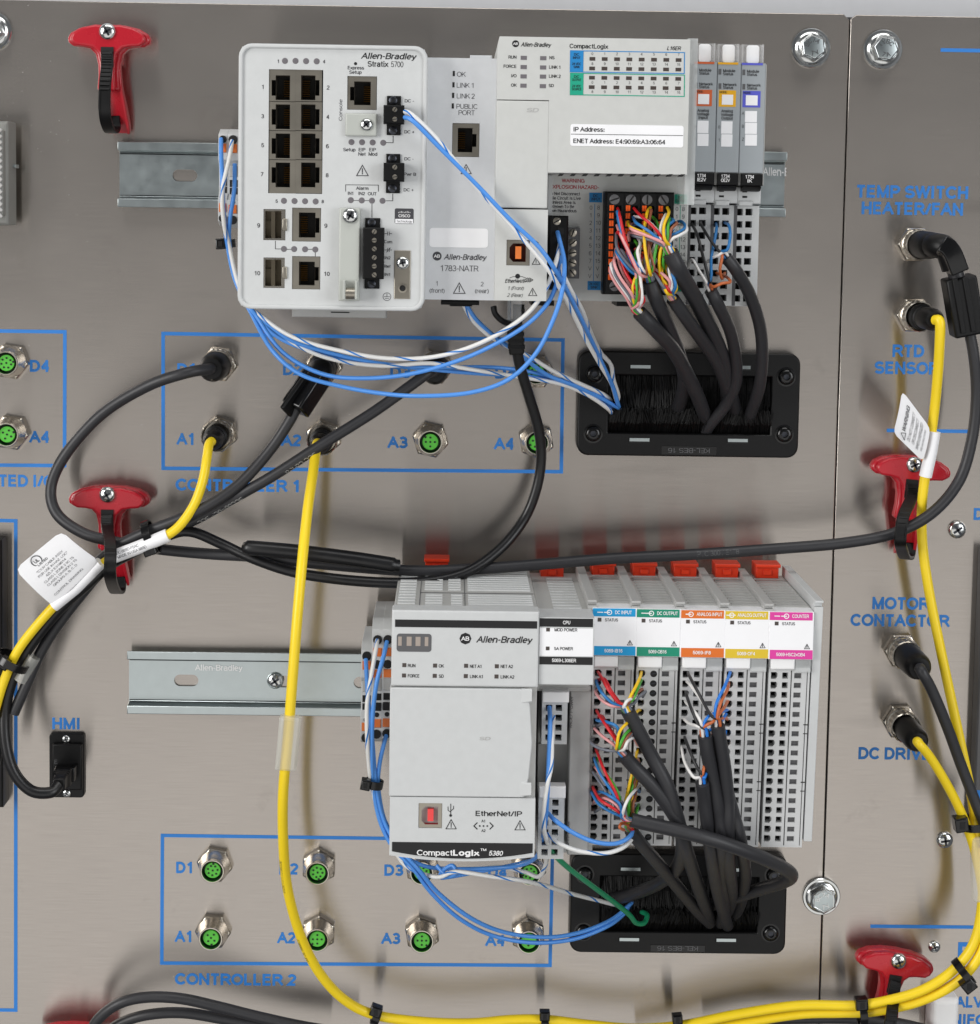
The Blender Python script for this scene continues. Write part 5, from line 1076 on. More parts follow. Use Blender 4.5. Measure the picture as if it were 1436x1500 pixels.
# ---------------------------------------------------------------- five input output modules
data = [('DC INPUT', '5069-IB16', (0, 152, 212), 'blue banded module next to the controller power section', 868), ('DC OUTPUT', '5069-OB16', (12, 138, 108), 'green banded module with round screw terminals', 932.5), ('ANALOG INPUT', '5069-IF8', (222, 112, 34), 'orange banded module, middle of the five', 997.5),
        ('ANALOG OUTPUT', '5069-OF4', (222, 190, 44), 'yellow banded module between the orange and magenta ones', 1062.3), ('COUNTER', '5069-HSC2xOB4', (222, 62, 158), 'magenta banded module at the right end of the row', 1127.5)]
RTBG = mat('terminal_grey', (205, 206, 206), .5, bump=.2, scale=900)
LEAN = .085                                             # the wiring blocks lean back towards their foot
def leaned(px, py, d=None): return DI - 2 - LEAN * (py - 965) * .36
for i, (nm, num, rgb, lab, px0) in enumerate(data):
    bx_, bz_ = I(px0, 892 + 1.3 * i, DI); ex_ = I(px0 + 64.2, 960, DI)[0]
    t = thing('input_output_module', lab, 'module', ((bx_ + ex_) / 2, 0, I(px0, 1238, DI)[1]), 'modules with coloured bands in the lower row')
    cm = mat('band_' + nm.lower().replace(' ', '_'), rgb, .5); y0 = 890.5 + 1.4 * i
    zT = I(px0, y0 - 1.5, DI)[1]; zB = I(px0, 1237, DI)[1]
    a = MB(); a.box(bx_ + .15, ex_ - .2, zB + 2, zT, 22, DI - 32); a.box(bx_ + .15, ex_ - .2, zT - 12, zT, DI - 32, DI - 10); obj('housing', a, TOPM, t, bevel=.3)
    for k in range(11): q = 30 + 72 * k / 11; a = MB(); a.box(bx_ + 5.2, ex_ - 1.5, zT - .1, zT + .35, q, q + 2.6); obj('vent_rib', a, M['mgrey'], t)
    # raised divider along the left edge of the module's top
    a = MB(); dz = zT + 3.2; a.xprism([(20, zT - 2), (DI - 1, zT - 2), (DI - 1, zT + .5), (DI - 4, zT + .5), (DI - 4, dz - 1.2), (DI - .5, dz - 1.2), (DI - .5, dz), (20, dz)], bx_ - 2.2, bx_ + 2.2); obj('top_divider', a, M['mgrey'], t, bevel=.25)
    a = MB(); a.pbox(px0 + .4, y0, px0 + 63.6, y0 + 70.5, DI - 12, DI, 0, .2); obj('label_front', a, M['label'], t)
    a = MB(); a.prect(px0 + .8, y0 + .4, px0 + 63.2, y0 + 13, DI + .08); bd1 = obj('colour_band', a, cm, t, sharp=0)
    a = MB(); a.prect(px0 + .6, y0 + 55.8, px0 + 63, y0 + 70, DI + .08); obj('colour_band', a, cm, t, sharp=0)
    dots(t, [(px0 + 10.5, y0 + 17.2)], DI, 0, 'ledd', 'status_lamp', (5.6, 5.6))
    flat_print(t, 'gink', lambda m: [T(m, 'STATUS', px0 + 18.5, y0 + 17.5, DI + .1, 4.6, 19.5, 1, 'l'), warn_sign(m, px0 + 55, y0 + 51, DI + .1, 7.5)])
    wn = {'DC INPUT': 25, 'DC OUTPUT': 31, 'ANALOG INPUT': 38, 'ANALOG OUTPUT': 43, 'COUNTER': 25}[nm]
    flat_print(t, 'wink', lambda m: [T(m, nm, px0 + 61 - (0 if wn > 30 else 3), y0 + 6.8, DI + .16, 5.4, wn, 1, 'r'), T(m, num, px0 + 31, y0 + 62.8, DI + .16, 5.2, 27 if len(num) < 10 else 43, 1),
               line(m, [(px0 + 8, y0 + 6.3), (px0 + 15, y0 + 6.5)], 1.4, DI + .16)], 'band_lettering')
    a = MB(); cx, cz = I(px0 + 61 - (0 if wn > 30 else 3) - wn - 8, y0 + 6.5, DI); rr = 4 * K(DI); a.ring([(cx + rr * math.cos(R3(k * 22.5)), cz + rr * math.sin(R3(k * 22.5))) for k in range(16)], [(cx + rr * .68 * math.cos(R3(k * 22.5)), cz + rr * .68 * math.sin(R3(k * 22.5))) for k in range(16)], DI + .05, DI + .15)
    a.add([(cx - 2.6, DI + .2, cz - .25), (cx + .2, DI + .2, cz - .25), (cx + .2, DI + .2, cz + .25), (cx - 2.6, DI + .2, cz + .25)], [(0, 1, 2, 3)]); obj('port_symbol', a, M['wink'], t, sharp=0)
    # wiring block: two columns of entries and a column of marker slots, 18 rows
    a = MB(); g = 20.0
    zt_ = I(px0, 963 + i * .9, DI)[1]; X = lambda p: I(p, 970, DI)[0]
    x0_, x1_ = X(px0 + 1.5), X(px0 + 62); zb_ = zt_ - 96.5; sp = (zt_ - 5.6 - zb_ - 2.5) / 18
    fx = x1_ - x0_; hs = []
    for r_ in range(18):
        zc = zt_ - 6.9 - sp * (r_ + .35)
        if i == 1: pass
        else: hs.append((x0_ + fx * .33, x0_ + fx * .475, zc - 1.55, zc + 1.55, 5, 0, 1))
        hs.append((x0_ + fx * .055, x0_ + fx * .22, zc - 1.75, zc + 1.75, 7, 0, 1)); hs.append((x0_ + fx * .62, x0_ + fx * .80, zc - 1.35, zc + 1.35, 1.6, 0, 2))
    a.plate(x0_, x1_, zb_, zt_ - 4.6, DI - 3, hs, 0, 24); a.rect(x0_, x1_, zb_, zt_ - 4.6, 26)
    a.box(x0_ + fx * .54, x0_ + fx * .56, zb_ + 1, zt_ - 6, DI - 3.1, DI - 2.9, 1); a.box(x0_ + fx * .93, x0_ + fx * .945, zb_ + 1, zt_ - 6, DI - 3.1, DI - 2.9, 1)
    for f_ in (.36, .68): a.box(x0_ + fx * .90, x0_ + fx, zt_ - 92 * f_ - .5, zt_ - 92 * f_, DI - 3.1, DI - 2.85, 1); a.box(x0_ + fx * .90, x0_ + fx, zt_ - 92 * f_ - 5, zt_ - 92 * f_ - 4.6, DI - 3.1, DI - 2.85, 1)
    lean_fn = lambda v: Vector((v.x, v.y - LEAN * max(0, zt_ - v.z) * max(0, (v.y - 30) / 80), v.z))
    a.xf(lean_fn)
    wbk = obj('wiring_block', a, [RTBG, M['well'], M['dgrey']], t, sharp=20)
    if i == 1:
        for r_ in range(18):
            zc = zt_ - 6.9 - sp * (r_ + .35); a = MB(); xx = x0_ + fx * .42; q = DI - 3
            a.lathe((xx, q, zc), [(2.0, -.3), (2.0, .12), (1.75, .14), (1.7, .05), (.1, .05)], 14, mis=[0, 0, 0, 1, 1]); a.add([(xx - 1.3, q + .1, zc - .35), (xx + 1.3, q + .1, zc + .25), (xx + 1.3, q + .1, zc + .55), (xx - 1.3, q + .1, zc - .05)], [(0, 1, 2, 3)], 2)
            a.xf(lean_fn); obj('screw_hole', a, [RTBG, M['well'], M['slot']], wbk)
    for r_ in range(18):                                    # slanted corner of each wire entry
        zc = zt_ - 6.9 - sp * (r_ + .35); a = MB(); xa_ = x0_ + fx * .222; a.add([(xa_, DI - 2.96, zc - 1.8), (xa_, DI - 2.96, zc - .3), (xa_ - 1.2, DI - 2.96, zc - 1.8)], [(0, 1, 2)]); a.add([(xa_, DI - 2.95, zc + 1.8), (xa_ - .8, DI - 2.95, zc + 1.8), (xa_, DI - 2.95, zc + .8)], [(0, 1, 2)]); a.xf(lean_fn); obj('entry_corner', a, RTBG, wbk, sharp=0)
    a = MB(); a.box(x0_ + fx * .02, x0_ + fx * .60, zt_ - 4.9, zt_ + .4, DI - 9, DI - .6, 0, .4); obj('cap', a, M['white'], wbk, bevel=.3)
    a = MB(); a.box(x0_ + fx * .605, x1_, zt_ - 6.5, zt_ + .4, DI - 9, DI - 1.4, 0, .4); obj('clear_cap', a, M['frost'], wbk)
    a = MB(); b = zb_ - .3; xx = x0_ + fx * .1; a.prism([(xx, b + 3), (xx + 8.4, b + 3), (xx + 8.4, b - 8.5), (xx + 5.5, b - 10.5), (xx + 1.2, b - 10.5), (xx + 1.2, b - 11.6), (xx, b - 11.6)], 52, 56); obj('rail_foot', a, M['lgrey'], t, bevel=.3)
    red_latch(t, (883.5, 943.5, 1003.5, 1064.5, 1123.5)[i], 829 + .6 * i, 34, 30, 60)
# plain end cap
ex0 = I(1192, 960, DI)[0]; zT = I(1192, 893, DI)[1]; zB = I(1184, 1238, DI - 6)[1]
t = thing('end_cap', 'plain grey end cap closing the right end of the lower row', 'end cap', (ex0, 0, zB))
a = MB(); a.xprism([(20, zB), (DI - 11, zB), (DI - 1, zT + 1), (DI - 4, zT + 1), (DI - 4, zT + 3), (DI - .5, zT + 3), (DI - .5, zT + 4.2), (20, zT + 4.2)], ex0 + .1, ex0 + 4.3); obj('plate', a, M['lgrey'], t, bevel=.3)
# ================================================================== cables and wires
def cable(name, label, cat, pts, r, m, group=None, n=14, sm=7, end=None):
    """a single sheathed cable as one mesh; pts = (px, py, depth)"""
    p = smooth([(Vector(q[1]) if q[0] == 'v' else W(*q)) for q in pts], sm); a = MB(); a.tube(p, r, n)
    return single(name, a, [M[m]], label, cat, group, sharp=50), p
def on_cable(parent_mesh, p, r, s0, text, size, ang, m='mgrey'):
    """lettering wrapped on a cable path, starting s0 mm along it; ang = angle round the cable"""
    L = [0]
    for i in range(1, len(p)): L.append(L[-1] + (p[i] - p[i - 1]).length)
    def at(s):
        for i in range(1, len(L)):
            if L[i] >= s: f = (s - L[i - 1]) / (L[i] - L[i - 1]); return p[i - 1].lerp(p[i], f), (p[i] - p[i - 1]).normalized()
        return p[-1], (p[-1] - p[-2]).normalized()
    vs, ts, T_ = glyph_run(text, 0); a = MB(); out = []
    for u, v, l in vs:
        c, t = at(s0 + u * size); f = Vector((0, 1, 0)); f = (f - t * f.dot(t)).normalized(); g = t.cross(f); an = ang + (v - .5) * size / r
        out.append(c + (f * math.cos(an) + g * math.sin(an)) * (r + .06 + .02 * l))
    a.add(out, ts); o = obj('printed_lettering', a, M[m], None, sharp=0); o.parent = parent_mesh; up = parent_mesh.location + (parent_mesh.parent.location if parent_mesh.parent else Vector()); o.matrix_parent_inverse = Matrix.Translation(-up)
GB = 'thick black cables on the panel'; GY = 'yellow sheathed cables'; GW = 'thin blue and white control wires'
c1, p1 = cable('black_cable', 'black cable looping left from the D1 plug into the clamped bundle', 'cable', [('v', E1), (303, 541, 40), (270, 547, 46), (215, 566, 42), (150, 606, 34), (98, 663, 30), (75, 712, 30), (83, 752, 34), (120, 780, 38), (165, 793, 40), (230, 804, 38), (300, 811, 36), (380, 816, 40), (470, 826, 44), (600, 836, 46), (700, 833, 46), (800, 826, 46),
    (900, 818, 46), (1020, 812, 46), (1150, 803, 44), (1240, 795, 42), (1310, 781, 40), (1365, 752, 38), (1405, 705, 36), (1424, 645, 36), (1431, 580, 38), (1427, 520, 42), (1417, 470, 44)], 2.95, 'rubber', GB, 16)
on_cable(c1, p1, 2.95, 470, 'PVC 300V E178', 2.6, .2, 'dgrey')
c2, p2 = cable('patch_cable', 'black patch cable hanging from the angled boot under the slim grey module', 'cable', [(757, 512, 72), (763, 540, 64), (775, 580, 55), (789, 628, 46), (793, 672, 40), (786, 716, 38), (768, 760, 38), (735, 802, 44), (690, 835, 50), (640, 850, 54), (580, 854, 56), (500, 849, 54), (430, 838, 50), (370, 818, 46), (325, 797, 42), (280, 779, 42), (245, 785, 44), (190, 812, 44), (150, 832, 42), (110, 858, 40), (70, 902, 38), (35, 955, 36), (8, 1010, 34), (-10, 1060, 34)], 2.75, 'rubber2', GB, 16)
on_cable(c2, p2, 2.75, 150, 'E170 UL CM', 2.6, .5, 'dgrey')
a = MB(); a.tube(smooth([W(358, 803, 50), W(372, 803, 52), W(440, 809, 54), W(520, 819, 54), W(572, 827, 53), W(586, 829, 52)], 6), [1.2] + [3.2] * 3 + [3.9] * 22 + [3.2] * 4 + [1.2], 16); single('cable_sleeve', a, [M['rubber2']], 'fat black sleeve over the long cable left of the orange-red latch', 'sleeve')
c3, p3 = cable('black_cable', 'black cable from the flat D2 boot down to the bundle', 'cable', [(437, 592, 44), (422, 620, 44), (395, 660, 44), (355, 705, 46), (310, 738, 48), (262, 761, 48), (215, 779, 46), (170, 802, 44), (130, 836, 44), (95, 872, 42), (55, 925, 40), (20, 990, 38), (2, 1060, 36), (-8, 1120, 36)], 2.9, 'rubber', GB, 16)
on_cable(c3, p3, 2.9, 48, 'Balluff BCC07C3', 2.9, 2.6)
on_cable(c3, p3, 2.9, 88, 'BCC M415-0', 2.9, 2.6)
c4, p4 = cable('black_cable', 'black cable running from the D3 plug diagonally past A2 to the bundle', 'cable', [('v', E3), (628, 546, 42), (600, 566, 44), (545, 605, 45), (470, 652, 46), (400, 697, 46), (340, 731, 44), (290, 759, 42), (240, 781, 40), (195, 802, 38), (150, 836, 38), (120, 870, 36), (85, 915, 36), (60, 955, 36), (40, 1000, 38), (20, 1045, 38)], 2.9, 'rubber', GB, 16)
on_cable(c4, p4, 2.9, 78, 'BCC Control', 2.9, .9); on_cable(c4, p4, 2.9, 122, 'BCC00A0CF BCC', 2.9, .9)
c5, p5 = cable('black_cable', 'black cable curling from the HMI plug up to the flagged bundle', 'cable', [('v', HMI_END), (74, 1161, 42), (45, 1158, 44), (20, 1130, 44), (8, 1085, 42), (8, 1035, 40), (22, 985, 40), (45, 945, 40), (85, 895, 42), (125, 858, 44), (160, 828, 42), (200, 806, 40)], 3.0, 'rubber2', GB, 16)
on_cable(c5, p5, 3.0, 2, 'JSONIC', 2.4, 2.2)
y1, q1 = cable('yellow_cable', 'yellow cable from the A1 plug through the clamp, carrying the large white flag', 'cable', [('v', E4), (306, 652, 38), (303, 672, 44), (297, 705, 48), (283, 742, 50), (258, 775, 52), (225, 793, 52), (180, 810, 52), (140, 833, 52), (95, 872, 50), (55, 915, 48), (25, 955, 46), (5, 1000, 44), (-10, 1050, 44)], 2.45, 'yellow', GY)
y2, q2 = cable('yellow_cable', 'long yellow cable dropping from the A2 plug and running along the bottom', 'cable', [('v', E5), (464, 652, 40), (459, 690, 52), (451, 745, 66), (443, 820, 80), (436, 900, 88), (429, 990, 90), (422, 1080, 88), (415, 1160, 84), (415, 1230, 76), (421, 1300, 64), (440, 1370, 52), (468, 1425, 42), (505, 1465, 34), (550, 1487, 28), (620, 1497, 24), (690, 1499, 24), (750, 1494, 24), (800, 1494, 24), (860, 1501, 22), (930, 1507, 22), (1000, 1502, 22), (1080, 1486, 24), (1170, 1473, 26), (1250, 1473, 30), (1300, 1466, 34), (1355, 1449, 36), (1400, 1418, 36), (1429, 1376, 36), (1440, 1310, 36), (1438, 1240, 36)], 2.6, 'yellow', GY, 16)
on_cable(y2, q2, 2.6, 232, 'BCC08MW AWM 20233', 1.7, -.75, 'gink'); on_cable(y2, q2, 2.6, 285, 'E186956 75C 300V', 1.7, -.75, 'gink')
y3, q3 = cable('yellow_cable', 'yellow cable from the RTD plug past the warning tag and down the right edge', 'cable', [('v', E7), (1377, 471, 48), (1377, 500, 46), (1374, 550, 40), (1368, 610, 34), (1358, 680, 32), (1351, 740, 30), (1352, 800, 28), (1362, 870, 28), (1378, 950, 30), (1395, 1030, 32), (1412, 1110, 34), (1424, 1170, 34), (1433, 1240, 34), (1442, 1320, 36), (1441, 1385, 36), (1408, 1434, 36), (1350, 1466, 34), (1280, 1482, 30), (1230, 1484, 26), (1170, 1486, 22), (1080, 1500, 20), (1000, 1516, 18), (940, 1530, 18)], 2.6, 'yellow', GY, 16)
y4, q4 = cable('yellow_cable', 'yellow cable from the plug above DC DRIVE to the tied bundle', 'cable', [('v', E9), (1345, 1088, 48), (1362, 1108, 46), (1385, 1145, 42), (1408, 1190, 38), (1428, 1245, 36), (1440, 1310, 36), (1440, 1370, 36)], 2.5, 'yellow', GY)
c6, p6 = cable('black_cable', 'black cable from the MOTOR CONTACTOR plug to the tied bundle', 'cable', [('v', E8), (1350, 983, 50), (1366, 1012, 48), (1388, 1065, 44), (1408, 1120, 40), (1428, 1172, 38), (1446, 1220, 38), (1455, 1270, 38)], 2.9, 'rubber', GB, 16)
cable('black_cable', 'upper black cable arching over the bottom left edge', 'cable', [(128, 1520, 26), (145, 1492, 28), (175, 1470, 30), (215, 1461, 30), (265, 1463, 30), (320, 1475, 28), (380, 1490, 26), (450, 1505, 24), (520, 1515, 22)], 2.9, 'rubber', GB, 16)
cable('black_cable', 'lower black cable nested under the arch at the bottom left edge', 'cable', [(150, 1520, 20), (175, 1500, 22), (215, 1487, 24), (270, 1484, 24), (340, 1495, 22), (420, 1507, 20), (480, 1515, 20)], 2.9, 'rubber', GB, 16)
cable('black_cable', 'black cable under the yellow one beside the bottom right clamp', 'cable', [(1040, 1508, 16), (1110, 1495, 16), (1190, 1492, 16), (1260, 1493, 16), (1320, 1500, 16), (1380, 1515, 16)], 2.9, 'rubber', GB, 16)

# ---- plug boots, boxes and sleeves that belong to single cables
def slab(mb, p, q, w, th, side=(1, 0, 0), mi=0): mb.ribbon([p, q], w, th, mi, side)
t = thing('flat_boot', 'black flat sided boot between the D2 plug and its cable', 'cable boot', W(455, 565, 30))
a = MB(); e2 = Vector(E2); p, q = W(468, 546, 37), W(432, 600, 45); ax = (q - p).normalized(); sd = Vector((.8, 0, .55)); a.ribbon([p, q], 13, 11, 0, sd); obj('body', a, M['blackg'], t, bevel=1.2)
a = MB(); a.ribbon([p + Vector((-4.5, 4.5, -2)), q + Vector((-4.5, 4.5, -1))], 2.5, 9, 0, sd); obj('locking_lever', a, M['black'], t, bevel=.6)
a = MB(); a.tube(smooth([e2 - Vector((0, 6, 0)), e2 + Vector((0, 2, 0)), W(470, 545, 36), W(455, 566, 40)], 4), 6.2, 16); obj('elbow', a, M['black'], t)
t = thing('angled_boot', 'black angled plug boot and square sleeve at the TEMP SWITCH socket', 'cable boot', W(1390, 370, 30)); e6 = Vector(E6)
a = MB(); a.tube(smooth([e6 - Vector((0, 8, 0)), e6 + Vector((1.5, 3, 0)), W(1388, 366, 46), W(1398, 392, 46)], 5), 6.4, 16); obj('elbow', a, M['black'], t)
a = MB(); a.ribbon(smooth([W(1378, 358, 50), W(1392, 368, 51), W(1404, 398, 50)], 4), 9.5, 9.5, 0, (.8, 0, .4)); obj('lever', a, M['blackg'], t, bevel=.8)
a = MB(); a.ribbon([W(1404, 405, 46), W(1418, 490, 44)], 16, 13, 0, (1, 0, .15)); sq = obj('square_sleeve', a, M['black'], t, bevel=1.2)
a = MB(); a.ribbon([W(1399, 408, 53), W(1412, 488, 51)], 2.6, 1.0, 0, (1, 0, .15)); a.ribbon([W(1414, 406, 53), W(1427, 486, 51)], 2.6, 1.0, 0, (1, 0, .15)); obj('sleeve_rib', a, M['black'], sq, bevel=.3)
a = MB(); a.tube([W(1396, 385, 46), W(1408, 425, 46)], 4.2, 12); obj('inner_cable', a, M['rubber'], t)
t = thing('patch_boot', 'black ribbed network plug boot under the grey modules', 'plug', W(757, 480, 66))
a = MB(); p, q = W(754, 442, 80), W(757, 514, 72); a.ribbon([W(754, 470, 77), W(757, 516, 72)], 7.6, 7.6); obj('boot', a, M['black'], t, bevel=.8)
for k in range(4):
    f = .2 + k * .2; c = W(754, 470, 77).lerp(W(757, 516, 72), f); a = MB(); a.box(c.x - 4.2, c.x + 4.2, c.z - 1.1, c.z + .9, c.y - 4.2, c.y + 4.3, 0, .2); obj('boot_rib', a, M['blackg'], t)
a = MB(); a.pbox(744, 438, 764, 472, 70, 79, 0, .4); obj('clear_plug', a, M['clear'], t)
a = MB(); a.pbox(752, 446, 768, 470, 72, 77, 0, .3); a.pbox(764, 452, 769, 457, 76, 79, 0, .3); obj('plug_core', a, M['black'], t)
a = MB(); a.pbox(744.5, 440, 748, 470, 77, 79.5, 0, .2); obj('latch_arm', a, M['chrome'], t)
a = MB(); a.tube(smooth([W(723, 449, 84), W(726, 460, 85), W(736, 470, 84), W(746, 474, 80)], 5), 1.5, 8); obj('hook', a, M['black'], t)
t = thing('clear_sleeve', 'clear plastic marker sleeve on the long yellow cable below the rail', 'sleeve', W(424, 1088, 88))
a = MB(); a.ribbon([W(427, 1048, 91), W(420, 1127, 87)], 10.2, 6.4, 0, (1, 0, 0)); obj('tube', a, M['sleeve'], t, bevel=1.6)
a = MB(); a.ribbon([W(413, 1049, 91), W(406, 1125, 87)], 2.0, 5.5, 0, (1, 0, 0)); obj('edge', a, M['sleeve'], t, bevel=.5)
a = MB(); a.ribbon([W(1433, 1225, 36), W(1436, 1320, 38)], 8, 7.5, 0, (1, 0, 0)); single('clear_sleeve', a, [M['sleeve']], 'clear plastic marker sleeve on the cable at the right edge', 'sleeve', bevel=1.5)

# ---- zip ties
def tie(px, py, d, ang, r, label, head=(0, 0), hs=4.4, flat=1.0):
    """band round an axis lying at angle ang (degrees from +x) in the picture"""
    c = W(px, py, d); t = thing('cable_tie', label, 'cable tie', c, 'black cable ties'); ax = Vector((math.cos(R3(ang)), 0, math.sin(R3(ang)))); u = Vector((-ax.z, 0, ax.x)); f = Vector((0, 1, 0))
    n = 28; a = MB(); b = 0
    for k in range(n):
        an = 2 * math.pi * k / n; dr = u * math.cos(an) * r * flat + f * math.sin(an) * r; nn = dr.normalized()
        for s1, s2 in ((-1, 0), (1, 0), (1, 1), (-1, 1)): a.v.append(tuple(c + dr + nn * (1.0 * s2) + ax * (2.1 * s1)))
    for k in range(n):
        j = (k + 1) % n
        for m_ in range(4): a.f.append((4 * k + m_, 4 * k + (m_ + 1) % 4, 4 * j + (m_ + 1) % 4, 4 * j + m_)); a.m.append(0)
    obj('band', a, M['blackg'], t, bevel=.2)
    hx, hz = I(px + head[0], py + head[1], d + r * .7); a = MB(); a.box(hx - hs * .55, hx + hs * .55, hz - hs * .5, hz + hs * .5, d + r * .2, d + r * .2 + hs * 1.1, 0, .5); a.xf(lambda v: Vector((hx, v.y, hz)) + Matrix.Rotation(-R3(ang), 3, 'Y') @ Vector((v.x - hx, 0, v.z - hz)))
    h = obj('head', a, M['blackg'], t, bevel=.4)
    a = MB(); a.box(hx - hs * .2, hx + hs * .2, hz - hs * .28, hz + hs * .28, d + r * .2 + hs * .6, d + r * .2 + hs * 1.1 + .15); obj('slot', a, M['well'], h)
tie(221, 787, 45.5, 22, 8.2, 'cable tie round the bundle where the yellow cable joins', (-2, 18), 6)
tie(18, 968, 43, 60, 8.5, 'cable tie round the bundle at the left edge', (-12, 4), 5.5)
tie(332, 357, 44, 95, 3.6, 'small cable tie on the wires left of the network switch', (-8, 0), 5)
tie(548, 1148, 66, 80, 3.8, 'small cable tie on the wires left of the lower controller', (-12, 0), 5)
tie(551, 1489, 27, -20, 3.6, 'cable tie on the bottom yellow cable, leftmost one', (0, -10), 5.5)
tie(798, 1497, 23, 0, 3.6, 'cable tie on the bottom yellow cable below the lower brush plate edge', (0, -11), 5)
tie(992, 1503, 21, 5, 3.6, 'cable tie on the bottom yellow cable in front of the panel joint side', (0, -12), 5)
tie(1262, 1482, 28, 5, 7.0, 'cable tie beside the bottom right red clamp', (0, -12), 6)
tie(1412, 1424, 36, 40, 7.0, 'slanted cable tie where the yellow cables turn the bottom right corner', (6, 18), 6.5)
tie(1432, 1205, 36, 100, 9.0, 'cable tie round the cables at the right edge', (-24, 2), 7)

# ---- paper flags and markers
def quad_sheet(mb, c, th=.35, n=8, bow=2.0):
    """thin bowed sheet through four world corners"""
    A, B_, C, D_ = [Vector(v) for v in c]; b = len(mb.v); nn = (B_ - A).cross(D_ - A).normalized(); nn = nn if nn.y > 0 else -nn
    for side in (0, 1):
        for i in range(n + 1):
            for j in range(n + 1):
                u, v = i / n, j / n
                if i in (0, n) and j in (0, n): u += (.035 if i == 0 else -.035); v += (.035 if j == 0 else -.035)
                p = (A * (1 - u) + B_ * u) * (1 - v) + (D_ * (1 - u) + C * u) * v
                mb.v.append(tuple(p + nn * (bow * 4 * v * (1 - v) - th * side)))
    k = (n + 1) ** 2
    for s_ in (0, 1):
        for i in range(n):
            for j in range(n): mb.f.append(tuple(b + s_ * k + q for q in (i * (n + 1) + j, (i + 1) * (n + 1) + j, (i + 1) * (n + 1) + j + 1, i * (n + 1) + j + 1))); mb.m.append(0)
    return A, B_, C, D_, nn
def sheet_text(parent, c, rows, bow, m='ink', nn=None, turned=False):
    A, B_, C, D_ = [Vector(v) for v in c]; a = MB(); e = (B_ - A).length; f = (D_ - A).length
    for s_, u0, v0, h, w, bold in rows:
        vs, ts, L = glyph_run(s_, bold); out = []
        for x, y, l in vs:
            u = u0 + (x / L - .5) * w; v = v0 - (y - .5) * h
            p = (A * (1 - u) + B_ * u) * (1 - v) + (D_ * (1 - u) + C * u) * v; e_ = u if turned else v; out.append(p + nn * (bow * 4 * e_ * (1 - e_) + .14 + .02 * l))
        a.add(out, ts)
    obj('printed_lettering', a, M[m], parent, sharp=0)
t = thing('cable_flag', 'large white cable flag printed with class and group lines', 'label', W(85, 830, 58))
c = [W(22, 834, 62), W(90, 778, 64), W(146, 822, 58), W(78, 888, 56)]; a = MB(); A_, B2, C2, D2, nn = quad_sheet(a, c, bow=1.5); o = obj('sheet', a, M['label'], t)
sheet_text(o, c, [('LISTED', .42, .22, .045, .2, 1), ('"CYJV CABLE ASSY', .50, .31, .045, .55, 0), ('FOR USE IN HAZ. LOC"', .50, .39, .045, .62, 0), ('4ZLX E318614', .50, .47, .045, .42, 0), ('CLASS I, ZONE 2 IIC T5', .50, .55, .045, .62, 0), ('CLASS I, DIVISION 2 T5', .50, .63, .045, .62, 0), ('GROUPS A, B, C, D', .50, .71, .045, .5, 0), ('CONTROL DRAWING', .45, .86, .045, .6, 0)], 1.5, 'gink', nn)
a = MB(); cc = c[0].lerp(c[1], .36).lerp(c[3].lerp(c[2], .36), .13) + nn * .8; eu = (c[1] - c[0]).normalized(); ev = nn.cross(eu)
b = 0
for rr_ in (3.0, 2.5):
    for k in range(20): a.v.append(tuple(cc + (eu * math.cos(k * .31416) + ev * math.sin(k * .31416)) * rr_ + nn * .15))
for k in range(20): a.f.append((k, (k + 1) % 20, 20 + (k + 1) % 20, 20 + k)); a.m.append(0)
vs, ts, L = glyph_run('UL', 1); a.add([cc + eu * ((x - L / 2) * 1.9) + (ev if ev.z > 0 else -ev) * ((y - .5) * 1.9) + nn * (.17 + .02 * l) for x, y, l in vs], ts); obj('listing_mark', a, M['gink'], o, sharp=0)
a = MB(); a.tube([W(78, 888, 54), W(110, 862, 53), W(148, 824, 55)], 3.2, 14); obj('wrap', a, M['label'], t)
t = thing('marker_sleeve', 'white printed marker sleeve on the yellow cable beside the clamp', 'label', W(205, 800, 52))
a = MB(); mp = smooth([W(168, 815, 52), W(205, 801, 52), W(246, 784, 52)], 6); a.tube(mp, 3.5, 16); o = obj('tube', a, M['label'], t)
for s_, an in (('MADE IN USA 889D', -.2), ('DC-889D-F5AC', .45)): on_cable(o, mp, 3.5, 2, s_, 1.5, an, 'gink')
t = thing('warning_flag', 'small white warning tag fixed to the yellow cable by the red clamp', 'label', W(1340, 630, 38))
c = [W(1322, 572, 44), W(1363, 627, 38), W(1352, 676, 36), W(1309, 634, 42)]; a = MB(); A_, B2, C2, D2, nn = quad_sheet(a, c, bow=1.0); o = obj('sheet', a, M['label'], t)
ct = [c[3], c[0], c[1], c[2]]; sheet_text(o, ct, [('WARNING', .55, .25, .11, .62, 1), ('DO NOT CONNECT', .50, .45, .085, .72, 0), ('OR DISCONNECT', .5, .59, .085, .66, 0), ('WHEN ENERGIZED', .5, .73, .085, .72, 0), ('SEE INSTRUCTIONS', .5, .86, .05, .6, 0)], 1.0, 'gink', nn, True)
a = MB(); q = W(1317, 634, 44)
a2 = [c[3].lerp(c[0], .12).lerp(c[2].lerp(c[1], .12), .2), c[3].lerp(c[0], .22).lerp(c[2].lerp(c[1], .22), .2)]
ce = c[3].lerp(c[0], .15).lerp(c[2].lerp(c[1], .15), .27) + nn * 1.0; ex = (c[0] - c[3]).normalized(); ey = (c[3] - c[2]).normalized()
tri = [ce + ey * 1.9, ce - ey * 1.4 + ex * 1.9, ce - ey * 1.4 - ex * 1.9]
for k in range(3):
    p, r_ = tri[k], tri[(k + 1) % 3]; w_ = (r_ - p).normalized().cross(nn) * .17; a.add([p + w_, p - w_, r_ - w_, r_ + w_], [(0, 1, 2, 3)])
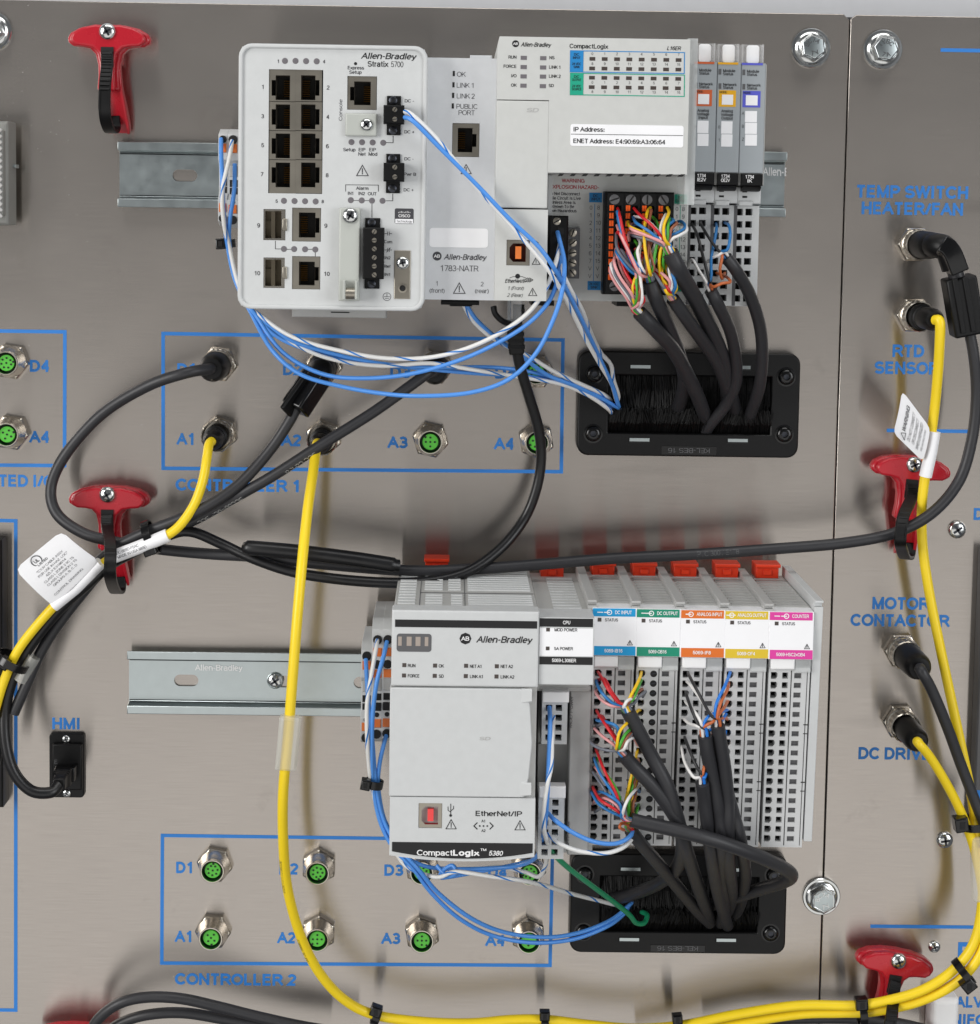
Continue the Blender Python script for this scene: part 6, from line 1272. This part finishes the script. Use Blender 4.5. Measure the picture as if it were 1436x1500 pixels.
obj('warning_sign', a, M['gink'], o, sharp=0)
a = MB(); a.tube([W(1369, 632, 33.5), W(1364, 662, 33), W(1356, 698, 32)], 3.3, 16); obj('wrap', a, M['label'], t)
a = MB(); a.tube([W(50, 962, 41), W(29, 997, 41)], 3.45, 14); single('marker_sleeve', a, [M['sleeve']], 'short clear marker sleeve on the HMI cable near the left edge', 'label')
# white block and dark screen cut off by the frame
a = MB(); a.box(*B(1366, 1464, 1404, 1540, 14), .2, 14, 0, 2.0); single('white_fitting', a, [M['white']], 'white plastic block cut off by the bottom edge near the corner', 'fitting', bevel=1.0)
x0, x1, z0, z1 = B(1443, 806, 1560, 1240, 12); t = thing('edge_display', 'dark framed screen cut off by the right edge with blue bands', 'screen', ((x0 + x1) / 2, 0, z0))
a = MB(); a.box(x0, x1, z0, z1, .2, 10, 0, .8); obj('bezel', a, M['dgrey'], t)
a = MB(); a.rect(x0 + .4, x1, z1 - 14, z1 - .6, 10.1); obj('blue_band', a, M['print'], t, sharp=0); a = MB(); a.rect(x0 + .4, x1, z0 + 5, z0 + 30, 10.1); obj('blue_band', a, M['print'], t, sharp=0)
x0, x1, z0, z1 = B(-120, 790, 3, 1185, 14); t = thing('edge_display', 'dark framed panel cut off by the left edge inside the blue box', 'screen', ((x0 + x1) / 2, 0, z0))
a = MB(); a.box(x0, x1, z0, z1, .2, 12, 0, .8); obj('bezel', a, M['black'], t)

# ---------------------------------------------------------------- thin wires of the upper row
def wire(label, pts, m='blue', r=1.12, group=GW, n=8): return cable('control_wire', label, 'wire', pts, r, m, group, n, 6)
wire('blue wire from the outer rail terminal down behind the network switch', [(324, 203, 46), (324, 225, 52), (326, 270, 56), (328, 315, 54), (333, 356, 50), (343, 405, 48), (358, 440, 52), (368, 458, 60), (398, 512, 74), (440, 548, 80), (500, 566, 84), (565, 577, 90), (622, 580, 96), (690, 575, 100), (745, 556, 104), (785, 518, 106), (810, 470, 108), (824, 425, 106), (827, 385, 102), (820, 352, 98), (817, 340, 93)])
wire('white striped wire from the inner rail terminal to the controller power plug', [(340, 206, 46), (336, 232, 54), (326, 280, 58), (328, 325, 55), (335, 357, 50), (348, 412, 50), (366, 448, 56), (384, 464, 66), (430, 494, 74), (500, 514, 80), (570, 525, 86), (640, 522, 92), (705, 502, 98), (765, 466, 104), (797, 428, 106), (812, 392, 102), (819, 366, 98), (821, 354, 93)], 'wblue')
wire('blue wire curving under the switch to the lower hole of the power plug', [(344, 240, 50), (343, 280, 54), (337, 320, 54), (336, 356, 49), (346, 408, 48), (362, 446, 54), (374, 460, 64), (412, 514, 72), (470, 547, 78), (535, 554, 84), (610, 546, 90), (690, 521, 96), (760, 484, 102), (798, 450, 104), (815, 418, 102), (820, 390, 98), (821, 376, 93)])
wire('white striped wire from under the switch to the upper brush plate, lower run', [(372, 455, 40), (398, 478, 42), (440, 508, 46), (490, 527, 50), (560, 536, 54), (630, 532, 56), (690, 541, 54), (760, 552, 46), (820, 562, 34), (860, 578, 24), (890, 598, 14), (898, 608, 4)], 'wblue')
wire('blue wire from under the switch to the upper brush plate, upper run', [(370, 455, 42), (392, 474, 44), (430, 500, 46), (500, 521, 50), (570, 534, 52), (650, 538, 52), (720, 538, 48), (780, 545, 40), (830, 560, 30), (870, 577, 22), (900, 594, 12), (910, 600, 4)])
wire('blue wire from under the switch to the upper brush plate, middle run', [(374, 456, 38), (402, 490, 40), (450, 512, 44), (530, 530, 48), (620, 540, 50), (700, 547, 46), (770, 551, 40), (820, 560, 30), (860, 575, 22), (885, 588, 14), (899, 602, 4)])
wire('white striped wire from the slim module plug to the upper brush plate', [(679, 446, 78), (692, 468, 76), (715, 490, 70), (745, 508, 60), (775, 522, 50), (810, 543, 40), (850, 562, 30), (885, 578, 18), (898, 590, 4)], 'wblue')
wire('blue wire from the slim module plug to the upper brush plate', [(683, 446, 78), (698, 468, 76), (724, 492, 68), (760, 518, 56), (800, 548, 40), (845, 566, 30), (885, 586, 16), (905, 598, 4)])
wire('white striped wire from the upper power plug of the switch across to the brush plate', [(590, 163, 111), (604, 168, 114), (640, 203, 114), (690, 264, 114), (740, 320, 114), (785, 372, 114), (812, 408, 110), (834, 448, 92), (858, 496, 70), (880, 535, 48), (896, 562, 28), (903, 585, 14), (905, 596, 4)], 'wblue')
wire('blue wire from the upper power plug of the switch across to the brush plate', [(590, 171, 111), (606, 178, 115), (645, 217, 115), (700, 272, 115), (748, 322, 115), (790, 362, 115), (815, 398, 110), (836, 436, 92), (860, 484, 70), (884, 536, 46), (898, 566, 26), (905, 590, 14), (908, 600, 4)])
wire('white striped wire from the controller power plug straight down to the brush plate', [(822, 382, 94), (824, 398, 100), (836, 424, 96), (852, 452, 80), (866, 488, 62), (880, 516, 46), (895, 534, 34), (899, 556, 24), (906, 580, 14), (902, 592, 4)], 'wblue')
# ---------------------------------------------------------------- thin wires of the lower row
wire('white striped wire from the middle lower rail terminal', [(553, 935, 58), (551, 950, 66), (545, 985, 70), (538, 1030, 72), (538, 1080, 72), (541, 1125, 68), (545, 1150, 66), (554, 1190, 64), (566, 1222, 62), (582, 1252, 60), (600, 1272, 62), (640, 1285, 70), (668, 1277, 74), (720, 1284, 76), (765, 1290, 72), (800, 1298, 60), (840, 1310, 40), (880, 1320, 20), (902, 1326, 6)], 'wblue')
wire('blue wire from the inner lower rail terminal to the lower brush plate, outer loop', [(567, 940, 60), (562, 962, 68), (552, 1000, 72), (546, 1050, 72), (545, 1100, 70), (547, 1150, 66), (556, 1200, 66), (575, 1240, 68), (605, 1272, 70), (632, 1308, 66), (672, 1345, 58), (720, 1370, 48), (780, 1381, 40), (840, 1376, 30), (890, 1357, 20), (915, 1338, 12), (926, 1325, 4)])
wire('blue wire from the lowest rail terminal to the lower brush plate, inner loop', [(536, 966, 54), (537, 985, 60), (540, 1030, 66), (546, 1090, 68), (551, 1150, 66), (561, 1198, 66), (582, 1238, 70), (612, 1272, 72), (642, 1308, 66), (690, 1345, 58), (740, 1366, 48), (800, 1373, 38), (850, 1366, 28), (895, 1348, 18), (920, 1328, 10), (932, 1315, 4)])
wire('blue wire beside the tie left of the lower controller', [(566, 1078, 60), (562, 1092, 66), (556, 1120, 66), (554, 1150, 65), (560, 1190, 64), (570, 1215, 60), (590, 1250, 54), (620, 1268, 56), (660, 1273, 60), (720, 1272, 64), (760, 1268, 72), (786, 1255, 90), (796, 1225, 112), (801, 1180, 124), (804, 1120, 124), (806, 1060, 122), (805, 1036, 112)])
wire('white striped wire falling from the upper power terminal beside the lower controller', [(811, 1050, 112), (809, 1075, 122), (808, 1120, 124), (802, 1150, 126), (797, 1185, 126), (797, 1215, 122), (803, 1240, 108), (800, 1265, 90), (790, 1284, 76), (770, 1278, 66), (730, 1270, 60), (690, 1276, 58), (655, 1282, 56)], 'wblue')
wire('blue wire looping from the sensor power terminal to the module foot', [(802, 1190, 112), (815, 1203, 122), (840, 1220, 122), (870, 1233, 120), (900, 1236, 118), (920, 1228, 116), (931, 1214, 110), (938, 1204, 96)])
wire('white striped wire looping from the sensor power terminal to the module foot', [(802, 1222, 112), (820, 1236, 120), (850, 1247, 120), (885, 1250, 118), (912, 1242, 116), (928, 1226, 110), (937, 1214, 96)], 'wblue')
wire('blue coil of wire under the lower controller', [(640, 1268, 66), (655, 1283, 70), (668, 1279, 72), (663, 1268, 70), (650, 1275, 68), (645, 1285, 66), (662, 1284, 64), (700, 1277, 62), (740, 1270, 62), (775, 1262, 66)])
wire('green earth wire curling into the lower brush plate', [(804, 1240, 108), (814, 1254, 108), (836, 1274, 96), (868, 1298, 76), (900, 1322, 54), (922, 1340, 38), (932, 1352, 28), (944, 1352, 22), (948, 1340, 16), (940, 1336, 8)], 'gwire', 1.35)

# ---------------------------------------------------------------- multicore cables with their coloured cores
CORE = {'r': (200, 25, 35), 'b': (40, 120, 185), 'p': (228, 160, 160), 'g': (110, 114, 124), 'w': (232, 230, 228), 'n': (150, 88, 62), 'y': (240, 195, 20), 'e': (70, 165, 50), 'k': (38, 38, 40), 'o': (196, 104, 56), 'B': (30, 120, 215)}
CM = {k: mat('core_' + n_, CORE[k], .38) for k, n_ in (('r', 'red'), ('b', 'blue'), ('p', 'pink'), ('g', 'grey'), ('w', 'white'), ('n', 'brown'), ('y', 'yellow'), ('e', 'green'), ('k', 'black'), ('o', 'copper_brown'), ('B', 'bright_blue'))}
def multicore(label, sheath, r, cores, group, rc=.76):
    r = r * (.93 if 'upper' in group else .84); rnd = random.Random(len(label) + len(cores)); extra = []
    for c, pts in cores:                                     # a second, slightly shifted core beside some of them
        if len(cores) > 5 and rnd.random() < .55:
            sx, sy = rnd.choice((-5, -3, 4, 6)), rnd.choice((-4, 3, 5)); extra.append((rnd.choice('rbpgwnye' if len(cores) > 5 else 'kwBo'), [(q[0] + sx * (k < len(pts) - 1), q[1] + sy * (k < len(pts) - 1) + (12 if k == len(pts) - 1 else 0), q[2] - 2 * (k < len(pts) - 1)) for k, q in enumerate(pts)]))
    cores = cores + extra
    P = [W(*q) for q in sheath]; t = thing('multicore_cable', label, 'cable', P[0], group)
    a = MB(); a.tube(smooth(P, 7), r, 16); obj('sheath', a, M['rubber'], t, sharp=50)
    ax = (P[0] - P[1]).normalized()
    for k, (c, pts) in enumerate(cores):
        an = k * 2.4; off = Vector((math.cos(an), .6 * math.sin(an), .3 * math.sin(an))) * r * .45
        root = P[0] - ax * 2 + off; Q = [root, root + ax * 5] + [W(*q) for q in pts]
        a = MB(); a.tube(smooth(Q, 6), rc, 8); obj('core_wire', a, CM[c], t, sharp=50)
GM = 'dark grey multicore cables into the upper brush plate'; GL = 'dark grey multicore cables into the lower brush plate'
multicore('multicore cable leaving lowest from the black terminal block', [(937, 458, 92), (958, 480, 86), (985, 510, 66), (1005, 545, 44), (1022, 580, 24), (1034, 612, 6)], 4.0,
    [('y', [(928, 440, 98), (928, 415, 100), (938, 395, 98), (947, 372, 94), (950, 352, 88)]), ('e', [(934, 435, 100), (934, 405, 100), (955, 380, 98), (955, 365, 88)]), ('n', [(937, 435, 101), (940, 410, 101), (945, 385, 98), (956, 350, 88)]), ('w', [(941, 438, 101), (938, 405, 102), (936, 385, 102), (938, 360, 98), (940, 352, 90)]), ('r', [(944, 440, 100), (930, 420, 100), (915, 395, 98), (906, 365, 94), (904, 352, 86)]), ('p', [(925, 430, 100), (908, 405, 100), (900, 385, 98), (902, 373, 88)]), ('g', [(922, 432, 99), (906, 410, 99), (899, 392, 97), (903, 362, 87)])], GM)
multicore('multicore cable leaving second from left of the black terminal block', [(953, 412, 96), (962, 440, 92), (980, 480, 74), (995, 520, 52), (1003, 555, 32), (998, 585, 14), (990, 603, 3)], 3.9,
    [('b', [(940, 395, 102), (925, 375, 102), (911, 340, 100), (906, 322, 94), (905, 318, 86)]), ('r', [(930, 390, 102), (916, 350, 102), (908, 315, 98), (905, 305, 87)]), ('p', [(938, 402, 103), (922, 370, 103), (910, 345, 101), (904, 330, 88)]), ('g', [(935, 400, 101), (915, 380, 100), (904, 362, 98), (903, 342, 88)]), ('b', [(928, 400, 100), (914, 385, 99), (904, 370, 96), (903, 364, 87)]), ('y', [(952, 398, 103), (946, 370, 103), (944, 340, 101), (948, 312, 96), (953, 304, 87)]), ('e', [(956, 395, 101), (960, 370, 101), (966, 345, 100), (962, 325, 94), (954, 316, 87)]), ('n', [(948, 395, 102), (950, 360, 101), (952, 340, 98), (953, 330, 88)]), ('w', [(942, 395, 102), (934, 370, 102), (938, 356, 98), (930, 340, 88)])], GM)
multicore('multicore cable leaving third from left of the black terminal block', [(986, 438, 90), (1004, 464, 82), (1030, 500, 62), (1050, 530, 44), (1062, 560, 28), (1066, 590, 8)], 3.6,
    [('g', [(972, 420, 98), (962, 405, 98), (954, 395, 96), (952, 386, 88)]), ('p', [(982, 415, 99), (975, 405, 99), (962, 395, 97), (930, 375, 90)]), ('b', [(990, 420, 99), (985, 400, 99), (979, 385, 96), (978, 375, 88)]), ('y', [(978, 430, 97), (972, 415, 97), (970, 390, 97), (977, 372, 88)]), ('w', [(985, 420, 98), (981, 400, 99), (980, 380, 98), (978, 352, 88)]), ('r', [(980, 425, 97), (972, 412, 97), (960, 398, 96), (930, 364, 88)])], GM)
multicore('thickest multicore cable sweeping right from the top of the black terminal block', [(982, 370, 102), (996, 398, 98), (1020, 440, 80), (1045, 490, 58), (1060, 530, 40), (1068, 570, 22), (1078, 605, 4)], 4.3,
    [('y', [(974, 350, 106), (973, 330, 104), (980, 312, 98), (978, 304, 88)]), ('e', [(978, 348, 105), (979, 330, 103), (981, 322, 96), (978, 315, 88)]), ('r', [(970, 348, 104), (955, 330, 103), (938, 315, 98), (929, 305, 88)]), ('b', [(968, 352, 104), (950, 338, 103), (932, 326, 98), (928, 318, 88)]), ('p', [(972, 356, 105), (955, 348, 104), (926, 336, 100), (924, 329, 92), (928, 328, 88)]), ('g', [(972, 360, 104), (955, 352, 103), (928, 345, 98), (922, 340, 90)]), ('n', [(981, 348, 104), (984, 335, 104), (992, 327, 100), (986, 326, 92), (978, 326, 88)]), ('w', [(985, 350, 104), (995, 345, 104), (1006, 338, 100), (1004, 330, 94), (995, 330, 88), (979, 338, 87)]), ('y', [(970, 362, 102), (966, 385, 100), (968, 405, 96), (972, 400, 88)]), ('e', [(974, 362, 102), (972, 385, 100), (974, 398, 92), (977, 395, 87)])], GM)
multicore('multicore cable from the middle slim module terminals', [(1041, 425, 80), (1052, 446, 76), (1070, 485, 58), (1078, 525, 42), (1078, 560, 30), (1064, 592, 18), (1042, 620, 8), (1034, 632, 3)], 3.4,
    [('k', [(1038, 405, 84), (1030, 375, 84), (1022, 345, 78), (1014, 328, 62)]), ('w', [(1034, 412, 84), (1024, 396, 84), (1014, 380, 80), (1008, 392, 70)]), ('b', [(1042, 405, 84), (1042, 380, 82), (1046, 358, 78), (1050, 335, 72), (1049, 327, 60)]), ('o', [(1046, 420, 86), (1058, 415, 88), (1070, 413, 84), (1064, 405, 74), (1050, 400, 62)])], GM)
multicore('multicore cable from the terminals nearest the panel joint', [(1064, 377, 80), (1078, 395, 78), (1098, 430, 68), (1113, 475, 54), (1117, 520, 42), (1113, 565, 28), (1102, 600, 12), (1094, 620, 3)], 3.4,
    [('k', [(1054, 368, 82), (1040, 350, 80), (1028, 330, 70), (1027, 325, 60)]), ('b', [(1066, 365, 84), (1070, 345, 82), (1068, 330, 74), (1062, 326, 60)]), ('o', [(1058, 378, 84), (1055, 395, 84), (1058, 408, 78), (1062, 400, 62)]), ('w', [(1052, 374, 83), (1043, 378, 80), (1036, 384, 66)])], GM)
# lower
multicore('multicore cable tied highest over the green banded module', [(920, 1042, 126), (932, 1064, 124), (955, 1108, 120), (978, 1152, 119), (992, 1196, 115), (1004, 1240, 104), (1020, 1290, 64), (1034, 1330, 28), (1040, 1350, 6)], 4.1,
    [('r', [(905, 1028, 128), (890, 1008, 126), (880, 990, 118), (876, 984, 105)]), ('b', [(898, 1030, 127), (882, 1015, 124), (875, 1002, 116), (874, 996, 104)]), ('p', [(896, 1034, 127), (880, 1024, 122), (873, 1014, 114), (874, 1010, 103)]), ('y', [(924, 1020, 130), (932, 1005, 126), (938, 992, 118), (940, 984, 105)]), ('e', [(926, 1026, 130), (933, 1012, 126), (938, 1000, 116), (940, 996, 104)]), ('n', [(922, 1028, 130), (930, 1018, 128), (940, 1010, 116), (941, 1010, 104)]), ('w', [(914, 1036, 132), (920, 1026, 132), (934, 1022, 124), (940, 1024, 104)])], GL)
multicore('multicore cable tied second over the green banded module', [(914, 1106, 124), (928, 1122, 122), (955, 1150, 120), (980, 1182, 117), (996, 1212, 113), (1000, 1244, 100), (990, 1274, 68), (962, 1296, 38), (925, 1310, 20), (895, 1318, 6)], 4.1,
    [('r', [(902, 1084, 128), (886, 1060, 124), (876, 1044, 112), (874, 1040, 101)]), ('b', [(906, 1068, 128), (890, 1058, 124), (877, 1056, 114), (873, 1054, 101)]), ('p', [(898, 1090, 127), (882, 1078, 122), (872, 1068, 112), (872, 1068, 100)]), ('g', [(896, 1100, 126), (878, 1096, 122), (866, 1088, 116), (870, 1082, 101)]), ('y', [(904, 1092, 130), (908, 1072, 130), (920, 1058, 126), (934, 1042, 112), (938, 1040, 102)]), ('e', [(908, 1094, 130), (916, 1076, 129), (928, 1064, 120), (937, 1054, 102)]), ('n', [(911, 1094, 130), (920, 1078, 128), (932, 1070, 118), (937, 1068, 101)]), ('w', [(914, 1098, 131), (920, 1086, 130), (930, 1080, 120), (936, 1082, 101)])], GL)
multicore('multicore cable looping out to the right past the edge of the lower brush plate', [(925, 1201, 122), (945, 1206, 122), (990, 1216, 122), (1050, 1232, 120), (1105, 1252, 112), (1145, 1270, 98), (1160, 1282, 84), (1148, 1292, 66), (1110, 1304, 46), (1060, 1320, 26), (1020, 1332, 6)], 4.1,
    [('r', [(900, 1185, 126), (880, 1172, 122), (870, 1156, 110), (868, 1152, 97)]), ('b', [(908, 1178, 127), (890, 1164, 124), (878, 1160, 112), (869, 1164, 96)]), ('p', [(904, 1180, 126), (888, 1170, 122), (874, 1172, 110), (868, 1178, 96)]), ('g', [(912, 1176, 124), (896, 1174, 120), (880, 1184, 110), (868, 1192, 95)]), ('r', [(904, 1166, 126), (886, 1130, 124), (876, 1104, 112), (872, 1096, 99)]), ('b', [(898, 1162, 126), (880, 1134, 122), (872, 1114, 112), (871, 1110, 98)]), ('p', [(902, 1168, 125), (886, 1144, 122), (874, 1126, 112), (871, 1124, 98)]), ('w', [(914, 1186, 128), (922, 1168, 126), (936, 1152, 112), (938, 1150, 98)])], GL)
multicore('multicore cable dropping from the lowest tie straight into the lower brush', [(924, 1216, 112), (936, 1232, 106), (960, 1260, 86), (990, 1296, 56), (1020, 1332, 28), (1040, 1352, 8)], 3.9,
    [('y', [(918, 1198, 116), (916, 1180, 118), (922, 1150, 120), (930, 1120, 118), (934, 1098, 100)]), ('e', [(921, 1196, 117), (922, 1170, 119), (930, 1140, 116), (936, 1112, 100)]), ('n', [(926, 1196, 117), (928, 1176, 118), (932, 1156, 112), (935, 1126, 99)]), ('o', [(912, 1206, 118), (908, 1212, 120), (914, 1216, 116)]), ('y', [(928, 1200, 116), (926, 1184, 117), (930, 1170, 110), (932, 1166, 97)]), ('e', [(930, 1200, 114), (934, 1184, 112), (936, 1178, 97)])], GL)
multicore('multicore cable rising highest between the orange and yellow banded modules', [(1052, 1063, 128), (1055, 1085, 126), (1061, 1122, 122), (1066, 1170, 117), (1067, 1220, 112), (1068, 1262, 92), (1072, 1310, 40), (1066, 1336, 8)], 4.0,
    [('k', [(1042, 1048, 130), (1024, 1016, 126), (1010, 990, 116), (1008, 984, 104)]), ('w', [(1040, 1044, 129), (1028, 1026, 126), (1012, 1004, 116), (1006, 998, 104)]), ('B', [(1048, 1050, 130), (1050, 1030, 130), (1062, 1005, 124), (1069, 988, 112), (1070, 984, 104)]), ('o', [(1051, 1050, 131), (1056, 1030, 130), (1066, 1010, 120), (1068, 1000, 104)])], GL)
multicore('multicore cable in front of the orange banded module, second highest', [(1033, 1078, 128), (1036, 1100, 126), (1044, 1140, 121), (1053, 1190, 116), (1058, 1240, 106), (1058, 1290, 62), (1060, 1335, 24), (1056, 1352, 6)], 4.0,
    [('k', [(1024, 1062, 130), (1012, 1036, 124), (1006, 1018, 114), (1005, 1012, 103)]), ('w', [(1026, 1056, 130), (1016, 1040, 124), (1006, 1030, 114), (1004, 1026, 103)]), ('w', [(1022, 1064, 130), (1010, 1060, 122), (1003, 1054, 112), (1003, 1054, 102)]), ('B', [(1031, 1062, 130), (1040, 1048, 128), (1060, 1042, 118), (1066, 1040, 103)]), ('o', [(1036, 1062, 131), (1046, 1056, 130), (1060, 1038, 120), (1067, 1026, 103)])], GL)
multicore('multicore cable in front of the orange banded module, lowest end', [(1029, 1147, 124), (1032, 1170, 120), (1037, 1210, 114), (1042, 1250, 100), (1050, 1300, 60), (1062, 1344, 20), (1066, 1356, 6)], 3.9,
    [('k', [(1022, 1125, 126), (1010, 1098, 120), (1004, 1082, 112), (1003, 1080, 101)]), ('w', [(1016, 1138, 126), (1004, 1118, 120), (999, 1096, 112), (1001, 1094, 100)]), ('o', [(1030, 1132, 126), (1036, 1112, 122), (1056, 1092, 114), (1064, 1082, 101)]), ('B', [(1033, 1138, 126), (1040, 1120, 120), (1058, 1090, 112), (1064, 1068, 101)])], GL)
multicore('multicore cable half hidden behind the two tallest ones', [(1042, 1080, 120), (1048, 1100, 118), (1060, 1140, 116), (1074, 1190, 112), (1086, 1236, 106), (1092, 1280, 66), (1086, 1320, 24), (1076, 1342, 6)], 3.8,
    [('o', [(1044, 1064, 122), (1052, 1056, 122), (1062, 1052, 114), (1066, 1054, 102)]), ('B', [(1048, 1066, 122), (1056, 1058, 120), (1064, 1046, 112)])], GL)
